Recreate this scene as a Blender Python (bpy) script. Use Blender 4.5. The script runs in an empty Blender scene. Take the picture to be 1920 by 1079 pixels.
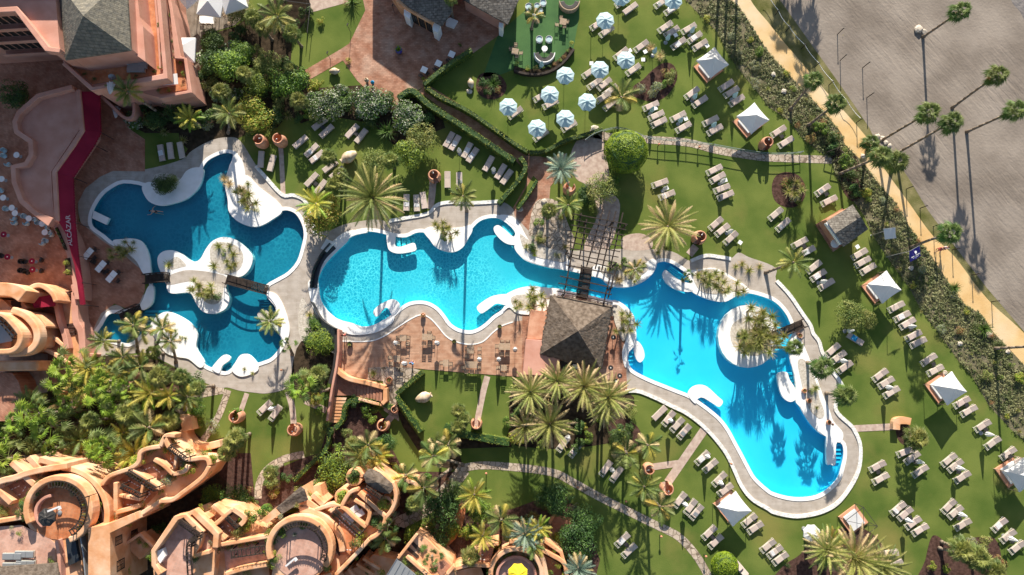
import bpy, bmesh, math, random
from math import sin, cos, pi, radians, sqrt, atan2, hypot
from mathutils import Vector, Matrix, noise
from mathutils.geometry import tessellate_polygon
random.seed(7)
SC = bpy.context.scene
# ------------------------------------------------------------------ camera
HC = 80.0; FP = 1280.0; TH = radians(5.8)
cam = bpy.data.cameras.new('camera'); co = bpy.data.objects.new('camera', cam)
SC.collection.objects.link(co); SC.camera = co
CY = -8.1
co.location = (0, CY, HC); co.rotation_euler = (TH, 0, 0)
cam.sensor_width = 36; cam.lens = FP / 1920 * 36; cam.clip_start = 1; cam.clip_end = 2000
# ------------------------------------------------------------------ world and sun
SUN_EL = radians(23.5); SUN_AZ = radians(1.5)
w = bpy.data.worlds.new("World"); SC.world = w; w.use_nodes = True
nt = w.node_tree; bg = nt.nodes['Background']
sky = nt.nodes.new('ShaderNodeTexSky'); sky.sky_type = 'NISHITA'; sky.sun_disc = False
sky.sun_elevation = SUN_EL; sky.sun_rotation = SUN_AZ
nt.links.new(sky.outputs[0], bg.inputs[0]); bg.inputs[1].default_value = 0.075
sl = bpy.data.lights.new('sun', 'SUN'); sl.energy = 5.0; sl.angle = radians(0.5); sl.color = (1, .92, .80)
so = bpy.data.objects.new('sun', sl); SC.collection.objects.link(so)
sd = Vector((-sin(SUN_AZ) * cos(SUN_EL), -cos(SUN_AZ) * cos(SUN_EL), -sin(SUN_EL)))
so.rotation_euler = sd.to_track_quat('-Z', 'Y').to_euler()
SC.view_settings.view_transform = 'Standard'; SC.view_settings.look = 'None'
SC.view_settings.exposure = 0.97; SC.view_settings.gamma = 1
# ------------------------------------------------------------------ helpers
def W(px, py, z=0.0):
    """world point at height z that lies at photograph position (px, py)"""
    u = (px - 960) / FP; v = (539.5 - py) / FP
    d = Vector((u, v * cos(TH) + sin(TH), v * sin(TH) - cos(TH)))
    t = (z - HC) / d.z
    return Vector((d.x * t, CY + d.y * t, z))
def PX(p):
    d = Vector(p) - Vector((0, CY, HC))
    y = d.y * cos(TH) + d.z * sin(TH); dep = d.y * sin(TH) - d.z * cos(TH)
    return 960 + d.x / dep * FP, 539.5 - y / dep * FP
def smooth(pts, n=4):
    r = []; N = len(pts)
    for i in range(N):
        p0, p1, p2, p3 = [pts[(i + k - 1) % N] for k in range(4)]
        for j in range(n):
            t = j / n
            r.append(tuple(.5 * (2 * p1[a] + (p2[a] - p0[a]) * t + (2 * p0[a] - 5 * p1[a] + 4 * p2[a] - p3[a]) * t * t + (3 * p1[a] - p0[a] - 3 * p2[a] + p3[a]) * t ** 3) for a in (0, 1)))
    return r
def smooth_open(pts, n=5):
    r = []; N = len(pts)
    for i in range(N - 1):
        p0 = pts[max(i - 1, 0)]; p1 = pts[i]; p2 = pts[i + 1]; p3 = pts[min(i + 2, N - 1)]
        for j in range(n):
            t = j / n
            r.append(tuple(.5 * (2 * p1[a] + (p2[a] - p0[a]) * t + (2 * p0[a] - 5 * p1[a] + 4 * p2[a] - p3[a]) * t * t + (3 * p1[a] - p0[a] - 3 * p2[a] + p3[a]) * t ** 3) for a in (0, 1)))
    r.append(tuple(pts[-1][:2])); return r
def area(p):
    return .5 * sum(p[i][0] * p[(i + 1) % len(p)][1] - p[(i + 1) % len(p)][0] * p[i][1] for i in range(len(p)))
def offset(pts, d):
    """outline moved outward by d"""
    s = 1 if area(pts) > 0 else -1; N = len(pts); r = []
    for i in range(N):
        a = pts[i - 1]; b = pts[i]; c = pts[(i + 1) % N]
        e1 = Vector((b[0] - a[0], b[1] - a[1])); e2 = Vector((c[0] - b[0], c[1] - b[1]))
        if e1.length < 1e-6 or e2.length < 1e-6: e = e1 + e2; m = 1
        else:
            e1.normalize(); e2.normalize(); e = e1 + e2; m = min(1.6, 2 / max(.8, e.length))
        if e.length < 1e-6: e = e1
        e.normalize()
        r.append((b[0] + e.y * d * s * m, b[1] - e.x * d * s * m))
    return r
def inside(p, poly):
    x, y = p; c = False; j = len(poly) - 1
    for i in range(len(poly)):
        if (poly[i][1] > y) != (poly[j][1] > y) and x < (poly[j][0] - poly[i][0]) * (y - poly[i][1]) / (poly[j][1] - poly[i][1] + 1e-12) + poly[i][0]: c = not c
        j = i
    return c
class MB:
    """collects geometry for one mesh"""
    def __init__(s): s.v = []; s.f = []; s.m = []
    def add(s, vs, fs, mi=0):
        o = len(s.v); s.v += [tuple(v) for v in vs]; s.f += [tuple(i + o for i in f) for f in fs]; s.m += [mi] * len(fs)
        return s
    def obox(s, c, ax, ay, az, mi=0):
        c = Vector(c); ax, ay, az = Vector(ax), Vector(ay), Vector(az)
        vs = [c + i * ax + j * ay + k * az for k in (-1, 1) for j in (-1, 1) for i in (-1, 1)]
        return s.add(vs, [(0, 2, 3, 1), (4, 5, 7, 6), (0, 1, 5, 4), (2, 6, 7, 3), (0, 4, 6, 2), (1, 3, 7, 5)], mi)
    def box(s, x0, x1, y0, y1, z0, z1, mi=0):
        return s.obox(((x0 + x1) / 2, (y0 + y1) / 2, (z0 + z1) / 2), ((x1 - x0) / 2, 0, 0), (0, (y1 - y0) / 2, 0), (0, 0, (z1 - z0) / 2), mi)
    def bar(s, a, b, wd, h=None, mi=0):
        a = Vector(a); b = Vector(b); d = b - a; h = h or wd
        if d.length < 1e-6: return s
        x = d.cross(Vector((0, 0, 1)));
        if x.length < 1e-4: x = Vector((1, 0, 0))
        x.normalize(); y = x.cross(d).normalized()
        return s.obox((a + b) / 2, x * wd / 2, d / 2, y * h / 2, mi)
    def tube(s, pts, rs, n=8, mi=0, cap=True):
        pts = [Vector(p) for p in pts]; rings = []
        for i, p in enumerate(pts):
            d = (pts[min(i + 1, len(pts) - 1)] - pts[max(i - 1, 0)]).normalized()
            x = d.cross(Vector((.31, .95, .05))).normalized(); y = d.cross(x)
            r = rs[i] if isinstance(rs, (list, tuple)) else rs
            rings.append([p + x * r * cos(2 * pi * k / n) + y * r * sin(2 * pi * k / n) for k in range(n)])
        vs = [v for r in rings for v in r]; fs = []
        for i in range(len(pts) - 1):
            for k in range(n):
                fs.append((i * n + k, i * n + (k + 1) % n, (i + 1) * n + (k + 1) % n, (i + 1) * n + k))
        if cap: fs.append(tuple(range(n))[::-1]); fs.append(tuple((len(pts) - 1) * n + k for k in range(n)))
        return s.add(vs, fs, mi)
    def lathe(s, prof, n=20, c=(0, 0, 0), a0=0, a1=2 * pi, mi=0, M=None):
        full = abs(a1 - a0 - 2 * pi) < 1e-6; m = n if full else n + 1; vs = []; fs = []
        for k in range(m):
            a = a0 + (a1 - a0) * k / n
            for r, z in prof:
                p = Vector((r * cos(a), r * sin(a), z))
                if M: p = M @ p
                vs.append(p + Vector(c))
        L = len(prof)
        for k in range(n):
            for j in range(L - 1):
                a = k * L + j; b = ((k + 1) % m) * L + j
                fs.append((a, b, b + 1, a + 1))
        return s.add(vs, fs, mi)
    def prism(s, pts, z0, z1, holes=(), mi=0, bottom=False):
        """pts in world xy"""
        loops = [list(pts)] + [list(h) for h in holes]
        loops = [l if (area(l) > 0) == (k == 0) else l[::-1] for k, l in enumerate(loops)]
        tri = tessellate_polygon([[Vector((x, y, 0)) for x, y in l] for l in loops])
        fl = [p for l in loops for p in l]; vs = [(x, y, z1) for x, y in fl]; fs = []
        for t in tri:
            a, b, c = [fl[i] for i in t]
            ar = (b[0] - a[0]) * (c[1] - a[1]) - (c[0] - a[0]) * (b[1] - a[1])
            if abs(ar) < 1e-9: continue
            fs.append(tuple(t) if ar > 0 else tuple(t)[::-1])
        if z0 is not None:
            n = len(fl); vs += [(x, y, z0) for x, y in fl]; o = 0
            for l in loops:
                L = len(l)
                for i in range(L):
                    a = o + i; b = o + (i + 1) % L; fs.append((a + n, b + n, b, a))
                o += L
            if bottom: fs += [tuple(i + n for i in f)[::-1] for f in fs[:len(tri)] if len(f) == 3]
        return s.add(vs, fs, mi)
    def build(s, name, mat, parent=None, sm=False):
        me = bpy.data.meshes.new(name); me.from_pydata(s.v, [], s.f)
        for m in (mat if isinstance(mat, (list, tuple)) else [mat]): me.materials.append(m)
        if any(s.m): me.polygons.foreach_set('material_index', s.m)
        if sm: me.polygons.foreach_set('use_smooth', [True] * len(s.f))
        me.update(); o = bpy.data.objects.new(name, me); SC.collection.objects.link(o)
        if parent: o.parent = parent
        return o
def P2(pts, z=0): return [W(x, y, z)[:2] for x, y in pts]
def empty(name, loc=(0, 0, 0), rz=0):
    o = bpy.data.objects.new(name, None); o.empty_display_size = .3; SC.collection.objects.link(o)
    o.location = loc; o.rotation_euler = (0, 0, rz); return o
def struct(name, pts, z, mat, holes=(), z0=None, sm=True, kind='structure'):
    """a ground sheet (or low slab when z0 is given) from photograph outline"""
    p = P2(smooth(pts) if sm else pts, 0); h = [P2(q, 0) for q in holes]
    o = MB().prism(p, z0, z, h).build(name, mat); o['kind'] = kind; return o
def thick(pts, wd):
    """closed outline of a band of width wd (world units) around a world polyline"""
    L = []; R = []; N = len(pts)
    for i in range(N):
        a = Vector(pts[max(i - 1, 0)][:2]); b = Vector(pts[min(i + 1, N - 1)][:2]); d = (b - a)
        if d.length < 1e-6: continue
        d.normalize(); n = Vector((-d.y, d.x)); p = Vector(pts[i][:2])
        m = 1
        if 0 < i < N - 1:
            e = (Vector(pts[i + 1][:2]) - p).normalized(); m = 1 / max(.5, abs(e.dot(d)))
        L.append(tuple(p + n * wd / 2 * m)); R.append(tuple(p - n * wd / 2 * m))
    return L + R[::-1]
def ribbon(mb, pts, wd, z0, z1, mi=0):
    """wall of width wd along a world polyline: quads, so bends never fail"""
    t = thick(pts, wd); n = len(t) // 2; A = t[:n]; B = t[n:][::-1]
    vs = []
    for a, b in zip(A, B): vs += [(a[0], a[1], z0), (a[0], a[1], z1), (b[0], b[1], z1), (b[0], b[1], z0)]
    fs = []
    for i in range(n - 1):
        o = 4 * i
        for k in range(3): fs.append((o + k, o + k + 1, o + k + 5, o + k + 4))
    fs += [(0, 3, 2, 1), (4 * n - 4, 4 * n - 3, 4 * n - 2, 4 * n - 1)]
    return mb.add(vs, fs, mi)
REG = []
def reg(o, look, cat, plural=None, group=None):
    """register a top-level thing; its label is completed from what it stands beside"""
    o['category'] = cat; REG.append((o, look, plural or look + 's', group)); return o
def lab(o, label, cat, group=None):
    o['label'] = label; o['category'] = cat
    if group: o['group'] = group
    return o
def mesh(mb, name, mats, sm=False):
    me = bpy.data.meshes.new(name); me.from_pydata(mb.v, [], mb.f)
    for m in (mats if isinstance(mats, (list, tuple)) else [mats]): me.materials.append(m)
    if any(mb.m): me.polygons.foreach_set('material_index', mb.m)
    if sm: me.polygons.foreach_set('use_smooth', [True] * len(mb.f))
    me.update(); return me
def obj(name, me, parent=None, loc=(0, 0, 0), rz=0, s=1.0, tilt=(0, 0)):
    o = bpy.data.objects.new(name, me); SC.collection.objects.link(o)
    if parent: o.parent = parent
    o.location = loc; o.rotation_euler = (tilt[0], tilt[1], rz); o.scale = (s, s, s) if not isinstance(s, tuple) else s
    return o
def thing(name, parts, loc, rz=0, s=1.0, tilt=(0, 0)):
    """an Empty with its parts; parts = [(name, mesh, [(name, mesh), ...]), ...]; copies share mesh data"""
    r = obj(name, None, None, loc, rz, s, tilt); r.empty_display_size = .3
    for p in parts:
        c = obj(p[0], p[1], r)
        for q in (p[2] if len(p) > 2 else []): obj(q[0], q[1], c)
    return r
# ------------------------------------------------------------------ materials
def mat(name, col, rough=.8, col2=None, scale=1.0, detail=4, bump=0, bscale=None, spec=.3, contrast=(.35, .65), metal=0, rnd=0, coords='Object', third=None, trans=0):
    m = bpy.data.materials.new(name); m.use_nodes = True; n = m.node_tree.nodes; l = m.node_tree.links
    b = n['Principled BSDF']; b.inputs['Roughness'].default_value = rough; b.inputs['Metallic'].default_value = metal
    b.inputs['Specular IOR Level'].default_value = spec
    b.inputs['Base Color'].default_value = (*col, 1)
    tc = n.new('ShaderNodeTexCoord'); cs = tc.outputs[coords]
    if coords == 'Position':
        pass
    out = None
    if col2:
        nz = n.new('ShaderNodeTexNoise'); nz.inputs['Scale'].default_value = scale; nz.inputs['Detail'].default_value = detail; l.new(cs, nz.inputs[0])
        cr = n.new('ShaderNodeValToRGB'); cr.color_ramp.elements[0].position = contrast[0]; cr.color_ramp.elements[1].position = contrast[1]
        cr.color_ramp.elements[0].color = (*col, 1); cr.color_ramp.elements[1].color = (*col2, 1); l.new(nz.outputs[0], cr.inputs[0]); out = cr.outputs[0]
        if third:
            nz2 = n.new('ShaderNodeTexNoise'); nz2.inputs['Scale'].default_value = third[1]; nz2.inputs['Detail'].default_value = 6; l.new(cs, nz2.inputs[0])
            mr = n.new('ShaderNodeMapRange'); mr.inputs[1].default_value = third[2]; mr.inputs[2].default_value = third[3]; mr.clamp = True; l.new(nz2.outputs[0], mr.inputs[0])
            mx = n.new('ShaderNodeMix'); mx.data_type = 'RGBA'; l.new(mr.outputs[0], mx.inputs[0]); l.new(out, mx.inputs[6]); mx.inputs[7].default_value = (*third[0], 1); out = mx.outputs[2]
    if rnd:
        oi = n.new('ShaderNodeObjectInfo'); hs = n.new('ShaderNodeHueSaturation')
        m1 = n.new('ShaderNodeMapRange'); m1.inputs[3].default_value = .5 - .05 * rnd; m1.inputs[4].default_value = .5 + .03 * rnd; l.new(oi.outputs['Random'], m1.inputs[0]); l.new(m1.outputs[0], hs.inputs['Hue'])
        m2 = n.new('ShaderNodeMath'); m2.operation = 'MULTIPLY_ADD'; l.new(oi.outputs['Random'], m2.inputs[0]); m2.inputs[1].default_value = 7.13; m2.inputs[2].default_value = .3
        fr = n.new('ShaderNodeMath'); fr.operation = 'FRACT'; l.new(m2.outputs[0], fr.inputs[0])
        m3 = n.new('ShaderNodeMapRange'); m3.inputs[3].default_value = 1 - .35 * rnd; m3.inputs[4].default_value = 1 + .35 * rnd; l.new(fr.outputs[0], m3.inputs[0]); l.new(m3.outputs[0], hs.inputs['Value'])
        if out: l.new(out, hs.inputs['Color'])
        else: hs.inputs['Color'].default_value = (*col, 1)
        out = hs.outputs[0]
    if out: l.new(out, b.inputs['Base Color'])
    if bump:
        nb = n.new('ShaderNodeTexNoise'); nb.inputs['Scale'].default_value = bscale or scale * 4; nb.inputs['Detail'].default_value = 6; l.new(cs, nb.inputs[0])
        bp = n.new('ShaderNodeBump'); bp.inputs['Strength'].default_value = 1; bp.inputs['Distance'].default_value = bump; l.new(nb.outputs[0], bp.inputs['Height']); l.new(bp.outputs[0], b.inputs['Normal'])
    if trans:
        tr = n.new('ShaderNodeBsdfTranslucent'); mx = n.new('ShaderNodeMixShader'); mx.inputs[0].default_value = trans
        if out: l.new(out, tr.inputs[0])
        else: tr.inputs[0].default_value = (*col, 1)
        l.new(b.outputs[0], mx.inputs[1]); l.new(tr.outputs[0], mx.inputs[2]); l.new(mx.outputs[0], n['Material Output'].inputs[0])
    return m
def brick(m, scale, mortar, msize=.02, w_=.5, h_=.25, rot=0, off=.5, var=None, bumpd=0):
    """turn a material's colour into tiles with joints"""
    n = m.node_tree.nodes; l = m.node_tree.links; b = n['Principled BSDF']
    src = b.inputs['Base Color'].links[0].from_socket if b.inputs['Base Color'].links else None
    tc = n.new('ShaderNodeTexCoord'); mp = n.new('ShaderNodeMapping'); mp.inputs['Rotation'].default_value = (0, 0, radians(rot)); l.new(tc.outputs['Object'], mp.inputs[0])
    bt = n.new('ShaderNodeTexBrick'); bt.offset = off; bt.inputs['Scale'].default_value = scale; bt.inputs['Mortar Size'].default_value = msize
    bt.inputs['Brick Width'].default_value = w_; bt.inputs['Row Height'].default_value = h_; bt.inputs['Mortar Smooth'].default_value = .2
    bt.inputs['Color1'].default_value = (1, 1, 1, 1); v = var or .75; bt.inputs['Color2'].default_value = (v, v, v, 1); bt.inputs['Mortar'].default_value = (*mortar, 1)
    l.new(mp.outputs[0], bt.inputs[0])
    mu = n.new('ShaderNodeMix'); mu.data_type = 'RGBA'; mu.blend_type = 'MULTIPLY'; mu.inputs[0].default_value = 1
    if src: l.new(src, mu.inputs[6])
    else: mu.inputs[6].default_value = b.inputs['Base Color'].default_value
    l.new(bt.outputs[0], mu.inputs[7]); l.new(mu.outputs[2], b.inputs['Base Color'])
    return m
def crazy(m, scale, joint, wdt=.06):
    """flagstones: voronoi cells with joints"""
    n = m.node_tree.nodes; l = m.node_tree.links; b = n['Principled BSDF']
    src = b.inputs['Base Color'].links[0].from_socket
    tc = n.new('ShaderNodeTexCoord'); v = n.new('ShaderNodeTexVoronoi'); v.feature = 'DISTANCE_TO_EDGE'; v.inputs['Scale'].default_value = scale; l.new(tc.outputs['Object'], v.inputs[0])
    mr = n.new('ShaderNodeMapRange'); mr.inputs[1].default_value = wdt * .5; mr.inputs[2].default_value = wdt; l.new(v.outputs['Distance'], mr.inputs[0])
    v2 = n.new('ShaderNodeTexVoronoi'); v2.inputs['Scale'].default_value = scale; l.new(tc.outputs['Object'], v2.inputs[0])
    mv = n.new('ShaderNodeMix'); mv.data_type = 'RGBA'; mv.blend_type = 'MULTIPLY'; mv.inputs[0].default_value = .35; l.new(src, mv.inputs[6]); vg = n.new('ShaderNodeRGBToBW'); l.new(v2.outputs['Color'], vg.inputs[0]); l.new(vg.outputs[0], mv.inputs[7])
    mx = n.new('ShaderNodeMix'); mx.data_type = 'RGBA'; l.new(mr.outputs[0], mx.inputs[0]); mx.inputs[6].default_value = (*joint, 1); l.new(mv.outputs[2], mx.inputs[7]); l.new(mx.outputs[2], b.inputs['Base Color'])
    return m
M = {}
M['lawn'] = mat('lawn', (.078, .122, .024), .95, (.146, .182, .042), .22, 10, .02, 9, .05, (.34, .64), third=((.225, .195, .060), .13, .54, .80))
M['sand'] = mat('beach_sand', (.195, .163, .135), .95, (.300, .256, .215), .20, 12, .035, 3.2, .05)
def tracks(m, rot, sc, dist, wsc=.5):
    n = m.node_tree.nodes; l = m.node_tree.links; b = n['Principled BSDF']; bp = [x for x in n if x.type == 'BUMP'][0]
    tc = n.new('ShaderNodeTexCoord'); mp = n.new('ShaderNodeMapping'); mp.inputs['Rotation'].default_value = (0, 0, radians(rot)); l.new(tc.outputs['Object'], mp.inputs[0])
    m3 = n.new('ShaderNodeMapping'); m3.inputs['Scale'].default_value = (sc, sc * .16, 1); l.new(mp.outputs[0], m3.inputs[0])
    wv = n.new('ShaderNodeTexNoise'); wv.inputs['Scale'].default_value = 1; wv.inputs['Detail'].default_value = 5; wv.inputs['Distortion'].default_value = .3; l.new(m3.outputs[0], wv.inputs[0])
    nz = n.new('ShaderNodeTexNoise'); nz.inputs['Scale'].default_value = .07; l.new(tc.outputs['Object'], nz.inputs[0]); mr = n.new('ShaderNodeMapRange'); mr.inputs[1].default_value = .40; mr.inputs[2].default_value = .62; mr.inputs[3].default_value = .15; l.new(nz.outputs[0], mr.inputs[0])
    mu = n.new('ShaderNodeMath'); mu.operation = 'MULTIPLY'; l.new(wv.outputs[0], mu.inputs[0]); l.new(mr.outputs[0], mu.inputs[1])
    b2 = n.new('ShaderNodeBump'); b2.inputs['Distance'].default_value = dist; l.new(mu.outputs[0], b2.inputs['Height']); l.new(bp.outputs[0], b2.inputs['Normal']); l.new(b2.outputs[0], b.inputs['Normal'])
    # footprints: small pits
    vo = n.new('ShaderNodeTexVoronoi'); vo.inputs['Scale'].default_value = 2.1; l.new(tc.outputs['Object'], vo.inputs[0]); m2 = n.new('ShaderNodeMapRange'); m2.inputs[1].default_value = .0; m2.inputs[2].default_value = .3; l.new(vo.outputs['Distance'], m2.inputs[0])
    b3 = n.new('ShaderNodeBump'); b3.inputs['Distance'].default_value = .007; l.new(m2.outputs[0], b3.inputs['Height']); l.new(b2.outputs[0], b3.inputs['Normal']); l.new(b3.outputs[0], b.inputs['Normal'])
    return m
tracks(M['sand'], -38, 2.1, .12)
M['darksand'] = mat('dark_sand', (.16, .145, .14), .95, (.24, .22, .21), .6, 8, .1, 2.2, .05)
M['path'] = mat('golden_path', (.60, .385, .165), .95, (.68, .48, .24), .5, 8, .015, 8, .05, third=((.70, .58, .40), .12, .5, .7))
M['verge'] = mat('dry_grass', (.10, .105, .03), .95, (.24, .21, .10), .5, 8, .04, 9, .05)
M['scrub'] = mat('scrub_soil', (.10, .095, .05), .95, (.22, .19, .12), .8, 8, .05, 6, .05)
M['soil'] = mat('bark_mulch', (.050, .028, .022), .95, (.11, .062, .050), 3, 8, .04, 8, .05)
M['darksoil'] = mat('dark_soil', (.030, .022, .014), .95, (.07, .05, .032), 2, 8, .04, 8, .05)  # dark brown earth of the densely planted beds
M['deck'] = brick(mat('grey_plank_deck', (.42, .36, .30), .8, (.52, .46, .40), 1.2, 4, 0), 1, (.62, .60, .58), .012, 2.2, .14, 0, .5, .9)
M['white'] = mat('white_render', (.80, .79, .76), .6, (.86, .85, .83), 1.5, 5, .01, 6)
M['curb'] = mat('rough_white_curb', (.62, .60, .55), .8, (.82, .81, .78), 3, 6, .06, 5)
M['gravel'] = mat('pale_gravel', (.42, .37, .30), .95, (.62, .57, .50), 5, 8, .03, 9)
M['terra'] = brick(mat('terracotta_paving', (.33, .145, .085), .85, (.50, .27, .18), .9, 6, .005, 6, third=((.58, .40, .30), .35, .5, .75)), 1, (.7, .66, .6), .02, .42, .21, 0, .5, .72)
M['terradark'] = brick(mat('red_paving', (.38, .165, .10), .85, (.52, .27, .18), .8, 6, .005, 6), 1, (.8, .7, .62), .02, .36, .18, 35, .5, .7)
M['tdeck'] = brick(mat('brown_plank_deck', (.43, .225, .135), .75, (.56, .34, .225), 1.4, 5, 0), 1, (.62, .6, .58), .012, 2.4, .16, 0, .5, .82)
M['bdeck'] = brick(mat('dark_timber_deck', (.20, .16, .12), .8, (.30, .25, .20), 1.3, 5, 0), 1, (.35, .35, .35), .015, 2.4, .16, 90, .5, .8)
M['stone'] = crazy(mat('flagstones', (.47, .37, .28), .9, (.62, .52, .42), 1.5, 5, .01, 5), 1.7, (.17, .13, .09), .06)
M['pathstone'] = mat('pale_stone_path', (.40, .29, .235), .9, (.54, .43, .35), 2, 6, .01, 6)
M['green'] = mat('artificial_turf', (.045, .115, .035), .9, (.065, .15, .045), .5, 4, .01, 9)
M['orange'] = mat('ochre_render', (.58, .27, .120), .85, (.68, .365, .195), 1.1, 9, .015, 7, third=((.76, .52, .35), .45, .45, .72))
M['pink'] = mat('pink_render', (.50, .24, .17), .85, (.58, .31, .235), .6, 6, .01, 5)
M['tile'] = brick(mat('terracotta_tiles', (.46, .155, .062), .7, (.60, .26, .13), 1.2, 5, 0), 1, (1, .92, .8), .03, .32, .32, 12, 0, .8)
M['tilepink'] = brick(mat('pale_terracotta_tiles', (.52, .29, .215), .75, (.64, .40, .31), 1.2, 5, 0), 1, (1, .95, .9), .025, .34, .34, 20, 0, .8)
M['glass'] = mat('dark_window_glass', (.03, .035, .04), .15, spec=.6)
M['roofgrey'] = brick(mat('grey_shingle', (.13, .115, .10), .95, (.25, .23, .20), 3, 8, .06, 3, .05), 1, (.5, .5, .5), .03, .5, .28, 0, .5, .7)
M['thatch'] = mat('heather_thatch', (.095, .073, .056), .98, (.185, .148, .118), 2.2, 8, .09, 4, .03)
M['slate'] = brick(mat('slate_roof', (.15, .145, .13), .95, (.27, .245, .195), 2.6, 9, .06, 3, .05, (.3, .7)), 1, (.62, .62, .62), .03, .5, .22, 0, .5, .75)
M['timber'] = mat('dark_timber', (.024, .017, .013), .75, (.052, .036, .028), 3, 4)
M['bark'] = mat('palm_bark', (.17, .13, .095), .95, (.30, .24, .185), 3, 6, .04, 8)
M['red'] = mat('red_awning', (.24, .008, .032), .8, (.33, .014, .045), .5, 3, trans=.15)
M['letter_pink'] = mat('faded_pink_lettering', (.52, .38, .38), .9)
M['rail'] = mat('grey_green_rail', (.20, .25, .22), .6)
M['canvas'] = mat('white_canvas', (.76, .76, .76), .8, (.84, .84, .84), .6, 3, trans=.25)
M['blue'] = mat('pale_blue_canvas', (.50, .66, .70), .8, (.57, .73, .77), 1, 3, trans=.22)
M['cushion'] = mat('beige_cushion', (.50, .405, .345), .9, (.57, .475, .41), 1.5, 4, 0, rnd=.25)
M['frame'] = mat('pale_metal_frame', (.48, .46, .38), .5, spec=.5)
M['alu'] = mat('grey_metal', (.35, .36, .36), .4, spec=.5, metal=.4)
M['terracotta'] = mat('terracotta_clay', (.50, .22, .125), .8, (.62, .33, .21), 1.5, 6, .01, 6)
M['jar'] = mat('weathered_clay', (.42, .29, .165), .85, (.70, .60, .46), 1.6, 6, .01, 6)
M['wood'] = mat('weathered_teak', (.36, .26, .17), .8, (.46, .35, .25), 4, 4)
M['dark'] = mat('charcoal_metal', (.035, .032, .03), .5, spec=.4)
M['purple'] = mat('purple_cloth', (.075, .055, .30), .85)
M['skin'] = mat('skin', (.55, .33, .24), .6)
M['hair'] = mat('brown_hair', (.05, .03, .02), .8)
M['teal'] = mat('sun_towel', (.02, .30, .55), .9)
M['rock'] = mat('limestone', (.40, .34, .27), .95, (.60, .54, .46), 2, 7, .05, 3)
M['yellow'] = mat('yellow_canvas', (.80, .62, .03), .8)
def leafmat(name, a, b, sc=.8, rnd=.5, tr=.3):
    a = tuple(c * 1.5 for c in a); b = tuple(c * 1.5 for c in b)
    return mat(name, a, .55, b, sc, 5, 0, spec=.35, rnd=rnd, trans=tr, contrast=(.38, .62))
G = {}
G['mid'] = leafmat('mid_green_leaf', (.035, .075, .014), (.085, .15, .028))
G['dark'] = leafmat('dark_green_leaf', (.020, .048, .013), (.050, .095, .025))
G['lime'] = leafmat('lime_leaf', (.10, .18, .015), (.20, .27, .03))
G['yellow'] = leafmat('golden_leaf', (.24, .22, .03), (.36, .30, .06))
G['silver'] = leafmat('silver_leaf', (.13, .155, .11), (.25, .27, .20), .9)
G['palm'] = leafmat('palm_frond', (.060, .098, .022), (.135, .165, .045), .5, .4)
G['bluepalm'] = leafmat('blue_green_frond', (.10, .155, .12), (.18, .23, .17), .5, .3)
G['dry'] = leafmat('dry_frond', (.30, .235, .10), (.44, .345, .19), .6, .25)
G['olive'] = leafmat('olive_frond', (.135, .165, .035), (.26, .255, .08), .5, .4)
G['rust'] = leafmat('rust_leaf', (.20, .09, .04), (.30, .16, .07))
G['dome'] = leafmat('clipped_tree_leaf', (.075, .125, .006), (.175, .235, .014), 1.4, 0)
G['hedge'] = leafmat('hedge_leaf', (.075, .115, .014), (.19, .205, .035), 1.2, .2)
G['cover'] = leafmat('ground_cover_leaf', (.075, .095, .030), (.185, .185, .085), .45, 0)
# ------------------------------------------------------------------ pools
LP = smooth([(177,392),(190,370),(207,355),(232,344),(270,350),(271,362),(282,377),(300,384),(322,381),(350,371),(370,352),(379,332),(380,317),(390,302),(410,291),(427,287),(440,292),(437,302),(431,310),(427,330),(427,350),(430,375),(432,395),(445,412),(462,421),(480,424),(495,420),(512,410),(527,397),(540,395),(555,402),(566,420),(570,440),(566,462),(557,490),(540,510),(520,522),(500,534),(497,550),(505,562),(517,577),(516,590),(506,600),(512,615),(524,628),(529,640),(525,652),(510,670),(495,677),(480,680),(467,667),(452,667),(442,680),(435,690),(422,697),(397,690),(382,680),(367,652),(369,627),(357,607),(332,592),(312,587),(295,595),(283,610),(262,630),(242,644),(215,639),(182,630),(192,610),(205,590),(222,588),(245,585),(270,580),(285,567),(287,540),(284,515),(282,510),(280,490),(275,470),(265,455),(250,450),(232,451),(215,455),(195,440),(175,425),(172,410)], 3)
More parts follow.
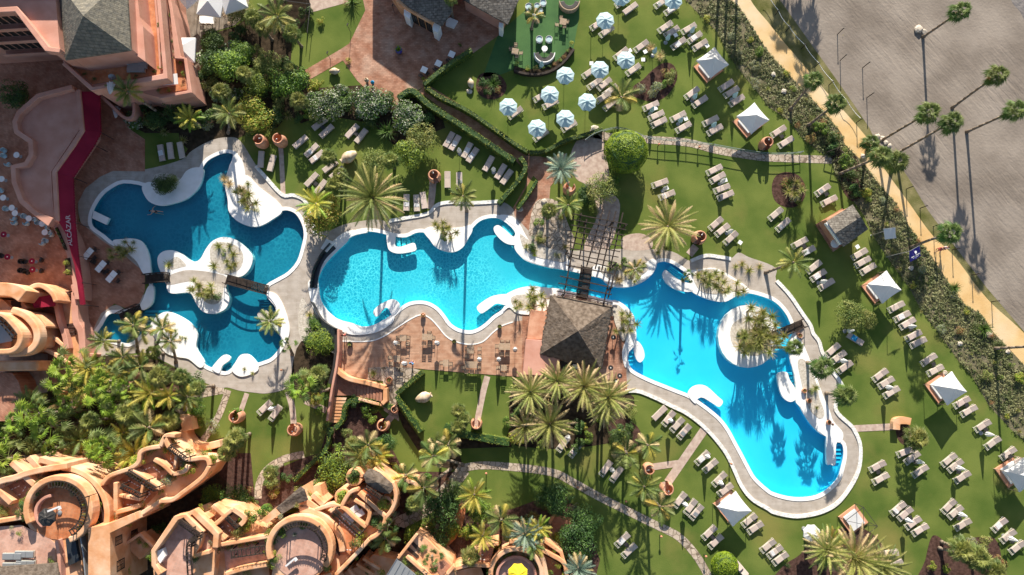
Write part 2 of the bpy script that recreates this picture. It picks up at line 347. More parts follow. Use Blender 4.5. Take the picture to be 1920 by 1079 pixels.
CP = smooth([(650,455),(660,442),(680,435),(700,435),(720,439),(740,444),(762,445),(780,437),(797,437),(805,447),(817,462),(835,470),(852,471),(867,462),(877,445),(885,430),(900,415),(920,409),(937,411),(955,423),(966,437),(965,452),(965,466),(974,479),(988,490),(1012,498),(1035,503),(1061,507),(1088,513),(1112,519),(1127,523),(1137,532),(1149,538),(1170,540),(1190,536),(1210,526),(1225,512),(1229,500),(1234,493),(1247,491),(1262,496),(1280,508),(1290,517),(1297,532),(1298,545),(1310,555),(1322,558),(1340,563),(1360,564),(1375,556),(1390,551),(1410,551),(1440,560),(1457,570),(1472,587),(1481,605),(1486,622),(1480,640),(1478,658),(1482,680),(1489,702),(1493,724),(1491,750),(1500,765),(1515,790),(1532,809),(1550,820),(1566,826),(1579,834),(1581,854),(1577,874),(1570,896),(1552,916),(1530,929),(1502,933),(1477,931),(1452,924),(1440,917),(1417,896),(1405,876),(1392,851),(1380,829),(1367,805),(1352,785),(1335,770),(1315,755),(1292,740),(1272,732),(1247,722),(1222,712),(1197,700),(1183,690),(1177,675),(1179,660),(1188,650),(1191,622),(1190,602),(1182,585),(1167,570),(1149,564),(1133,561),(1095,552),(1057,545),(1038,542),(1017,540),(1000,538),(980,540),(962,545),(950,556),(948,570),(940,582),(925,592),(910,606),(895,616),(880,620),(860,616),(845,606),(835,592),(822,577),(805,567),(787,564),(767,567),(750,577),(735,590),(720,600),(705,608),(692,612),(677,612),(660,606),(640,601),(622,592),(610,577),(601,560),(598,540),(597,525),(602,510),(611,495),(622,482),(636,468)], 3)
LPw = P2(LP); CPw = P2(CP)
def watermat(name, tint, tint2, scale, lo, sharp, bump):  # bright cell-edge network in the transparent tint stands in for caustic light
    m = bpy.data.materials.new(name); m.use_nodes = True; n = m.node_tree.nodes; l = m.node_tree.links; n.clear()
    o = n.new('ShaderNodeOutputMaterial'); tc = n.new('ShaderNodeTexCoord')
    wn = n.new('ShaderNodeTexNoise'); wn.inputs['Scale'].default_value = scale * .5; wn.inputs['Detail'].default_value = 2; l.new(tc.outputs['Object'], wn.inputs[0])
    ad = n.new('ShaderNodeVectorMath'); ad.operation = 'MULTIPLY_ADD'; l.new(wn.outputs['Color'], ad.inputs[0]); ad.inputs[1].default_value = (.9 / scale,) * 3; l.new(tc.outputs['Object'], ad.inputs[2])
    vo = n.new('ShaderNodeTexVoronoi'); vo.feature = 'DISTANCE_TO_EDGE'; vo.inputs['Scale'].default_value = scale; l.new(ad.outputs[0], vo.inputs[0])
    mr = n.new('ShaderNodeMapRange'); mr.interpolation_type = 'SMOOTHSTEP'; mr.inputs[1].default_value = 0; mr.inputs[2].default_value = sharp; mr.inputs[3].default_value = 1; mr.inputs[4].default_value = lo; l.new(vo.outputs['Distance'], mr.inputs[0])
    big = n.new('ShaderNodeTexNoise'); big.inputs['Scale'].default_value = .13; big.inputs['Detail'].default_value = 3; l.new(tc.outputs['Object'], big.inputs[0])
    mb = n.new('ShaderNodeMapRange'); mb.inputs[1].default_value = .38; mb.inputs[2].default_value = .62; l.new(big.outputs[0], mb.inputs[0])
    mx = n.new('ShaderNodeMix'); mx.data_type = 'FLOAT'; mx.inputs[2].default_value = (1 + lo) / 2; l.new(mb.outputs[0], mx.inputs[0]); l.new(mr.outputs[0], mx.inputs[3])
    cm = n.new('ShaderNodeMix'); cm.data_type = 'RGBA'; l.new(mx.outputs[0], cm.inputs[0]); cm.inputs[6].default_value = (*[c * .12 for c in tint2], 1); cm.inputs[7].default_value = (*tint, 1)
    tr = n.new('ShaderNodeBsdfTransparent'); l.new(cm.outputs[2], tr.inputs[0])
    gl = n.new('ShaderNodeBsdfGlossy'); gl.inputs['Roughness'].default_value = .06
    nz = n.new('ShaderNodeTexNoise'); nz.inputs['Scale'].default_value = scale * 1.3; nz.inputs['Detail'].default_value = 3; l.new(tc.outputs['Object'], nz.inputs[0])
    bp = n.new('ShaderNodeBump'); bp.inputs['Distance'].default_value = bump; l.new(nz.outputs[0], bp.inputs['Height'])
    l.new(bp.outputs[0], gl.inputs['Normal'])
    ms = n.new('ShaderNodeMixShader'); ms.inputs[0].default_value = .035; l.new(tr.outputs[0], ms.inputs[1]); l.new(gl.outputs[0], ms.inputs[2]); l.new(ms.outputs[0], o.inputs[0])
    return m
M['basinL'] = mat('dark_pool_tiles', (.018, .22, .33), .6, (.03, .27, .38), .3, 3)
M['basinC'] = mat('turquoise_pool_tiles', (.07, .74, .84), .6, (.11, .80, .88), .25, 3)
M['basinR'] = mat('azure_pool_tiles', (.02, .58, .86), .6, (.035, .63, .88), .2, 3)
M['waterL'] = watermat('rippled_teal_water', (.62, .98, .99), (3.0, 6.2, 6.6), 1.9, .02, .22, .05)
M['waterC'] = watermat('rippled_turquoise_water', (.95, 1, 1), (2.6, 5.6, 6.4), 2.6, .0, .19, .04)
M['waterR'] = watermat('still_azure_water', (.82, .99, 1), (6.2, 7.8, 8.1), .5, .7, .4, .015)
ZF = -.78; ZW = -.10
SPLIT = 2.0   # world x metres right of the pergola bridge, where the two pools meet
def basin(name, pw, zf, m):
    mb = MB(); n = len(pw); vs = [(x, y, .0) for x, y in pw] + [(x, y, zf) for x, y in pw]
    if area(pw) > 0: fs = [(i, (i + 1) % n, n + (i + 1) % n, n + i) for i in range(n)]
    else: fs = [(i, n + i, n + (i + 1) % n, (i + 1) % n) for i in range(n)]
    mb.add(vs, fs); mb.prism(pw, None, zf); o = mb.build(name, m); o['kind'] = 'structure'; return o
basin('pool_basin', LPw, ZF, M['basinL'])
xs = W(1108, 540).x
def clip(poly, x0, keep_left):
    out = []; n = len(poly)
    for i in range(n):
        a = poly[i]; b = poly[(i + 1) % n]; ia = (a[0] <= x0) == keep_left; ib = (b[0] <= x0) == keep_left
        if ia: out.append(a)
        if ia != ib:
            t = (x0 - a[0]) / (b[0] - a[0]); out.append((x0, a[1] + (b[1] - a[1]) * t))
    return out
CL = clip(CPw, xs, True); CR = clip(CPw, xs, False)
def basin2(name, pw, zf, m):
    mb = MB(); n = len(pw); s = area(pw) > 0
    for i in range(n):
        a = pw[i]; b = pw[(i + 1) % n]
        if abs(a[0] - xs) < 1e-6 and abs(b[0] - xs) < 1e-6: continue
        q = [(a[0], a[1], 0), (b[0], b[1], 0), (b[0], b[1], zf), (a[0], a[1], zf)]
        mb.add(q if s else q[::-1], [(0, 1, 2, 3)])
    mb.prism(pw, None, zf); o = mb.build(name, m); o['kind'] = 'structure'
basin2('pool_basin', CL, ZF, M['basinC']); basin2('pool_basin', CR, ZF, M['basinR'])
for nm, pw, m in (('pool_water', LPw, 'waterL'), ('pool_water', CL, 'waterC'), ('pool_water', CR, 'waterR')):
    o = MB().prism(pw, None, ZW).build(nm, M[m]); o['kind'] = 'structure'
# ------------------------------------------------------------------ ground sheets
big = [(-150, -120), (150, -120), (150, 150), (-150, 150)]
o = MB().prism(big, None, 0, [LPw, CPw]).build('lawn', M['lawn']); o['kind'] = 'structure'
BE = [(1440,-40),(1462,0),(1515,75),(1565,145),(1600,195),(1630,240),(1640,262),(1690,315),(1702,332),(1740,395),(1777,445),(1815,495),(1850,540),(1920,622),(1990,700)]
beach = P2(BE) + [(150, W(1990, 700).y), (150, 150), (W(1440, -40).x - 50, 150)]
o = MB().prism(beach, None, .012).build('beach_sand', M['sand']); o['kind'] = 'structure'
struct('beach_sand', [(1870,-60),(1895,0),(1912,22),(1945,60),(2100,140),(2100,-60)], .016, M['darksand'])
PL = [(1345,-60),(1370,0),(1390,20),(1440,97),(1465,125),(1490,152),(1540,205),(1577,250),(1585,272),(1620,307),(1647,345),(1680,382),(1702,420),(1722,450),(1747,482),(1782,535),(1810,572),(1840,590),(1860,620),(1890,652),(1920,685),(1990,765)]
PR = [(1385,-60),(1407,0),(1440,42),(1472,82),(1522,140),(1547,170),(1590,217),(1630,265),(1645,295),(1665,327),(1705,382),(1747,440),(1790,482),(1832,538),(1865,575),(1920,625),(1990,705)]
struct('grass_verge', PR + BE[::-1], .008, M['verge'], sm=False)
o = MB().prism([tuple(p) for p in P2(smooth_open(PL) + smooth_open(PR)[::-1])], None, .018).build('beach_path', M['path']); o['kind'] = 'structure'
SB = [(1262,-60),(1285,0),(1320,37),(1345,60),(1370,110),(1397,145),(1430,185),(1440,200),(1477,225),(1507,262),(1530,280),(1560,300),(1567,330),(1600,377),(1620,405),(1637,442),(1672,495),(1705,540),(1727,582),(1765,632),(1797,677),(1825,710),(1855,762),(1895,805),(1925,830),(1990,860)]
SCRUB = SB + PL[::-1]
struct('planting_bed', SCRUB, .006, M['scrub'], sm=False)
DA = [(160,640),(178,612),(190,588),(218,572),(245,585),(262,560),(280,540),(272,515),(235,490),(190,452),(155,425),(147,380),(162,352),(190,330),(212,320),(272,318),(340,300),(360,283),(395,264),(425,258),(450,264),(480,310),(502,337),(530,366),(552,367),(575,382),(592,440),(580,470),(570,520),(568,600),(566,650),(590,690),(622,688),(600,700),(570,705),(555,718),(530,732),(500,738),(480,737),(450,733),(427,727),(410,727),(375,714),(335,692),(300,674),(275,662),(230,665),(190,668),(165,665)]
struct('pool_deck', DA, .020, M['deck'], [LP])
DBp = [(592,440),(620,432),(650,420),(700,412),(730,415),(762,409),(802,401),(820,385),(845,380),(890,381),(937,378),(962,392),(985,425),(1010,450),(1060,468),(1100,470),(1167,467),(1210,467),(1260,472),(1295,490),(1322,480),(1347,482),(1370,485),(1385,474),(1405,483),(1440,495),(1456,506),(1455,525),(1480,553),(1502,585),(1519,610),(1524,625),(1535,640),(1541,660),(1556,690),(1572,712),(1580,732),(1566,760),(1572,777),(1595,799),(1602,809),(1611,829),(1612,854),(1607,884),(1592,914),(1570,941),(1545,956),(1515,964),(1487,966),(1452,960),(1438,951),(1410,934),(1390,909),(1375,876),(1360,846),(1335,814),(1310,790),(1285,772),(1260,760),(1230,745),(1197,732),(1172,732),(1170,690),(1160,620),(1140,590),(1015,590),(985,602),(942,611),(925,623),(905,641),(880,646),(855,641),(837,631),(820,611),(805,596),(790,591),(775,596),(750,611),(720,631),(692,640),(640,641),(600,625),(575,590),(568,540),(575,480)]
struct('pool_deck', DBp, .024, M['deck'], [CP])
for pw in (LPw, CPw):
    # coping: a closed ribbon just outside the water's edge
    out = offset(pw, .20); out.append(out[0])
    o = ribbon(MB(), out, .42, -.05, .07).build('pool_coping', M['white']); o['kind'] = 'structure'
WB = [[(795,436),(805,449),(817,464),(835,472),(852,473),(868,464),(879,446),(886,432),(882,422),(868,426),(840,428),(815,425),(800,428)],
[(937,404),(955,418),(970,432),(962,448),(967,464),(976,478),(989,489),(1012,497),(1036,502),(1062,506),(1068,488),(1040,478),(1012,470),(995,455),(985,440),(975,422),(960,406)],
[(926,427),(935,423),(950,434),(962,444),(977,446),(974,458),(955,459),(940,451),(928,437)],
[(1112,518),(1127,522),(1138,531),(1150,537),(1170,539),(1190,535),(1210,525),(1226,510),(1231,494),(1222,486),(1200,500),(1180,508),(1150,508),(1125,496),(1110,503)],
[(1285,510),(1296,530),(1297,547),(1320,559),(1340,565),(1360,566),(1378,557),(1390,551),(1404,548),(1400,538),(1370,518),(1340,503),(1308,506)],
[(1246,507),(1252,510),(1268,522),(1285,530),(1298,533),(1299,546),(1280,547),(1262,541),(1248,530),(1242,517)],
[(1487,626),(1479,655),(1483,680),(1492,724),(1491,752),(1501,765),(1516,789),(1533,808),(1551,820),(1574,830),(1580,812),(1562,790),(1555,770),(1542,740),(1528,700),(1512,660),(1502,640)],
[(1457,702),(1474,698),(1480,712),(1490,728),(1494,745),(1482,754),(1468,746),(1460,727)],
[(1550,806),(1549,866),(1556,871),(1566,870),(1567,834),(1578,812),(1562,798)],
[(1150,563),(1168,570),(1183,585),(1191,602),(1192,640),(1179,655),(1173,690),(1166,660),(1178,620),(1166,587),(1145,576)],
[(1189,640),(1198,642),(1206,655),(1208,670),(1200,680),(1192,672),(1188,655)],
[(1290,741),(1296,728),(1310,722),(1325,725),(1345,743),(1355,753),(1348,763),(1335,756),(1318,746),(1308,748),(1303,757)],
[(980,539),(1000,537),(1017,539),(1057,544),(1057,558),(1035,562),(1030,578),(1000,590),(970,588),(955,577),(943,585),(950,568),(946,555),(962,545)],
[(952,552),(925,555),(905,566),(894,577),(902,588),(915,581),(930,570),(944,572),(960,575),(965,560)],
[(578,530),(595,530),(599,560),(610,579),(640,603),(677,614),(700,611),(725,600),(740,592),(735,606),(710,622),(680,628),(655,627),(635,618),(608,602),(588,580)],
[(700,586),(708,575),(725,565),(740,562),(750,574),(737,592),(728,579),(721,579),(707,594)],
[(726,438),(741,441),(741,460),(752,463),(775,456),(780,463),(778,471),(750,476),(733,472),(727,462)],
[(600,500),(612,488),(628,470),(660,444),(690,436),(662,432),(640,440),(615,462),(600,480),(590,500),(588,520),(594,525)],
[(174,410),(177,396),(206,410),(200,422)],
[(440,288),(452,297),(458,313),(460,335),(448,350),(428,356),(424,338),(430,315),(436,300)],
[(283,612),(295,594),(312,585),(332,590),(358,606),(371,627),(369,652),(384,679),(376,690),(355,674),(335,670),(312,662),(295,640)],
[(435,693),(442,680),(452,666),(467,665),(482,680),(484,695),(460,706),(445,704)],
[(399,693),(402,684),(420,666),(432,669),(431,676),(418,686),(412,700)],
[(268,350),(270,363),(281,379),(300,386),(323,383),(351,373),(372,354),(381,333),(381,317),(366,315),(350,322),(335,340),(300,345),(280,342)],
[(424,345),(428,376),(430,397),(444,414),(462,423),(480,426),(495,422),(512,412),(529,399),(526,384),(505,365),(485,350),(465,330),(445,335)],
[(213,453),(232,449),(250,448),(266,453),(277,470),(282,490),(284,512),(286,520),(270,514),(258,492),(240,475)],
[(495,548),(508,560),(519,577),(518,592),(508,600),(514,616),(526,628),(536,642),(544,620),(538,590),(525,560),(510,548)],
[(272,581),(287,567),(289,538),(279,538),(270,560),(262,578)]]
for i, p in enumerate(WB):
    o = MB().prism(P2(smooth(p) if len(p) > 4 else p), -.25, .09 + .003 * i).build('pool_bank', M['white']); o['kind'] = 'structure'
ISL = [(297,482),(307,472),(325,470),(342,477),(355,487),(367,491),(377,485),(387,467),(400,452),(420,445),(442,450),(462,465),(474,482),(470,502),(457,517),(440,522),(424,528),(424,542),(430,556),(429,570),(420,582),(400,589),(382,585),(370,572),(360,552),(350,549),(325,551),(315,545),(312,528),(303,512),(297,497)]
o = MB().prism(P2(smooth(ISL)), -.8, .12).build('pool_island', M['white']); o['kind'] = 'structure'
PI_ = [(1402 + 56 * cos(a * pi / 12), 632 + (58 if sin(a * pi / 12) > 0 else 60) * sin(a * pi / 12)) for a in range(24)]
o = MB().prism(P2(PI_), -.8, .12).build('pool_island', M['white']); o['kind'] = 'structure'
struct('island_path', [(314,520),(345,508),(372,508),(400,512),(425,520),(423,540),(395,535),(370,527),(345,530),(314,535)], .13, M['deck'])
for p in ([(325,485),(335,483),(350,498),(340,502),(322,506),(312,498)], [(398,460),(420,455),(445,462),(457,480),(450,505),(425,515),(405,508),(395,485)], [(366,530),(385,528),(418,536),(416,560),(405,571),(388,568),(375,552)], [(1372,610),(1395,596),(1425,600),(1443,625),(1440,655),(1415,668),(1385,660),(1370,638)]):
    struct('gravel', p, .135, M['gravel'])
for p in ([(290,330),(310,325),(340,335),(358,330),(355,350),(335,360),(305,366),(288,352)], [(320,610),(335,603),(350,618),(355,640),(352,655),(330,655),(310,645),(300,625)], [(958,560),(975,553),(1000,556),(1005,572),(985,583),(965,578)], [(975,440),(990,450),(1010,462),(1045,470),(1062,478),(1058,492),(1030,488),(1000,480),(982,465)], [(1120,500),(1150,506),(1180,508),(1205,496),(1215,505),(1195,520),(1165,526),(1140,522)], [(1300,515),(1335,505),(1368,522),(1395,540),(1370,548),(1340,552),(1312,545)], [(1150,572),(1166,578),(1176,600),(1178,625),(1168,640),(1158,620),(1150,595)], [(1495,680),(1508,676),(1525,705),(1535,745),(1545,775),(1535,785),(1515,765),(1505,730)], [(440,360),(465,358),(490,372),(505,385),(490,405),(465,408),(445,395)], [(483,590),(500,582),(512,600),(500,612)], [(450,675),(465,672),(475,685),(465,698),(450,695)], [(225,458),(245,458),(265,475),(268,495),(255,490),(238,475)]):
    struct('gravel', p, .13, M['gravel'])
# pool steps: four treads each, stepping down into the water
def steps(a, b, d, n=4, m='basinC'):
    """treads between a and b (px), going towards d (px offset)"""
    for k in range(n):
        f0 = k / n; f1 = (k + 1) / n - .05
        q = [(a[0] + d[0] * f0, a[1] + d[1] * f0), (b[0] + d[0] * f0, b[1] + d[1] * f0), (b[0] + d[0] * f1, b[1] + d[1] * f1), (a[0] + d[0] * f1, a[1] + d[1] * f1)]
        o = MB().prism(P2(q), ZF, -.12 - .12 * k).build('pool_steps', M[m]); o['kind'] = 'structure'
steps((743,446), (744,462), (36,-2)); steps((945,421), (932,430), (0,0.1), 1); steps((940,424), (958,444), (10,-14)); steps((725,579), (737,590), (-18,14))
steps((933,571), (944,578), (-20,10)); steps((1258,498), (1290,520), (-8,10), 4, 'basinR'); steps((1474,700), (1490,697), (8,28), 4, 'basinR')
steps((1567,832), (1580,832), (0,40), 5, 'basinR'); steps((1178,657), (1190,657), (0,30), 4, 'basinR'); steps((1310,748), (1320,757), (14,-6), 3, 'basinR')
steps((176,414), (200,423), (-1,12), 4, 'basinL'); steps((438,304), (452,304), (-2,38), 5, 'basinL'); steps((482,562), (504,562), (10,24), 5, 'basinL'); steps((418,688), (430,680), (6,10), 2, 'basinL')
steps((272,582), (316,582), (-14,30), 5, 'basinL')
# ---- paving, beds, paths
TLp = [(-80,130),(60,165),(150,190),(240,240),(272,262),(272,322),(212,321),(188,332),(160,354),(146,382),(148,415),(190,450),(240,485),(272,512),(272,545),(262,568),(245,582),(215,570),(190,588),(178,612),(160,650),(165,720),(-80,720)]
struct('terracotta_terrace', TLp, .032, M['terradark'], sm=False)
struct('shaded_yard', [(-80,-60),(110,-60),(280,130),(290,190),(240,240),(150,190),(60,166),(-80,130)], .03, M['terradark'], sm=False)
struct('timber_deck', [(285,-60),(475,-60),(464,25),(440,48),(380,66),(376,140),(395,168),(355,185),(335,120)], .03, M['bdeck'], sm=False)
G1 = [(355,182),(378,140),(382,68),(442,50),(466,30),(580,-40),(583,25),(548,75),(545,120),(575,132),(585,150),(600,165),(680,160),(745,195),(785,178),(825,205),(835,240),(780,262),(740,275),(700,232),(640,222),(590,222),(565,232),(540,215),(520,240),(480,245),(440,262),(425,258),(395,264),(360,283),(340,300),(335,250),(272,250),(245,235),(235,190),(300,170)]
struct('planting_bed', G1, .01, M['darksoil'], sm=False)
struct('lawn_patch', [(272,272),(335,262),(352,280),(340,298),(275,312)], .014, M['lawn'], sm=False)
struct('paved_path', [(578,-20),(650,-30),(668,-5),(648,6),(583,24)], .014, M['pathstone'], sm=False)
struct('brick_plaza', [(672,-40),(940,-40),(945,60),(880,105),(800,160),(775,174),(745,197),(700,180),(670,152),(643,114),(582,149),(572,132),(640,92),(655,82),(685,20)], .02, M['terra'], sm=False)
struct('brick_path', [(785,172),(800,158),(860,195),(930,250),(990,288),(1030,298),(1062,288),(1048,330),(1032,350),(1030,375),(1010,430),(990,432),(965,405),(962,390),(985,350),(990,325),(965,300),(900,255),(850,220)], .028, M['terra'], sm=False)
struct('lawn_strip', [(1000,330),(1008,338),(978,388),(966,388)], .034, M['lawn'], sm=False)
struct('flagstone_terrace', [(1005,378),(1045,378),(1065,420),(1078,455),(1062,470),(1020,462),(995,445),(992,430)], .034, M['stone'])
struct('paved_path', [(1068,300),(1083,262),(1108,248),(1130,262),(1136,290),(1142,335),(1125,350),(1160,375),(1158,420),(1140,470),(1110,505),(1088,505),(1095,460),(1120,400),(1100,350),(1080,335)], .018, M['pathstone'])
struct('paved_path', [(1168,445),(1200,438),(1222,450),(1218,468),(1170,468)], .03, M['pathstone'])
SW_ = [(1105,250),(1150,258),(1215,262),(1290,268),(1345,282),(1420,294),(1470,297),(1560,300)]
def pathrib(name, pts, wpx, z, m):
    o = MB().prism(thick([tuple(W(x, y)[:2]) for x, y in smooth_open(pts)], wpx / 15.9), None, z).build(name, m); o['kind'] = 'structure'; return o
pathrib('flagstone_path', SW_, 15, .018, M['stone'])
pathrib('flagstone_path', [(860,880),(900,873),(960,876),(1035,886),(1075,905),(1120,930),(1180,960),(1230,985),(1270,1005),(1300,1035),(1325,1075),(1335,1110)], 14, .018, M['stone'])
pathrib('flagstone_path', [(740,985),(775,968),(810,945),(850,905),(870,880)], 24, .02, M['stone'])
pathrib('flagstone_path', [(484,935),(486,908),(500,882),(530,862),(570,852)], 13, .018, M['stone'])
pathrib('flagstone_path', [(350,890),(360,850),(385,820),(410,780),(428,732)], 12, .018, M['stone'])
pathrib('flagstone_path', [(335,775),(350,755),(372,738),(420,728)], 20, .016, M['stone'])
PZ = [0]
for pts, wd in ((((463,738),(452,770),(447,785)), 9), (((540,735),(548,765),(551,800)), 11), (((572,752),(612,770)), 11), (((526,275),(528,300),(531,365)), 9), (((812,338),(810,365),(806,392)), 13), (((914,706),(905,740),(894,795)), 11), (((1305,462),(1292,478)), 14), (((1326,798),(1290,850),(1252,905)), 15), (((1222,876),(1272,869)), 12), (((1598,804),(1640,802),(1682,800)), 12), (((740,775),(722,795)), 12), (((1210,270),(1208,275)), 4)):
    PZ[0] += .0016; pathrib('paved_path', list(pts), wd, .011 + PZ[0], M['pathstone'])
struct('plank_terrace', [(642,640),(692,640),(720,631),(750,611),(775,596),(790,591),(805,596),(820,611),(837,631),(855,641),(880,646),(905,641),(925,623),(942,611),(962,604),(1000,598),(1000,708),(960,706),(870,699),(775,691),(723,690),(690,712),(640,700),(632,670)], .038, M['tdeck'], sm=False)
for pts in ([(642,640),(692,640),(720,631),(750,611),(775,596),(790,591),(805,596),(820,611),(837,631),(855,641),(880,646),(905,641),(925,623),(942,611),(962,604)],):
    o = ribbon(MB(), [tuple(W(x, y)[:2]) for x, y in smooth_open(pts)], .13, 0, .075).build('deck_edge', M['white']); o['kind'] = 'structure'
struct('flagstone_terrace', [(690,690),(725,688),(770,690),(790,695),(752,735),(745,760),(748,790),(720,770),(715,745),(722,735),(718,715),(690,712)], .042, M['stone'], sm=False)
struct('terracotta_terrace', [(980,545),(1030,560),(1170,600),(1172,640),(1176,735),(1135,735),(1000,735),(978,700)], .045, M['terra'], sm=False)
struct('artificial_turf', [(905,145),(935,62),(985,20),(1010,-40),(1086,-40),(1086,32),(1075,92),(1060,112),(1040,128),(1010,138),(985,138),(965,130),(940,140)], .012, M['green'], sm=False)
def bed(pts, z=.012, m='soil'): return struct('planting_bed', pts, z, M[m])
bed([(893,155),(900,140),(918,136),(938,142),(950,160),(944,178),(925,187),(905,183),(894,170)])
bed([(1205,150),(1225,130),(1245,118),(1262,122),(1270,140),(1265,160),(1250,180),(1230,190),(1205,188),(1185,178),(1188,162)])
bed([(1447,350),(1455,330),(1475,323),(1498,330),(1510,350),(1508,372),(1492,388),(1470,388),(1452,375)])
bed([(1572,318),(1595,310),(1615,322),(1620,350),(1608,378),(1590,372),(1575,345)], .016)
bed([(1560,285),(1580,270),(1600,285),(1610,310),(1590,318),(1570,315)], .014)
S1 = [(120,705),(165,668),(230,668),(275,665),(300,677),(335,694),(375,716),(340,730),(330,760),(350,800),(390,830),(420,820),(410,900),(330,860),(300,830),(200,860),(100,870),(-40,880),(-40,780),(80,745)]
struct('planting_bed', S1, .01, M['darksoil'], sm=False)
S2 = [(410,880),(440,850),(470,850),(478,935),(490,915),(520,880),(570,858),(600,850),(615,800),(650,775),(662,750),(700,760),(725,790),(735,840),(755,880),(790,885),(860,885),(840,940),(720,990),(560,945),(480,960),(400,940)]
struct('planting_bed', S2, .01, M['soil'], sm=False)
S3 = [(955,800),(960,730),(1005,708),(1175,735),(1182,780),(1170,820),(1120,835),(1040,842),(955,832)]
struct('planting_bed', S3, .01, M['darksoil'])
S4 = [(740,1110),(770,1010),(850,938),(885,930),(905,960),(960,955),(1000,940),(1050,925),(1085,955),(1105,1000),(1125,1050),(1110,1110)]
struct('planting_bed', S4, .01, M['soil'], sm=False)
struct('planting_bed', [(740,760),(750,770),(800,840),(860,822),(955,826),(960,838),(860,842),(870,885),(800,870),(755,800)], .012, M['darksoil'], sm=False)
bed([(1140,800),(1165,785),(1195,800),(1205,830),(1190,850),(1160,845),(1145,825)])
bed([(1457,1110),(1465,1065),(1500,1040),(1530,1003),(1570,992),(1620,992),(1660,1030),(1690,1110)])
bed([(1725,1110),(1735,1050),(1745,1010),(1757,1005),(1780,1020),(1815,1010),(1865,1010),(1880,1060),(1885,1110)])
bed([(1680,800),(1700,795),(1712,815),(1700,835),(1684,825)])
bed([(565,560),(595,600),(628,620),(628,665),(565,640)], .03, 'gravel')
bed([(565,640),(628,665),(625,690),(600,740),(560,745),(545,720)], .03, 'darksoil')
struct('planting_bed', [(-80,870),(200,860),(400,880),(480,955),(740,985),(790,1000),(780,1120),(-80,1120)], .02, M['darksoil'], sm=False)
struct('paved_yard', [(30,655),(90,665),(90,735),(50,745),(0,750),(0,655)], .06, M['pathstone'], sm=False)
# white stone edging along the lawns
EDG = [[(1172,734),(1197,734),(1230,747),(1260,762),(1285,774),(1310,792),(1335,816),(1360,848),(1375,878),(1390,911),(1410,936),(1438,953),(1452,961),(1487,968),(1515,966),(1545,958),(1570,943),(1592,916),(1608,885),(1613,854),(1611,829),(1602,808),(1594,797),(1572,777),(1566,760),(1580,732),(1572,712),(1556,690),(1541,660),(1535,640),(1524,625),(1519,610),(1502,585),(1480,553),(1456,527)],
[(592,440),(575,382),(552,367),(530,366),(502,337),(480,312)], [(730,415),(762,409),(802,401),(820,385),(845,380),(890,381),(937,378)], [(1295,490),(1322,480),(1347,482),(1370,486)]]
for e in EDG:
    o = ribbon(MB(), [tuple(W(x, y)[:2]) for x, y in smooth_open(e)], .42, 0, .12).build('stone_edging', M['curb']); o['kind'] = 'structure'
# ------------------------------------------------------------------ vegetation meshes
def rv(a, b): return random.uniform(a, b)
def frond(mb, az, el, L, droop, wid, nl=22, mi=0, base=(0, 0, 0), fold=.5):
    """a feather frond: stiff rib with leaflets on both sides"""
    p = Vector(base); d = Vector((cos(az) * cos(el), sin(az) * cos(el), sin(el))); side = Vector((-sin(az), cos(az), 0)); pts = [p.copy()]; ds = []
    n = 9
    for i in range(n):
        e = el - droop * ((i + .5) / n) ** 1.3; d = Vector((cos(az) * cos(e), sin(az) * cos(e), sin(e))); ds.append(d); p = p + d * L / n; pts.append(p.copy())
    ds.append(ds[-1])
    for i in range(n):
        w0 = .035 * (1 - i / n) + .01; w1 = .035 * (1 - (i + 1) / n) + .01
        mb.add([pts[i] - side * w0, pts[i] + side * w0, pts[i + 1] + side * w1, pts[i + 1] - side * w1], [(0, 1, 2, 3)], mi)
    for k in range(nl):
        t = .12 + .88 * (k + .5) / nl; f = t * n; i = min(int(f), n - 1); q = pts[i].lerp(pts[i + 1], f - i); dd = ds[i]; up = side.cross(dd) * -1
        up = dd.cross(side); 
        ll = wid * (sin(pi * min(1, t * .85 + .14)) ** .6) * rv(.85, 1.1)
        for s in (-1, 1):
            dl = (side * s * .8 + dd * rv(.45, .75) - up * fold * rv(.3, 1) * (-1 if up.z < 0 else 1)).normalized()
            tip = q + dl * ll; w = dd * .055 * (L / 3) ** .3
            mb.add([q - w, q + w, tip + w * .25 - Vector((0, 0, .05 * ll))], [(0, 1, 2)], mi)
def feather_crown(n=38, L=3.0, wid=.55, mats=('palm', 'olive', 'dry'), nl=22, up=.95, low=-.35, seed=1):
    random.seed(seed); mb = MB()
    for k in range(n):
        t = k / n; el = up * pi / 2 * (1 - t) ** .9 + low * t; az = k * 2.39996 + rv(-.2, .2); ll = L * rv(.85, 1.1) * (.75 + .25 * sin(pi * min(1, t + .25)))
        mi = 0 if t < .5 else (1 if t < .72 else 2)
        frond(mb, az, el, ll, rv(.7, 1.15), wid, nl, mi, (.12 * cos(az), .12 * sin(az), -.35 * t))
    return mesh(mb, 'palm_crown', [G[m] for m in mats])
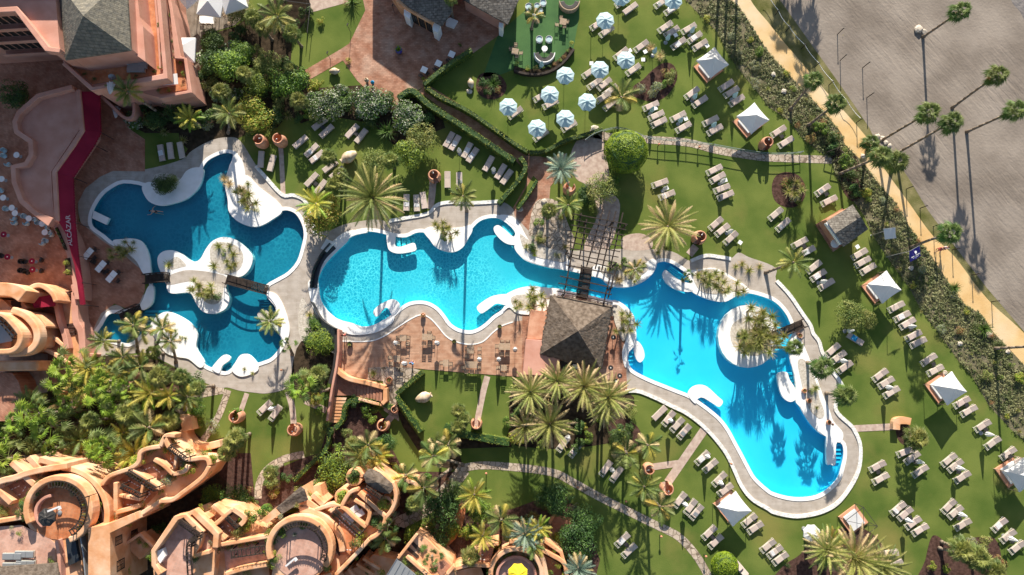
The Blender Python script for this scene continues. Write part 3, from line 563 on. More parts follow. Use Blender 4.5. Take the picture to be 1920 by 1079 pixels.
def fan_leaf(mb, p, az, el, pet, R, mi, n=12):
    d = Vector((cos(az) * cos(el), sin(az) * cos(el), sin(el))); side = Vector((-sin(az), cos(az), 0)); up = d.cross(side)
    if up.z < 0: up = -up
    q = Vector(p) + d * pet; mb.add([Vector(p) - side * .02, Vector(p) + side * .02, q + side * .015, q - side * .015], [(0, 1, 2, 3)], mi)
    dd = (d - up * .35).normalized(); spread = 1.9
    for k in range(n):
        a = -spread + 2 * spread * (k + .5) / n + rv(-.06, .06); r = R * (1 - .3 * abs(a) / spread) * rv(.85, 1.1); hw = spread / n * 1.05
        def pt(aa, rr, h=0): return q + (dd * cos(aa) + side * sin(aa)) * rr + up * h
        tip = pt(a, r * 1.0, -.05) - Vector((0, 0, .38 * r * r)); m1 = pt(a - hw, r * .52, .02); m2 = pt(a + hw, r * .52, .02); mc = pt(a, r * .5, -.03)
        mb.add([q, m1, mc, m2, tip], [(0, 1, 2), (0, 2, 3), (1, 4, 2), (2, 4, 3)], mi)
def fan_crown(n=24, pet=.85, R=.75, mats=('palm', 'mid', 'dry'), low=-.9, seed=1, dead=6):
    random.seed(seed); mb = MB()
    for k in range(n):
        t = (k + .5) / n; el = 1.35 * (1 - t) ** .8 + low * t ** 1.5; az = k * 2.39996 + rv(-.25, .25)
        fan_leaf(mb, (0, 0, -.3 * t), az, el, pet * rv(.8, 1.15), R * rv(.85, 1.1), 0 if t < .55 else 1)
    for k in range(dead):
        fan_leaf(mb, (0, 0, -.5), rv(0, 6.28), rv(-1.4, -1.0), pet * .7, R * .8, 2, 9)
    return mesh(mb, 'fan_crown', [G[m] for m in mats])
def rosette(n=60, L=.8, w=.06, mats=('mid', 'olive'), droop=.4, low=-.2, seed=1, z=0, segs=3):
    random.seed(seed); mb = MB(); rosette_in(mb, n, L, w, droop, low, (0, 0, z), Matrix.Identity(3), segs); return mesh(mb, 'rosette', [G[m] for m in mats])
def rosette_in(mb, n, L, w, droop, low, c, R, segs=3, nm=2):
    for k in range(n):
        t = (k + .5) / n; el = 1.45 * (1 - t) + low * t; az = k * 2.39996 + rv(-.3, .3); p = Vector((0, 0, 0)); side = Vector((-sin(az), cos(az), 0)); ll = L * rv(.8, 1.1)
        vs = []
        for i in range(segs + 1):
            ww = w * (1 - (i / segs) ** 2) + .004; vs += [p - side * ww / 2, p + side * ww / 2]
            e = el - droop * (i + .5) / segs; p = p + Vector((cos(az) * cos(e), sin(az) * cos(e), sin(e))) * ll / segs
        vs = [R @ v + Vector(c) for v in vs]
        mb.add(vs, [(2 * i, 2 * i + 1, 2 * i + 3, 2 * i + 2) for i in range(segs)], 0 if t < .7 or nm < 2 else 1)
def leafblob(n, R, H, leaf, mats, lumps=9, seed=1, z0=.15, flat=0, flowers=0):
    """a shrub: small leaves scattered through several lumps so gaps and clumps show"""
    random.seed(seed); mb = MB(); cs = []
    for k in range(lumps):
        a = rv(0, 6.28); r = R * sqrt(rv(0, 1)) * .68; cs.append((Vector((r * cos(a), r * sin(a), z0 + H * rv(.3, .62))), R * rv(.3, .5)))
    for k in range(n):
        c, cr = random.choice(cs); u = rv(-.35, 1); a = rv(0, 6.28); s = sqrt(max(0, 1 - u * u)); nrm = Vector((s * cos(a), s * sin(a), u)); rr = cr * rv(.72, 1.08)
        p = c + Vector((nrm.x * rr, nrm.y * rr, nrm.z * rr * H / R * .85)); p.z = max(.03, p.z)
        nn = (nrm + Vector((rv(-.7, .7), rv(-.7, .7), rv(-.2, .9)))).normalized(); t = nn.cross(Vector((rv(-1, 1), rv(-1, 1), rv(-1, 1)))).normalized(); b = nn.cross(t); l = leaf * rv(.6, 1.25)
        mi = 0 if random.random() < .62 else 1
        if flowers and random.random() < flowers: mi = 2; l *= .7
        mb.add([p - t * l * .5, p - b * l * .28, p + t * l * .5, p + b * l * .28], [(0, 1, 2, 3)], mi)
    return mesh(mb, 'foliage', [G[m] if m in G else M[m] for m in mats])
M['flower'] = mat('magenta_petals', (.45, .03, .22), .7); M['wflower'] = mat('cream_petals', (.75, .70, .55), .7); M['oflower'] = mat('orange_petals', (.62, .22, .05), .7)
CROWN = {
 'datedry': [feather_crown(50, 4.2, .42, ('olive', 'dry', 'dry'), 26, .95, .0, s) for s in (23, 24, 25)],
 'dateblue': [feather_crown(58, 4.4, .40, ('palm', 'olive', 'dry'), 28, .95, -.2, s) for s in (26,)],
 'date': [feather_crown(54, 4.3, .52, ('olive', 'palm', 'dry'), 26, .95, -.3, s) for s in (1, 2, 3)],
 'blue': [feather_crown(34, 2.9, .55, ('bluepalm', 'bluepalm', 'dry'), 22, .9, .1, s) for s in (4, 5)],
 'queen': [feather_crown(20, 2.7, .65, ('palm', 'olive', 'yellow'), 22, .9, -.2, s) for s in (6, 7)],
 'gold': [feather_crown(22, 2.6, .5, ('yellow', 'lime', 'olive'), 20, .9, .0, s) for s in (8, 9)],
 'fox': [feather_crown(11, 2.5, .8, ('palm', 'yellow', 'dry'), 26, .8, .0, s) for s in (21, 22)],
 'fan': [fan_crown(26, .75, .85, ('palm', 'mid', 'dry'), -.8, s, 6) for s in (10, 11, 12)],
 'fanbig': [fan_crown(13, 1.35, 1.0, ('lime', 'palm', 'dry'), -.4, s, 3) for s in (13, 14)],
 'few': [fan_crown(7, 1.1, .75, ('palm', 'mid', 'dry'), -.2, s, 0) for s in (15, 16)],
 'bushy': [fan_crown(44, .8, .6, ('olive', 'palm', 'dry'), -.2, s, 4) for s in (17, 18)],
}
RO = {
 'cycad': [rosette(70, 1.35, .10, ('mid', 'palm'), .5, -.05, s) for s in (31, 32)],
 'yucca': [rosette(64, .85, .050, ('olive', 'dry'), .15, -.25, s) for s in (33, 34)],
 'agave': [rosette(34, .75, .13, ('silver', 'bluepalm'), .2, .0, s) for s in (35,)],
 'goldagave': [rosette(40, .8, .10, ('lime', 'yellow'), .35, -.1, s) for s in (36,)],
 'grass': [rosette(150, 1.0, .03, ('dry', 'olive'), .9, .0, s, 0, 4) for s in (37, 38)],
}
SH = {
 'green': [leafblob(900, 1.0, 1.1, .17, ('mid', 'lime'), 10, s) for s in (41, 42, 43)],
 'dark': [leafblob(900, 1.0, 1.1, .17, ('dark', 'mid'), 10, s) for s in (44, 45, 46)],
 'lime': [leafblob(800, 1.0, 1.0, .18, ('lime', 'yellow'), 9, s) for s in (47, 48)],
 'olive': [leafblob(900, 1.0, 1.0, .15, ('olive', 'palm'), 10, s) for s in (49, 50)],
 'silver': [leafblob(800, 1.0, .8, .13, ('silver', 'olive'), 10, s) for s in (51, 52)],
 'rust': [leafblob(800, 1.0, .8, .15, ('rust', 'olive'), 9, s) for s in (53,)],
 'glossy': [leafblob(650, 1.0, 1.0, .24, ('mid', 'silver', 'wflower'), 9, s, flowers=.04) for s in (54, 55)],
 'pinkfl': [leafblob(800, 1.0, .9, .15, ('mid', 'dark', 'flower'), 9, s, flowers=.12) for s in (56,)],
 'orangefl': [leafblob(700, 1.0, .8, .15, ('mid', 'olive', 'oflower'), 9, s, flowers=.22) for s in (57,)],
}
BIG = {
 'green': [leafblob(4200, 2.3, 2.6, .22, ('mid', 'lime'), 26, s, 1.0) for s in (61, 62)],
 'dark': [leafblob(4200, 2.3, 2.4, .22, ('dark', 'mid'), 26, s, .9) for s in (63, 64)],
 'glossy': [leafblob(3600, 2.3, 1.7, .26, ('mid', 'silver', 'wflower'), 24, s, .4, 0, .03) for s in (65,)],
 'gold': [leafblob(3600, 2.2, 2.2, .24, ('yellow', 'lime'), 22, s, .7) for s in (66,)],
 'olive': [leafblob(3600, 2.2, 2.2, .20, ('olive', 'palm'), 22, s, .7) for s in (67,)],
}
LOOK = {'green': 'green leafy shrub', 'dark': 'dark leafy shrub', 'lime': 'lime green shrub', 'olive': 'olive green shrub', 'silver': 'silvery shrub', 'rust': 'rust tinted shrub', 'glossy': 'glossy flowering shrub', 'pinkfl': 'pink flowering shrub', 'orangefl': 'orange flowering shrub'}
RLOOK = {'cycad': 'dark cycad', 'yucca': 'spiky yucca', 'agave': 'grey agave', 'goldagave': 'yellow green agave', 'grass': 'straw grass tuft'}
NK = [0]
def pick(l): NK[0] += 1; return l[NK[0] % len(l)]
def shrub(kind, px, py, r=1.0, z=0.0, look=None):
    if r > .05: SHQ.append((r, kind, W(px, py, z), rv(0, 6.28), rv(.8, 1.1), look))
SHQ = []
def flush_shrubs(limit=285):
    SHQ.sort(key=lambda a: -a[0]); seen = []
    for q in SHQ[:]:
        x, y = PX(q[2])
        if not (-12 < x < 1932 and -12 < y < 1091): continue
        seen.append(q)
    for (r, kind, p, a, hz, look) in seen[:limit]:
        o = obj('shrub', pick(SH[kind]), None, p, a, (r, r, r * hz)); L = look or LOOK[kind]; reg(o, L, 'shrub', L + 's', 'shrubs in the planting beds')
    mb = MB(); mats = []
    for (r, kind, p, a, hz, look) in seen[limit:]:
        me = pick(SH[kind]); Mx = Matrix.Translation(p) @ Matrix.Rotation(a, 4, 'Z') @ Matrix.Diagonal((r, r, r * hz, 1)); o0 = len(mb.v); mb.v += [tuple(Mx @ v.co) for v in me.vertices]; ids = []
        for m_ in me.materials:
            if m_ not in mats: mats.append(m_)
            ids.append(mats.index(m_))
        for k, f in enumerate(me.polygons):
            if k % 2: mb.f.append(tuple(i + o0 for i in f.vertices)); mb.m.append(ids[f.material_index])
    o = mb.build('small_planter_shrubs', mats); o['kind'] = 'stuff'
def ros(kind, px, py, s=1.0, z=0.0, look=None):
    p = W(px, py, z + .3); p.z = z + .12; o = obj({'cycad': 'cycad', 'yucca': 'yucca', 'agave': 'agave', 'goldagave': 'agave', 'grass': 'grass_tuft'}[kind], pick(RO[kind]), None, p, rv(0, 6.28), s); L = look or RLOOK[kind]
    return reg(o, L, 'plant', L + 's', 'spiky plants in the gravel beds')
TRM = {}
def bigtree(kind, px, py, s=1.0, h=1.0, look='broad leafy tree', z=0):
    """shrubby tree: short forked trunk and a crown of leaf clumps"""
    c = W(px, py, z + 2.2 * s); r = empty('leafy_tree', (c.x, c.y, z))
    mb = MB(); mb.tube([(0, 0, 0), (.05, 0, .5 * s), (0, .05, 1.1 * s)], [.16 * s, .13 * s, .1 * s], 7)
    for k in range(4):
        a = k * 1.6 + .4; mb.tube([(0, .03, .9 * s), (.5 * s * cos(a), .5 * s * sin(a), 1.5 * s), (1.0 * s * cos(a), 1.0 * s * sin(a), 2.1 * s)], [.08 * s, .06 * s, .03 * s], 5)
    mb.build('trunk', M['bark'], r); obj('crown', pick(BIG[kind]), r, (0, 0, 0), rv(0, 6.28), (s, s, s * h))
    return reg(r, look, 'tree', look + 's', 'leafy trees in the garden')
PLOOK = {'datedry': 'straw tipped date palm', 'dateblue': 'huge date palm', 'date': 'date palm', 'blue': 'blue green palm', 'queen': 'feathery palm', 'gold': 'yellow green palm', 'fox': 'plumed palm', 'fan': 'tall fan palm', 'fanbig': 'broad fan palm', 'few': 'slender palm', 'bushy': 'bushy fan palm'}
def palm(kind, crown, h, s=1.0, base=None, look=None, z=0, tr=.16, tilt=None):
    """crown = photograph position of the crown centre; base likewise for leaning trunks"""
    c = W(crown[0], crown[1], z + h); b = W(base[0], base[1], z) if base else Vector((c.x + rv(-.2, .2), c.y + rv(-.2, .2), z))
    r = empty('palm_tree', b); t = c - b; mb = MB(); n = 7; pts = []
    for i in range(n + 1):
        f = i / n; pts.append((t.x * f ** .9, t.y * f ** .9, t.z * f))
    rs = [tr * (1.5 if i == 0 else 1.08 - .25 * i / n) for i in range(n + 1)]
    for i in range(n):   # ringed bark: slight steps
        mb.tube([pts[i], pts[i + 1]], [rs[i] * 1.03, rs[i + 1] * .97], 9)
    mb.build('trunk', M['bark'], r, True)
    lean = Vector((t.x, t.y, 0)); tl = (0, 0)
    if base and lean.length > .5: tl = (-t.y / max(t.z, 1) * .35, t.x / max(t.z, 1) * .35)
    obj('crown', pick(CROWN[kind]), r, t + Vector((0, 0, .1)), rv(0, 6.28), s, tl)
    L = look or PLOOK[kind]
    return reg(r, L, 'palm tree', L + 's', 'palm trees of the garden')
def yuccatree(px, py, n=3, h=2.2, s=1.0, z=0, look='branching yucca tree'):
    b = W(px, py, z); r = empty('yucca_tree', b); mb = MB(); heads = []
    for k in range(n):
        a = k * 6.283 / n + rv(-.4, .4); rr = rv(.4, 1.0) * s * (0 if n == 1 else 1); hh = h * rv(.75, 1.1)
        p = [(0, 0, 0), (rr * .35 * cos(a), rr * .35 * sin(a), hh * .5), (rr * cos(a), rr * sin(a), hh)]; mb.tube(p, [.09, .07, .055], 6); heads.append((p[-1], a, rr))
    mb.build('trunk', M['bark'], r, True)
    for (p, a, rr) in heads: obj('leaf_head', pick(RO['yucca']), r, p, rv(0, 6.28), 1.0 * s, (rv(-.4, .4), rv(-.4, .4)))
    return reg(r, look, 'tree', look + 's', 'yucca trees by the pools')
# ------------------------------------------------------------------ palms placed from the photograph
TALL = 'tall leaning fan palm'
for (b, c, h, s) in (((1730,70),(1800,22),6.6,1.05), ((1785,203),(1868,142),7.2,1.1), ((1812,248),(1903,207),7.2,1.1), ((1642,270),(1740,212),7.4,1.15), ((1678,290),(1783,230),7.6,1.15), ((1572,327),(1652,293),7.0,1.1), ((1707,464),(1780,437),6.8,1.15), ((1481,207),(1525,152),5.6,1.0), ((1515,236),(1567,195),6.4,1.05), ((1864,654),(1965,648),7.6,1.1)):
    palm('fan', c, h, s * .86, b, TALL, tr=.15)
palm('fan', (1682,303), 4.6, 1.0, (1672,318), 'shorter fan palm'); palm('fan', (1632,268), 3.2, .8, (1625,285), 'shorter fan palm')
for (b, c, h) in (((1541,-118),(1552,-150),6.5), ((1545,-160),(1556,-190),6.0), ((1490,-175),(1500,-205),6.0), ((1522,-190),(1535,-225),6.6), ((1350,-60),(1372,-110),7.5), ((1367,-85),(1390,-130),7.5), ((1384,-75),(1408,-120),6.5)):
    palm('fan', c, h, 1.1, b, 'tall fan palm beyond the edge')
for (c, h, s, b, k, L) in (((1488,492),4.6,.8,(1435,512),'queen','leaning palm'), ((1490,652),4.2,.75,(1428,652),'fan','leaning fan palm'), ((1542,690),3.8,1.0,(1513,680),'fan','fan palm'), ((1585,742),4.0,1.0,(1549,738),'fan','fan palm'), ((1718,822),2.2,1.15,None,'bushy','bushy fan palm'),
    ((700,372),6.2,1.05,None,'dateblue','huge date palm'), ((1252,425),2.2,(1.0,1.0,.5),None,'datedry','huge date palm'), ((1052,318),3.0,.85,None,'blue','blue green palm'), ((1290,520),3.0,.6,None,'few','slender palm'),
    ((868,368),7.6,.72,(875,396),'queen','feathery palm'), ((1165,182),2.4,.95,None,'fox','plumed palm'), ((995,735),4.6,.78,None,'datedry','date palm'), ((1045,715),5.2,.72,None,'datedry','date palm'), ((1095,725),5.4,.85,None,'datedry','date palm'), ((1140,745),5.2,.82,None,'datedry','date palm'), ((1030,795),4.8,.85,None,'datedry','date palm'), ((985,800),4.0,.6,None,'datedry','date palm'), ((1130,770),4.6,.6,None,'datedry','date palm'),
    ((1208,913),3.6,.80,None,'queen','feathery palm'), ((1238,950),5.0,.80,(1212,925),'fox','plumed palm'), ((1600,1045),5.4,1.05,None,'datedry','huge date palm'), ((1560,1010),3.4,.7,None,'gold','golden palm'), ((1800,1030),3.4,1.15,None,'bushy','bushy fan palm'), ((1830,1045),3.6,1.2,(1760,1028),'bushy','bushy fan palm'), ((1862,1070),3.4,1.1,None,'bushy','bushy fan palm'), ((1885,1105),3.0,1.1,None,'bushy','bushy fan palm'),
    ((820,838),3.4,.75,None,'fox','plumed palm'), ((812,855),5.0,.8,(868,872),'fox','plumed palm'), ((795,915),5.2,.85,(845,880),'fox','plumed palm'), ((840,835),4.4,.8,None,'fox','plumed palm'), ((860,800),2.2,.8,None,'bushy','bushy fan palm'), ((870,785),2.0,.7,None,'bushy','bushy fan palm'),
    ((940,975),4.6,.85,None,'fox','plumed palm'), ((985,1000),3.2,.8,None,'blue','blue green palm'), ((1085,1066),3.4,.75,(1075,1030),'blue','blue green palm'), ((905,1005),4.2,.75,None,'gold','yellow green palm'), ((1010,990),3.4,.7,None,'gold','yellow green palm'), ((810,1045),4.4,1.0,(820,985),'few','slender palm'), ((728,985),5.4,.9,None,'few','slender palm'), ((722,1010),4.0,.75,None,'fox','plumed palm'),
    ((430,213),4.6,.8,(428,250),'queen','feathery palm'), ((240,172),7.5,.8,None,'queen','dark feathery palm'), ((520,32),4.0,.95,None,'queen','feathery palm'), ((495,55),3.0,.8,None,'bushy','bushy fan palm'), ((845,0),4.4,.65,None,'bushy','bushy fan palm'), ((1001,30),3.0,.6,None,'fox','plumed palm'),
    ((508,603),3.2,.7,None,'queen','feathery palm'), ((540,647),3.6,.72,(548,665),'few','slender palm'), ((265,620),3.4,.8,None,'fox','plumed palm'), ((250,610),4.2,.75,(258,660),'fox','plumed palm'), ((305,615),3.8,.75,(290,655),'fox','plumed palm'), ((320,640),4.0,.6,(330,680),'fox','plumed palm'), ((195,640),3.0,.65,None,'queen','feathery palm'),
    ((170,690),3.4,.95,None,'gold','yellow green palm'), ((225,700),3.2,.8,None,'gold','yellow green palm'), ((230,670),4.2,.7,None,'fox','plumed palm'), ((132,690),4.5,1.2,None,'fanbig','broad fan palm'), ((205,715),4.6,1.1,None,'fanbig','broad fan palm'), ((120,715),4.4,1.1,None,'fanbig','broad fan palm'), ((195,735),4.2,1.1,(240,740),'fanbig','broad fan palm'), ((72,775),5.2,1.2,(170,770),'fanbig','broad fan palm'), ((95,800),4.6,1.1,(150,795),'fanbig','broad fan palm'),
    ((300,705),4.2,1.1,None,'bushy','bushy fan palm'), ((340,708),3.8,.85,(340,735),'bushy','bushy fan palm'), ((242,775),4.2,1.2,None,'bushy','bushy fan palm'), ((320,790),3.2,.95,None,'bushy','bushy fan palm'), ((170,790),3.8,.9,None,'bushy','bushy fan palm'), ((190,835),5.0,1.0,(255,855),'fanbig','broad fan palm'), ((12,860),5.0,1.1,(125,852),'fanbig','broad fan palm'), ((205,845),4.5,1.0,None,'fanbig','broad fan palm'), ((60,835),3.4,.9,None,'bushy','bushy fan palm'), ((120,812),3.2,.8,None,'bushy','bushy fan palm'), ((30,895),4.6,.9,None,'few','slender palm'),
    ((435,832),3.6,.9,None,'bushy','bushy fan palm'), ((445,820),3.8,.95,None,'bushy','bushy fan palm'), ((425,850),3.2,.8,None,'bushy','bushy fan palm'), ((580,715),3.8,1.05,None,'bushy','bushy fan palm'), ((565,725),4.4,1.0,None,'fanbig','broad fan palm'), ((602,735),3.0,.9,None,'few','slender palm'), ((598,700),3.4,.9,None,'bushy','bushy fan palm'), ((676,855),3.6,.8,None,'queen','feathery palm'), ((690,835),4.2,.8,None,'fox','plumed palm'), ((860,770),1.8,.75,None,'bushy','bushy fan palm'),
    ((460,140),3.0,.85,None,'bushy','bushy fan palm'), ((545,130),2.6,.7,None,'olive' if 0 else 'bushy','bushy fan palm'), ((1030,395),3.4,.8,None,'bushy','bushy fan palm'), ((1065,385),3.6,.7,None,'queen','feathery palm'), ((1190,505),2.6,.6,None,'fox','plumed palm'), ((1175,850),2.6,.9,None,'fox','plumed palm'), ((1215,835),4.0,.75,None,'fox','plumed palm'), ((1548,1030),5.0,.7,None,'date','date palm'), ((1650,1060),4.4,.75,None,'date','date palm')):
    palm(k, c, h, s, b, L)
random.seed(77)
for (x, y, k) in ((155,725,'gold'),(262,690,'fox'),(285,735,'gold'),(350,745,'queen'),(215,760,'fanbig'),(130,760,'fanbig'),(60,750,'queen'),(35,790,'fanbig'),(100,840,'fanbig'),(275,805,'fox'),(230,815,'gold'),(150,825,'queen'),(375,730,'bushy'),(320,745,'gold'),(255,850,'gold'),(10,820,'fanbig'),(290,660,'bushy'),(240,725,'fanbig'),
    (760,890,'fox'),(775,940,'bushy'),(880,1040,'bushy'),(890,925,'gold'),(960,1000,'bushy'),(1000,1020,'fox'),(660,830,'bushy'),(705,850,'gold'),(505,890,'bushy'),(480,40,'bushy'),(545,60,'bushy'),(415,170,'bushy'),(355,225,'gold'),(560,190,'bushy'),(735,300,'bushy'),(640,330,'bushy'),(630,350,'bushy'),(620,300,'bushy'),(590,380,'gold')):
    palm(k, (x + rv(-4, 4), y + rv(-4, 4)), rv(2.4, 4.2), rv(.7, 1.0), None, {'queen': 'feathery palm', 'gold': 'yellow green palm', 'bushy': 'bushy fan palm', 'fanbig': 'broad fan palm', 'fox': 'plumed palm'}[k])
# ------------------------------------------------------------------ spiky plants, yucca trees
for a in ((648,183,1.15),(726,247,1.2),(1845,617,.9),(1790,540,.7),(660,1,1),(925,158,.9),(1478,345,.8)):
    ros('cycad', *a)
for a in ((316,497,1.0),(410,462,1.05),(437,477,1.1),(430,462,.8),(401,499,1.1),(432,502,1.0),(440,495,.9),(425,490,.8),(1010,449,.75),(987,462,.75),(1002,470,.7),(1060,463,.6),(1190,528,.6),(1207,495,.7),(1173,512,.7),(1163,500,.6),(1392,495,.8),(1405,507,1.0),(1425,500,.8),(1380,500,.7),(1530,728,.9),(1010,445,.7),(250,455,.6),(232,470,.7),(465,345,.8),(312,620,.5),(328,620,.55),(347,635,.5),(458,692,.5),(473,700,.5),(1532,765,.5),(1355,512,.6),(1310,520,.5),(700,700,.8),(1020,400,.8),(1052,408,.9),(350,785,.6),(590,645,.9),(580,590,.8),(1582,65,.1)):
    ros('yucca', *a)
for a in ((1085,1075,.8),(385,935,.5),(1000,445,.5),(552,1002,.5),(550,1040,.5)): ros('agave', a[0], a[1], a[2])
for a in ((1000,470,.6),(1002,478,.5),(1452,1020,.1)): ros('goldagave', *a)
for a in ((1220,90,.9),(1238,105,.9),(430,345,.9),(420,335,.8),(1160,525,.9),(455,358,.9)): ros('grass', *a)
for a in ((385,545,4,1.6,.9),(400,552,4,1.5,.9),(375,540,3,1.5,.8),(1395,640,6,2.6,1.3),(1410,620,6,2.8,1.3),(1425,650,5,2.6,1.2),(1385,655,4,2.2,1.1),(1415,600,4,3.0,1.2),(1440,630,4,2.6,1.1),(1400,585,3,2.8,1.2),(1330,528,5,1.6,1.0),(1350,540,4,1.4,.9),(1315,522,4,1.6,.9),(1000,555,4,2.2,1.0),(1000,575,4,2.0,1.0),(970,575,3,1.2,.7),(1165,598,3,1.6,.9),(1178,610,3,1.6,.9),(1160,620,2,1.4,.8),(232,478,5,1.2,.9),(248,468,4,1.3,.8),(320,610,3,1.2,.7),(1022,560,2,1.4,.7),(830,430,5,1.3,.9),(845,440,4,1.3,.8),(462,370,4,1.6,1.0),(475,385,4,1.5,.9),(1235,470,3,1.6,.8),(1380,545,3,1.2,.9),(1480,365,4,2.0,1.0)):
    yuccatree(a[0], a[1], a[2], a[3], a[4])
# ------------------------------------------------------------------ leafy trees, shrubs
for a in (('green',543,152,1.0,1,'round bright green tree'),('glossy',610,195,.9,1,'broad flowering shrub tree'),('glossy',690,185,1.0,1,'broad flowering shrub tree'),('glossy',760,215,.9,1,'broad flowering shrub tree'),('gold',470,215,1.0,1,'yellow green tree'),('green',430,120,.95,1,'dense green tree'),('green',455,95,.7,1,'dense green tree'),('dark',400,120,.75,1,'dark evergreen tree'),('dark',395,75,.7,1,'dark evergreen tree'),
    ('olive',790,262,.95,1,'olive green tree'),('green',765,290,.85,1,'dense green tree'),('olive',700,300,.8,1,'olive green tree'),('gold',600,405,1.0,1,'golden leaved tree'),('gold',615,375,.6,1,'golden leaved tree'),('green',590,605,.4,1,'dense green tree'),('green',600,640,.75,.8,'dense green tree'),('olive',1130,355,.95,1,'open grey green tree'),('dark',1105,365,.6,1,'dark evergreen tree'),
    ('dark',308,345,.62,1,'dark evergreen tree'),('olive',318,340,.45,1,'olive green tree'),('olive',1600,590,.85,1,'pale flowering tree'),('olive',1625,600,.6,1,'pale flowering tree'),('green',630,880,.95,1,'dense green tree'),('green',612,910,.7,1,'dense green tree'),('dark',720,835,.6,1,'dark evergreen tree'),('dark',825,960,1.0,1,'dark evergreen tree'),('dark',855,930,.7,1,'dark evergreen tree'),('green',900,960,.7,1,'dense green tree'),
    ('dark',1050,940,.9,1,'dark evergreen tree'),('dark',1080,1020,1.0,1,'dark evergreen tree'),('dark',1100,975,.8,1,'dark evergreen tree'),('dark',1020,930,.6,1,'dark evergreen tree'),('green',398,930,.6,1,'bright green tree'),('dark',440,935,.7,1,'dark evergreen tree'),('olive',450,25,.8,1,'olive green tree'),('olive',500,120,.8,1,'olive green tree'),('green',480,160,.7,1,'dense green tree'),('gold',590,750,.4,1,'golden leaved tree'),('dark',350,150,.7,1,'dark evergreen tree'),('dark',330,205,.7,1,'dark evergreen tree'),('dark',290,225,.6,1,'dark evergreen tree'),('dark',25,175,.8,1,'dark evergreen tree'),('green',370,765,.5,1,'bright green tree'),('dark',1165,825,.6,1,'dark evergreen tree'),('dark',820,1010,.7,1,'dark evergreen tree'),('green',780,1000,.6,1,'dense green tree')):
    bigtree(*a)
for a in (('lime',655,116,.5),('lime',603,42,.6),('lime',795,149,.35),('green',862,86,.3),('dark',940,58,.3),('silver',885,155,.3),('dark',700,230,1.2),('dark',680,215,1),('glossy',640,175,1.1),('glossy',720,200,1.2),('lime',590,165,.9),('lime',600,160,.7),('glossy',590,190,1),
    ('green',575,215,.8),('dark',560,225,.8),('dark',520,215,1.1),('silver',500,225,1.1),('silver',395,240,1),('lime',350,238,.8),('olive',375,235,.8),('green',480,232,.8),('dark',408,215,1),('olive',470,245,.9),
    ('silver',1225,165,1.0),('silver',1205,168,.9),('rust',1245,140,.7),('olive',1255,150,.9),('green',1240,160,.7),('silver',1218,180,.8),('green',1262,135,.5),('dark',905,160,.8),('dark',932,150,.7),('rust',935,170,.6),('dark',915,175,.6),
    ('rust',1470,345,.7),('silver',1485,370,.8),('green',1492,375,.6),('rust',1500,350,.5),('lime',1498,385,.4),('dark',1590,330,.9),('dark',1600,360,.9),('green',1580,308,1.1),('lime',1620,365,.8),('dark',1555,262,1),('green',1538,245,.9),('green',1525,240,.7),('dark',1560,280,.9),
    ('green',445,775,.9),('lime',362,775,.7),('lime',375,790,.8),('silver',400,800,.9),('green',600,770,.6),('green',690,770,.9),('green',700,785,.7),('lime',715,865,.6),('green',745,880,.6),('lime',740,872,.5),('olive',515,905,.9),('dark',505,905,.6),('lime',520,920,.5),('olive',600,860,.8),
    ('dark',585,620,.8),('green',610,630,.8),('green',620,650,.7),('green',600,655,.6),('dark',575,640,.7),('lime',880,995,.9),('lime',900,1015,1),('green',850,990,.8),('lime',930,1020,.7),('rust',1010,975,.7),('orangefl',1000,965,.6),('silver',990,1010,.8),('green',1020,1010,.8),('pinkfl',1075,1010,.8),('dark',1060,1045,.9),
    ('silver',1515,1000,1.1),('green',1540,1050,.7),('dark',1475,1060,.4),('silver',1790,1012,.9),('silver',1815,1010,.8),('olive',1840,1015,.9),('rust',1870,1050,1),('lime',1745,1060,.6),('lime',1770,1065,.6),('dark',1160,805,.7),('dark',1180,800,.7),('rust',1155,830,.6),('olive',1205,840,.6),
    ('lime',985,820,.9),('green',1100,820,.8),('lime',970,815,.8),('green',1015,835,.8),('dark',1150,815,.7),('lime',1090,800,.7),('green',955,790,.8),('green',1010,420,.7),('silver',1015,440,.6),('dark',998,462,.6),('olive',1015,452,.6),('olive',1045,480,.5),('green',1150,500,.7),('lime',1140,505,.5),('green',1170,492,.6),('dark',1100,375,.8),('olive',1115,395,.7),('green',1150,340,.7),('rust',650,10,.5),('olive',462,382,.6),('rust',448,352,.5),('green',422,475,.5),('green',395,552,.8),('dark',408,556,.7),('olive',1405,640,.8),('olive',1425,625,.7),('green',1388,625,.6),('olive',482,395,.5),('green',310,352,.8),('olive',240,470,.6),('green',1350,545,.5),('olive',1325,535,.5),('green',835,445,.6),('olive',1180,518,.6),('lime',1195,520,.5),('green',1000,565,.6),('olive',975,570,.4),('green',1520,735,.5),('olive',340,635,.4),('green',300,615,.35)):
    shrub(a[0], a[1], a[2], a[3])
def scatter(poly, n, kinds, rr, avoid=(), name=None, seed=1, dmin=16):
    random.seed(seed); xs_ = [p[0] for p in poly]; ys = [p[1] for p in poly]; got = []; tries = 0
    while len(got) < n and tries < n * 60:
        tries += 1; x = rv(min(xs_), max(xs_)); y = rv(min(ys), max(ys))
        if not inside((x, y), poly) or any(hypot(x - a, y - b) < dmin for a, b in got): continue
        if x < -15 or y < -15 or y > 1095: continue
        got.append((x, y)); k = random.choice(kinds)
        if k in SH: shrub(k, x, y, rv(*rr))
        else: ros(k, x, y, rv(*rr) * .8)
scatter(G1, 52, ['dark', 'green', 'dark', 'olive', 'glossy', 'yucca', 'dark'], (.8, 1.3), seed=3, dmin=19)
scatter(S1, 30, ['dark', 'green', 'dark', 'olive', 'yucca', 'green'], (.8, 1.3), seed=4, dmin=20)
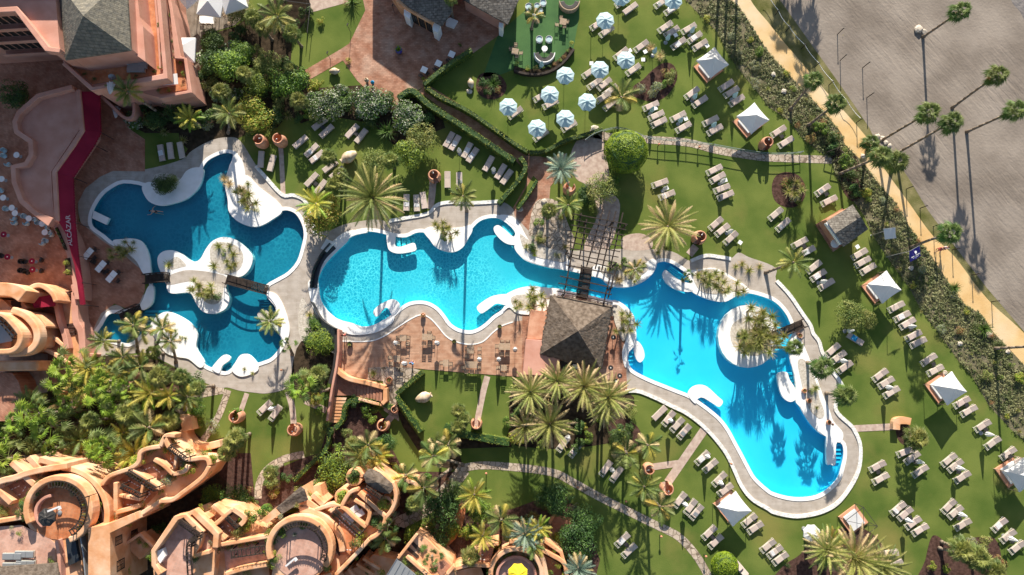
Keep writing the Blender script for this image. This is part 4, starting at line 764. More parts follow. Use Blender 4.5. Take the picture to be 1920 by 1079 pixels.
scatter(S2, 22, ['dark', 'green', 'olive', 'rust'], (.5, .95), seed=5, dmin=26)
scatter(S4, 26, ['dark', 'green', 'lime', 'pinkfl', 'olive', 'silver'], (.7, 1.2), seed=6, dmin=22)
scatter(S3, 16, ['dark', 'green', 'lime', 'olive'], (.8, 1.1), seed=7, dmin=26)
scatter(SCRUB, 60, ['silver', 'olive', 'green', 'yucca', 'rust', 'silver', 'yucca', 'grass', 'lime'], (.35, .8), seed=8, dmin=24)
scatter([(860,60+830),(960,900),(985,930),(900,930)], 0, ['dark'], (.7, 1), seed=9)
# ground cover across the sloping bed beside the path: nobody could count it
random.seed(11); mb = MB(); cnt = 0; xs_ = [p[0] for p in SCRUB]
while cnt < 6500:
    x = rv(1250, 1960); y = rv(-40, 860)
    if not inside((x, y), SCRUB): continue
    cnt += 1; c = W(x, y); dens = noise.noise(Vector((c.x * .3, c.y * .3, 5)))
    if dens < -.28 and random.random() < .7: continue
    R = rv(.10, .36); hh = R * rv(.5, .9)
    for k in range(8):
        a = rv(0, 6.28); e = rv(.1, 1.4); d = Vector((cos(a) * cos(e), sin(a) * cos(e), sin(e))); p = c + Vector((d.x * R, d.y * R, d.z * hh)); t = d.cross(Vector((rv(-1, 1), rv(-1, 1), rv(-1, 1)))).normalized(); b = d.cross(t); l = rv(.06, .13)
        mb.add([p - t * l, p - b * l * .5, p + t * l, p + b * l * .5], [(0, 1, 2, 3)])
o = mb.build('ground_cover', G['cover']); o['kind'] = 'stuff'
# ------------------------------------------------------------------ hedges and clipped trees
def hedge(pts, wpx, h, label, dens=42, m='hedge', cat='hedge'):
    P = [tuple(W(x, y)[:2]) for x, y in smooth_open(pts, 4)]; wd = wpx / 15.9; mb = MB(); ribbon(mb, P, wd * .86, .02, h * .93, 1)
    for i in range(len(P) - 1):
        a = Vector(P[i]); b = Vector(P[i + 1]); L = (b - a).length; d = (b - a).normalized(); nn = Vector((-d.y, d.x))
        for k in range(int(L * dens * (wd + 1.2 * h))):
            t = rv(0, L); u = rv(-wd / 2 - h, wd / 2 + h); l = rv(.09, .17)
            if abs(u) < wd / 2: p = Vector((*(a + d * t + nn * u), h + rv(-.06, .05))); nrm = Vector((rv(-.6, .6), rv(-.6, .6), 1))
            else:
                s = 1 if u > 0 else -1; p = Vector((*(a + d * t + nn * s * (wd / 2 + rv(-.05, .05))), rv(.03, h))); nrm = Vector((nn.x * s, nn.y * s, rv(-.3, .8)))
            nrm.normalize(); tt = nrm.cross(Vector((rv(-1, 1), rv(-1, 1), rv(-1, 1)))).normalized(); bb = nrm.cross(tt)
            mb.add([p - tt * l * .6, p - bb * l * .35, p + tt * l * .6, p + bb * l * .35], [(0, 1, 2, 3)], 0)
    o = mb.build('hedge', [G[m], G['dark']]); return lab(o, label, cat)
hedge([(797,166),(840,132),(885,102)], 9, 1.4, 'clipped hedge along the lower right edge of the brick plaza')
hedge([(800,170),(830,190),(875,212),(925,246),(965,275),(990,290)], 8, 1.2, 'clipped hedge on the upper side of the diagonal brick path')
hedge([(750,192),(775,178),(805,203),(860,238),(920,278),(965,308)], 11, 1.5, 'thick clipped hedge on the lower side of the diagonal brick path')
hedge([(975,300),(985,318),(970,345),(935,385)], 9, 1.2, 'hedge running down from the path crossing towards the middle pool')
hedge([(1006,342),(990,368),(970,395)], 6, .9, 'short low hedge between the two red brick paths')
hedge([(992,290),(1020,288),(1060,268),(1100,256),(1128,246)], 8, 1.0, 'curved hedge along the bottom of the umbrella lawn')
hedge([(795,697),(770,718),(747,738)], 9, 1.5, 'upper arm of the V shaped hedge below the plank terrace')
hedge([(747,742),(765,770),(792,808)], 9, 1.5, 'lower arm of the V shaped hedge below the plank terrace')
hedge([(835,798),(870,812),(955,828)], 14, 1.3, 'lumpy hedge at the foot of the lawn with the big clay jar')
hedge([(632,802),(646,785),(650,762),(665,750),(700,752),(738,764)], 9, 1.0, 'curving hedge round the orange staircase')
hedge([(622,800),(615,840),(585,870),(555,900)], 8, 1.0, 'low hedge running down from the orange staircase')
hedge([(925,1),(935,20),(1,1)][:2], 4, .5, 'tiny hedge by the lounge roof at the upper edge')
def dome(px, py, R, H, label, n=5200, trunk=True, z=0, mt='dome'):
    c = W(px, py, z + H * .7); r = empty('clipped_tree', (c.x, c.y, z)); mb = MB()
    if trunk:
        mb.tube([(0, 0, 0), (.05, 0, H * .5)], [.16, .12], 8); mb.build('trunk', M['bark'], r)
    mb = MB(); zb = H * .42
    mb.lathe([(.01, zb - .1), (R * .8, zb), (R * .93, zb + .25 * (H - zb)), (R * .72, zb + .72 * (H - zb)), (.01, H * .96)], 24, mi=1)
    for k in range(n):
        u = rv(-.12, 1); a = rv(0, 6.28); s = sqrt(max(0, 1 - max(0, u) ** 2)); nrm = Vector((s * cos(a), s * sin(a), max(u, -.05)))
        bump_ = 1 + .05 * noise.noise(Vector((cos(a) * 3, sin(a) * 3, u * 4))); p = Vector((nrm.x * R * bump_, nrm.y * R * bump_, zb + (H - zb) * u * bump_)) * 1; p *= 1
        nn = (nrm + Vector((rv(-.6, .6), rv(-.6, .6), rv(-.2, .7)))).normalized(); t = nn.cross(Vector((rv(-1, 1), rv(-1, 1), rv(-1, 1)))).normalized(); b = nn.cross(t); l = rv(.10, .20)
        mb.add([p - t * l * .6, p - b * l * .35, p + t * l * .6, p + b * l * .35], [(0, 1, 2, 3)], 0)
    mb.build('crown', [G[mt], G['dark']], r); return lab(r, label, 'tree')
dome(1176, 280, 2.55, 3.9, 'large round clipped bright green tree beside the curved railing')
dome(1362, 1064, 1.5, 2.2, 'round clipped tree at the lower edge beside the stone path', 2600)
# ------------------------------------------------------------------ loungers
random.seed(5)
def lounger_parts(full):
    L, wd = 2.02, .68; h = .30; f = MB()
    for s in (-1, 1): f.box(-L / 2, L / 2, s * wd / 2 - .025, s * wd / 2 + .025, h - .05, h)
    for x in (-L / 2, L / 2 - .05): f.box(x, x + .05, -wd / 2 + .025, wd / 2 - .025, h - .05, h)
    for k in range(9): x = -L / 2 + .12 + k * .21; f.box(x, x + .07, -wd / 2 + .025, wd / 2 - .025, h - .035, h - .005)
    lg = []
    for x in (-L / 2 + .12, L / 2 - .12):
        for y in (-wd / 2 + .03, wd / 2 - .03): m = MB(); m.box(x - .025, x + .025, y - .022, y + .022, 0, h - .05); lg.append(('leg', mesh(m, 'leg', M['frame'])))
    x0 = -L / 2 + (.03 if full else .42); c = MB(); x1 = L / 2 - .02; xm = x0 + (x1 - x0) * .58
    def pad(a, b, za, zb):
        w2 = .315; e = .035
        vs = []
        for (x, z) in ((a, za), (b, zb)):
            for (y, dz) in ((-w2, 0), (-w2, .07), (-w2 + e, .10), (w2 - e, .10), (w2, .07), (w2, 0)): vs.append((x, y, z + dz))
        fs = [(k, k + 1, k + 7, k + 6) for k in range(5)] + [(0, 5, 4, 3, 2, 1), (6, 7, 8, 9, 10, 11)]; c.add(vs, fs)
    pad(x0, xm - .012, h, h); pad(xm + .012, x1, h + .004, h + (.20 if not full else .06))
    pl = MB(); pl.box(x1 - .34, x1 - .08, -.26, .26, h + .10, h + .165)
    parts = [('frame', mesh(f, 'frame', M['frame']), lg), ('mattress', mesh(c, 'mattress', M['cushion']))]
    return parts
LA = lounger_parts(False); LB_ = lounger_parts(True)
tw = MB(); tw.box(-.45, -.05, -.30, .30, .404, .425); TW = mesh(tw, 'towel', M['canvas'])
def lounger(px, py, ang, kind='A', look='beige cushioned lounger', flip=False):
    p = W(px, py, .35); p.z = 0
    parts = LA if kind == 'A' else LB_
    r = thing('sun_lounger', parts, p, radians(ang + rv(-3, 3)) + (pi if flip else 0), 1.0)
    q = rv(0, 1)
    if q < .22:
        c = obj('towel', TWS[int(q * 100) % 3], r, (rv(-.1, .1), rv(-.05, .05), 0), rv(-.15, .15))
    return reg(r, look, 'sun lounger', look + 's', 'sun loungers on the lawns')
def towel_mesh(a, b, w_, m):
    mb = MB(); n = 8; k = 5; vs = [(a + (b - a) * i / n, -w_ + 2 * w_ * j / k, .425 + .02 * noise.noise(Vector((i * .7, j * .9, a * 9)))) for i in range(n + 1) for j in range(k + 1)]
    mb.add(vs, [(i * (k + 1) + j, (i + 1) * (k + 1) + j, (i + 1) * (k + 1) + j + 1, i * (k + 1) + j + 1) for i in range(n) for j in range(k)]); return mesh(mb, 'towel', M[m])
TWS = [towel_mesh(-.5, -.12, .3, 'canvas'), towel_mesh(-.4, .25, .28, 'canvas'), towel_mesh(-.45, -.05, .25, 'alu')]
FULL = [(599,232,37),(612,246,42),(563,266,40),(660,246,51),(677,255,51),(842,262,60),(853,268,60),(584,282,43),(594,294,42),(489,299,85),(509,306,78),(619,312,38),(632,324,42),(584,337,47),(601,351,50),(762,380,90),(781,381,93),(794,376,97),(839,337,92),(861,339,90),(876,282,62),(886,291,60),(916,307,60),(939,322,57),(950,332,57),(302,287,100),(319,283,102),(339,282,105),(1237,775,43),(1182,16,38)]
A_ = [(1167,4,30),(1240,5,35),(1259,18,30),(1120,46,35),(1137,59,35),(1247,51,35),(1259,60,35),(1291,54,33),(1302,71,33),(1272,82,33),(1312,85,33),(1202,87,33),(1164,101,35),(1187,131,35),(1105,136,35),(1115,157,35),(1133,158,38),(1144,170,38),(1130,183,35),(1144,196,38),(1361,161,33),(1371,173,33),(1381,189,33),(1297,175,35),(1312,191,35),(1014,181,30),(1032,195,30),(1220,199,25),(1230,217,25),(1235,230,25),(1271,219,28),(1281,239,28),(1332,227,27),(1340,244,27),(966,212,33),(1014,254,35),(1067,237,33),(1459,247,30),(1473,267,30),(1542,357,33),(1554,377,27),(1454,402,38),(1468,422,40),(1499,456,30),(1513,472,28),(1526,501,40),(1534,517,35),(1549,534,30),(1611,477,32),(1617,492,32),(1627,505,32),(1237,344,22),(1250,366,22),(1339,319,27),(1345,334,27),(1353,354,22),(1360,367,22),(1342,420,43),(1354,432,38),(1370,447,40),(1680,576,28),(1691,594,30),(1701,607,30),(1712,630,28),(1721,643,28),(1561,657,38),(1572,670,33),(1584,689,35),(1741,675,30),(1753,695,28),(1650,704,33),(1661,718,32),(1671,736,33),(1803,755,30),(1816,771,28),(1842,799,35),(1861,831,37),(1890,851,35),(1902,871,37),(1779,863,38),(1791,874,38),(1804,895,35),(1710,859,38),(1725,884,35),(1645,875,28),(1651,898,30),(1684,954,38),(1697,964,38),(1712,981,38),(1725,994,32),(1779,950,42),(1791,961,40),(1805,984,32),(1874,985,40),(1890,1006,37),(1907,1027,37),(1667,1038,5),(1677,1060,30),(1440,1024,38),(1453,1035,38),(1463,1048,38),(1136,879,52),(1156,890,55),(1056,833,50),(1079,844,50),(1254,785,48),(1270,797,48),(1283,810,45),(1317,859,42),(1332,874,43),(1349,899,42),(1360,919,38),(1275,938,52),(1295,951,52),(1306,961,50),(1330,999,42),(1342,1016,42),(1405,976,40),(1416,990,35),(1167,1013,43),(1180,1033,43),(1378,1054,-50),(1388,1066,-50),(1697,848,20),(496,765,45),(516,775,58),(1242,1,30)]
for a in FULL: lounger(*a, kind='B')
for a in A_[:-1]: lounger(*a)
r = lounger(1604, 636, -30, 'B', 'lounger with a bright blue towel'); t = MB(); t.box(-.5, .15, -.31, .31, .408, .43); obj('towel', mesh(t, 'towel', M['teal']), r)
# ------------------------------------------------------------------ tables, parasols, tents
def tbl(px, py, ang, s=1.0, dark=False, look=None, h=.42, w_=.46, grp='side tables beside the loungers'):
    m = MB(); m.box(-w_ / 2, w_ / 2, -w_ / 2, w_ / 2, h - .03, h); lg = MB()
    k = ('dark' if dark else 'canvas', h, w_)
    if k not in TCACHE:
        legs = []
        for x in (-1, 1):
            for y in (-1, 1): q = MB(); q.box(x * w_ * .42 - .018, x * w_ * .42 + .018, y * w_ * .42 - .018, y * w_ * .42 + .018, 0, h - .03); legs.append(('leg', mesh(q, 'leg', M['alu'])))
        TCACHE[k] = [('tabletop', mesh(m, 'tabletop', M['dark'] if dark else M['white']))] + legs
    p = W(px, py, h); p.z = 0; r = thing('side_table', TCACHE[k], p, radians(ang), s); look = look or ('dark side table' if dark else 'small white side table')
    return reg(r, look, 'table', look + 's', grp)
TCACHE = {}
for a in ((1206,112,0),(1210,97,30),(1181,95,30),(1109,119,0),(1267,66,30),(1326,86,35),(1286,223,20),(1229,203,20),(1608,463,30),(1388,455,55),(1250,353,25),(1360,338,15)): tbl(*a)
for a in ((605,239,45),(668,251,50),(592,345,50),(1550,364,30),(1508,462,30),(1545,520,30),(1708,617,30),(1751,683,30),(1668,728,30),(1813,759,30),(1849,806,30),(1895,856,30),(1798,884,30),(1718,866,30),(1647,885,30),(1707,972,30),(1799,972,30),(1899,1015,30),(1355,911,40),(1290,936,40),(1337,1008,40),(1328,857,40),(1262,791,45),(1416,974,40),(1175,1022,40),(1675,1047,30),(1466,256,30),(1300,185,30)): tbl(*a, dark=True)
def pr_closed():
    p = MB(); p.tube([(0, 0, 0), (0, 0, 2.25)], .022, 8); b = MB(); b.lathe([(.01, .10), (.10, .10), (.24, .05), (.26, 0)], 14)
    f = MB(); prof = [(.03, 2.3), (.07, 2.15), (.13, 1.8), (.20, 1.35), (.24, 1.05), (.16, .98)]
    n = 16
    vs = []
    for k in range(n):
        a = 2 * pi * k / n; q = 1 + (.28 if k % 2 else -.15)
        for r_, z in prof: vs.append((r_ * q * cos(a), r_ * q * sin(a), z))
    L = len(prof); fs = [(k * L + j, k * L + j + 1, ((k + 1) % n) * L + j + 1, ((k + 1) % n) * L + j) for k in range(n) for j in range(L - 1)]; f.add(vs, fs)
    return [('pole', mesh(p, 'pole', M['alu'])), ('base', mesh(b, 'base', M['alu'])), ('folded_canopy', mesh(f, 'folded_canopy', M['blue']))], [('pole', mesh(p, 'pole', M['alu'])), ('base', mesh(b, 'base', M['alu'])), ('folded_canopy', mesh(f, 'folded_canopy', M['canvas']))]
PCB, PCW = pr_closed()
for i, (x, y) in enumerate(((1301,52),(1230,91),(1306,177),(1225,202),(1279,222),(1342,231),(1382,175),(1016,117),(1250,351),(1359,337),(1373,432),(860,279),(925,315),(1587,677),(1673,727),(1731,868),(1807,880),(1710,979),(1811,968),(1906,1014),(1862,816),(1330,858),(1150,884),(1288,949),(1549,527),(1066,822),(1255,66),(1716,612),(1600,620),(1260,790),(504,768),(1355,908))):
    p = W(x, y, 2.0); p.z = 0; bl = y < 240 and x > 1000; r = thing('closed_parasol', PCB if bl else PCW, p, rv(0, 1)); L = 'folded pale blue parasol' if bl else 'folded white parasol'
    reg(r, L, 'parasol', L + 's', 'folded parasols between the loungers')
def pr_open(R=1.12, zt=2.5, ze=2.1, m='blue'):
    p = MB(); p.tube([(0, 0, 0), (0, 0, zt - .02)], .025, 8); b = MB(); b.lathe([(.01, .10), (.10, .10), (.24, .05), (.26, 0)], 14); c = MB(); n = 8; vs = [(0, 0, zt)]
    for k in range(n):
        a = 2 * pi * (k + .5) / n; vs.append((R * cos(a), R * sin(a), ze)); a2 = 2 * pi * (k + 1) / n; vs.append((R * .90 * cos(a2), R * .90 * sin(a2), ze + .05)); vs.append((R * .5 * cos(a), R * .5 * sin(a), (zt + ze) / 2 + .05)); vs.append((R * .46 * cos(a2), R * .46 * sin(a2), (zt + ze) / 2))
    fs = []
    for k in range(n):
        e, md, i1, i2 = [1 + k * 4 + j for j in range(4)]; k2 = (k + 1) % n; e2 = 1 + k2 * 4; j1 = e2 + 2
        fs += [(0, i1, i2), (0, i2, j1), (i1, e, md, i2), (i2, md, e2, j1)]
    c.add(vs, fs); v = MB()
    for k in range(n):
        a = vs[1 + k * 4]; md = vs[2 + k * 4]; e2 = vs[1 + ((k + 1) % n) * 4]
        v.add([a, md, (md[0], md[1], md[2] - .13), (a[0], a[1], a[2] - .13)], [(0, 1, 2, 3)]); v.add([md, e2, (e2[0], e2[1], e2[2] - .13), (md[0], md[1], md[2] - .13)], [(0, 1, 2, 3)])
    rb = []
    for k in range(n):
        a = 2 * pi * (k + .5) / n; q = MB(); q.bar((0, 0, zt - .06), (R * .97 * cos(a), R * .97 * sin(a), ze - .02), .02); rb.append(('rib', mesh(q, 'rib', M['alu'])))
    vt = MB(); vt.lathe([(.01, zt + .09), (.12, zt + .05), (.22, zt - .01)], 8)
    return [('pole', mesh(p, 'pole', M['alu'])), ('base', mesh(b, 'base', M['alu'])), ('canopy', mesh(c, 'canopy', M[m]), [('valance', mesh(v, 'valance', M[m])), ('vent', mesh(vt, 'vent', M[m]))])] + rb
UB = pr_open()
for i, (x, y) in enumerate(((1135,38),(1263,0),(1125,130),(1174,112),(1060,141),(1031,177),(1101,191),(1060,222),(953,200),(1007,240),(1165,-6))):
    p = W(x, y, 2.25); p.z = 0; r = thing('open_umbrella', UB, p, rv(-.2, .2)); reg(r, 'open pale blue octagonal umbrella', 'umbrella', 'open pale blue octagonal umbrellas', 'open umbrellas on the upper lawn')
UWH = pr_open(.98, 2.4, 2.05, 'canvas'); p = W(1523, 1001, 2.2); p.z = 0; lab(thing('open_umbrella', UWH, p), 'open white umbrella beside the huge date palm in the lower right bed', 'umbrella')
UY = pr_open(1.1, 2.4, 2.0, 'yellow'); p = W(971, 1078, 5.2); p.z = 2.9; lab(thing('open_umbrella', UY, p), 'yellow umbrella on the round terrace at the lower edge', 'umbrella')
def tent_parts(S=2.75, ze=1.95, zt=3.1, frame_only=False, bed=True):
    h = S / 2; c = MB(); n = 10; vs = []
    for i in range(n + 1):
        for j in range(n + 1):
            x = -h + S * i / n; y = -h + S * j / n; m_ = max(abs(x), abs(y)) / h; k = (1 - m_); sag = .12 * (1 - min(abs(x), abs(y)) / h) * m_ * (1 if m_ > .98 else .5)
            x2 = x * (1 - .05 * (1 - (y / h) ** 2) * (abs(x) / h) ** 4); y2 = y * (1 - .05 * (1 - (x / h) ** 2) * (abs(y) / h) ** 4)
            vs.append((x2, y2, ze + (zt - ze) * (k ** 1.25) - sag * .2))
    fs = []
    for i in range(n):
        for j in range(n):
            a = i * (n + 1) + j; q = (a, a + n + 1, a + n + 2, a + 1)
            if (i < n // 2) == (j < n // 2): fs += [(q[0], q[1], q[2]), (q[0], q[2], q[3])]
            else: fs += [(q[0], q[1], q[3]), (q[1], q[2], q[3])]
    c.add(vs, fs)
    v = MB()
    for s in (-1, 1):
        for k in range(n):
            a = -h + S * k / n; b = a + S / n
            f = lambda t: h * s * (1 - .05 * (1 - (t / h) ** 2))
            v.add([(f(a), a, ze), (f(b), b, ze), (f(b), b, ze - .18), (f(a), a, ze - .18)], [(0, 1, 2, 3)]); v.add([(a, f(a), ze), (b, f(b), ze), (b, f(b), ze - .18), (a, f(a), ze - .18)], [(0, 1, 2, 3)])
    P = []
    for sx in (-1, 1):
        for sy in (-1, 1): q = MB(); q.tube([(sx * h * .97, sy * h * .97, 0), (sx * h * .97, sy * h * .97, ze - .02)], .035, 6); P.append(('post', mesh(q, 'post', M['dark' if frame_only else 'wood'])))
    pf = MB(); pf.box(-h * .92, h * .92, -h * .92, h * .92, .0, .22); bd = MB(); bd.box(-h * .62, h * .62, -h * .7, h * .7, .22, .42)
    out = P + [('platform', mesh(pf, 'platform', M['terra'] if 0 else M['terracotta'])), ('mattress', mesh(bd, 'mattress', M['canvas']))]
    if frame_only:
        fr = MB(); cs = [(sx * h * .97, sy * h * .97, ze) for sx, sy in ((-1, -1), (1, -1), (1, 1), (-1, 1))]
        for k in range(4): fr.bar(cs[k], cs[(k + 1) % 4], .05); fr.bar(cs[k], (0, 0, zt - .2), .04)
        out.append(('roof_frame', mesh(fr, 'roof_frame', M['dark'])))
    else: out.insert(0, ('canopy', mesh(c, 'canopy', M['canvas']), [('valance', mesh(v, 'valance', M['canvas']))]))
    return out
TP = tent_parts()
for (x, y, a, L) in ((1338,115,-53,'white pyramid tent nearest the upper end of the beach path'), (1414,220,-52,'white pyramid tent beside the clay shower urn on the upper lawn'), (1662,538,-55,'white pyramid tent below the two flagpoles'), (1785,729,-56,'white pyramid tent on the right beside the silvery bed'), (1379,956,-52,'white pyramid tent beside the round end of the right pool'), (1921,892,-57,'white pyramid tent cut by the right edge')):
    p = W(x, y, 2.3); p.z = 0; r = thing('pyramid_tent', TP, p, radians(a + 90)); r['group'] = 'white pyramid tents on the lawn'; lab(r, L, 'tent')
p = W(1607, 978, 1.0); p.z = 0; lab(thing('tent_frame', tent_parts(2.6, 2.0, 2.6, True), p, radians(35)), 'bare dark tent frame over a platform beside the white umbrella', 'tent frame')
# ------------------------------------------------------------------ clay shower urns and big jars
def urn_parts(R=.78, H=1.9):
    prof = [(R * .80, 0), (R * .96, H * .3), (R, H * .55), (R * .9, H * .85), (R * .80, H), (R * .62, H), (R * .74, H * .85), (R * .84, H * .5), (R * .78, H * .3), (R * .66, .02)]
    w_ = MB(); w_.lathe(prof, 26, a0=.5, a1=2 * pi - .35); fl = MB(); fl.lathe([(.01, .05), (R * .7, .05), (R * .7, 0)], 20); ph = MB(); ph.tube([(-R * .55, 0, .05), (-R * .55, 0, 2.0), (-R * .2, 0, 2.05)], .02, 6); ph.lathe([(.01, 2.06), (.08, 2.03), (.08, 2.0)], 10, (-R * .2, 0, 0))
    return [('clay_wall', mesh(w_, 'clay_wall', M['terracotta'], True)), ('floor', mesh(fl, 'floor', M['pathstone'])), ('shower_pipe', mesh(ph, 'shower_pipe', M['alu']))]
UP = urn_parts()
for (x, y, a, s) in ((487,264,200,1.0),(523,262,60,1.0),(814,330,-75,1.0),(1068,353,60,1.0),(1312,445,-120,1.05),(893,795,90,.9),(718,798,60,.95),(442,782,70,1.0),(551,806,95,1.0),(1217,880,10,.9),(1251,917,100,1.0),(1438,268,-100,.95),(740,768,60,.6)):
    p = W(x, y, 1.4 * s); p.z = 0; r = thing('shower_urn', UP, p, radians(a), s); reg(r, 'open terracotta shower urn', 'shower urn', 'open terracotta shower urns', 'terracotta shower urns on the lawns')
def jar(px, py, az, s, label, m='jar', up=False):
    prof = [(.01, -.95), (.22, -.92), (.42, -.6), (.62, -.1), (.66, .2), (.58, .55), (.36, .82), (.26, .95), (.30, 1.05), (.32, 1.12), (.24, 1.12), (.2, .95), (.01, .6)]
    mb = MB(); Mx = (Matrix.Rotation(radians(az), 4, 'Z') @ Matrix.Rotation(radians(84), 4, 'Y')) if not up else Matrix.Identity(4)
    mb.lathe(prof, 24, M=Mx); p = W(px, py, .6 * s); p.z = .6 * s if not up else .95 * s; o = mb.build('clay_jar', M[m], None, True); o.location = p; o.scale = (s, s, s); return lab(o, label, 'clay jar')
jar(655, 294, 215, 1.05, 'cream clay jar lying on the lawn left of the huge date palm'); jar(793, 746, 20, .95, 'big clay jar lying on the lawn below the plank terrace'); jar(626, 134, 0, .62, 'small pale clay jar lying beside the path to the brick plaza', 'jar')
jar(883, 158, 100, .6, 'ochre clay jar lying at the round planted bed'); jar(688, 152, 0, .42, 'dark clay jar standing at the plaza edge', 'jar', True); jar(699, 156, 0, .36, 'small blue jar standing at the plaza edge', 'teal', True)
# blue planter with agave on plaza
def pot(px, py, R, H, m, label, plant='agave', ps=.6, z=0):
    r = empty('planter', W(px, py, z)); mb = MB(); mb.lathe([(.01, 0), (R * .7, 0), (R, H * .55), (R * .85, H), (R * .75, H), (R * .8, H * .6), (.01, H * .8)], 18); mb.build('pot', M[m], r, True)
    c = obj('plant', pick(RO[plant]) if plant in RO else pick(SH[plant]), r, (0, 0, H * .8), rv(0, 6), ps); return lab(r, label, 'potted plant')
pot(749, 98, .42, .8, 'purple', 'blue planter with a spiky plant on the brick plaza', 'goldagave', .8)
for i, (x, y, L, s) in enumerate(((794,592,'potted plant on the uppermost tip of the plank terrace',.30),(657,646,'potted plant at the left end of the plank terrace',.34),(937,613,'potted plant on the right hump of the plank terrace',.26),(852,641,'potted plant in the dip of the plank terrace edge',.26),(731,713,'round pot on the flagstones beside the staircase',.40),(713,765,'potted shrub on the grass below the staircase',.0))):
    if s: pot(x, y, s, .5, 'terracotta' if i in (0, 4) else 'dark', L, 'yucca', .42)
for (x, y, L) in ((1498,630,'terracotta pot beside the arched footbridge'),(1506,733,'terracotta pot left of the yucca on the east bank'),(1515,752,'terracotta pot below the yucca on the east bank'),(1552,792,'terracotta pot at the south end of the east bank')):
    pot(x, y, .30, .45, 'terracotta', L, 'yucca', .25)
# ------------------------------------------------------------------ plank terrace dining sets
def dtable(px, py, ang, nx=1.3, ny=.8, look='slatted dining table'):
    k = (nx, ny)
    if k not in TCACHE:
        t = MB(); n = 8
        for i in range(n): y0 = -ny / 2 + ny * i / n; t.box(-nx / 2, nx / 2, y0, y0 + ny / n - .018, .70, .73)
        legs = []
        for x in (-1, 1):
            for y in (-1, 1): q = MB(); q.box(x * nx * .45 - .025, x * nx * .45 + .025, y * ny * .42 - .025, y * ny * .42 + .025, 0, .70); legs.append(('leg', mesh(q, 'leg', M['dark'])))
        TCACHE[k] = [('tabletop', mesh(t, 'tabletop', M['wood']))] + legs
    p = W(px, py, .72); p.z = .04; r = thing('dining_table', TCACHE[k], p, radians(ang)); return reg(r, look, 'table', look + 's', 'dining tables on the plank terrace')
def chair_parts(m1='dark', m2='wood'):
    s = MB()
    for i in range(5): s.box(-.22 + .09 * i, -.22 + .09 * i + .07, -.22, .22, .43, .45)
    b = MB(); 
    for i in range(4): b.box(.20, .225, -.21, .21, .52 + i * .09, .52 + i * .09 + .06)
    legs = []
    for x, h in ((-.2, .43), (.205, .87)):
        for y in (-.2, .2): q = MB(); q.box(x - .018, x + .018, y - .018, y + .018, 0, h); legs.append(('leg', mesh(q, 'leg', M[m1])))
    ar = MB(); 
    for y in (-.23, .23): ar.box(-.2, .2, y - .02, y + .02, .62, .645)
    return [('seat', mesh(s, 'seat', M[m2])), ('backrest', mesh(b, 'backrest', M[m2])), ('armrests', mesh(ar, 'armrests', M[m1]))] + legs
CHP = chair_parts(); CHD = chair_parts('dark', 'dark')
def chair(px, py, ang, look='slatted wooden chair', parts=None, z=.04, grp='chairs on the plank terrace'):
    p = W(px, py, .5); p.z = z; r = thing('chair', parts or CHP, p, radians(ang)); return reg(r, look, 'chair', look + 's', grp)
for (x, y, nx, ny) in ((756,634,.75,.75),(801,632,1.2,.75),(744,673,.75,.75),(836,681,.6,.8),(882,655,.8,1.0),(884,684,1.5,.75),(946,650,1.3,.8),(944,690,.8,.7)):
    dtable(x, y, 0, nx, ny)
for (x, y, a) in ((747,634,180),(765,634,0),(746,645,180),(764,645,0),(805,625,90),(795,644,-90),(806,644,-90),(812,634,0),(732,671,180),(733,683,180),(745,686,-90),(752,686,-90),(828,681,180),(845,683,0),(876,655,180),(876,668,180),(899,655,0),(899,668,0),(869,690,180),(875,697,-90),(885,697,-90),(895,697,-90),(932,650,180),(941,664,-90),(951,664,-90),(942,642,90),(952,642,90),(934,690,180),(944,702,-90),(898,690,0)):
    chair(x, y, a)
for (x, y) in ((739,643),(817,643),(755,682),(898,674),(935,674),(966,655)):
    p = W(x, y, 2.0); p.z = .04; r = thing('closed_parasol', PCW, p); reg(r, 'folded white parasol', 'parasol', 'folded white parasols', 'folded parasols between the loungers')
for (x, y, a) in ((795,131,-25),(822,119,-25),(847,102,-25)):
    tbl(x, y, a, 1.0, False, 'square white cafe table', .73, .75, 'white cafe tables on the plaza')
    for d in (-1, 1): chair(x + d * 6, y + 9 - d * 2, -90 + d * 40, 'dark metal cafe chair', CHD, 0, 'cafe chairs on the plaza')
TW2 = MB(); TW2.box(-.9, -.02, -.4, .4, .70, .73); TW2.box(.02, .9, -.4, .4, .70, .73)
for (x, y) in ((165,476),(189,500),(209,519)):
    if 'w' not in TCACHE:
        legs = []
        for sx in (-1, 1):
            for sy in (-1, 1): q = MB(); q.box(sx * .62 - .02, sx * .62 + .02, sy * .32 - .02, sy * .32 + .02, .0, .70); legs.append(('leg', mesh(q, 'leg', M['alu'])))
        T3 = MB(); T3.box(-.70, -.015, -.36, .36, .70, .73); T3.box(.015, .70, -.36, .36, .70, .73); TCACHE['w'] = [('tabletop', mesh(T3, 'tabletop', M['white']))] + legs
    p = W(x, y, .73); p.z = .03; r = thing('dining_table', TCACHE['w'], p, radians(52)); reg(r, 'pale two panel dining table', 'table', 'pale two panel dining tables', 'white tables beside the left pool')
    for k, (dx, dy) in enumerate(((-13, -8), (12, 8), (13, -8))): chair(x + dx, y + dy, (140, -40, 50)[k], 'dark cafe chair', CHD, .03, 'cafe chairs beside the left pool')
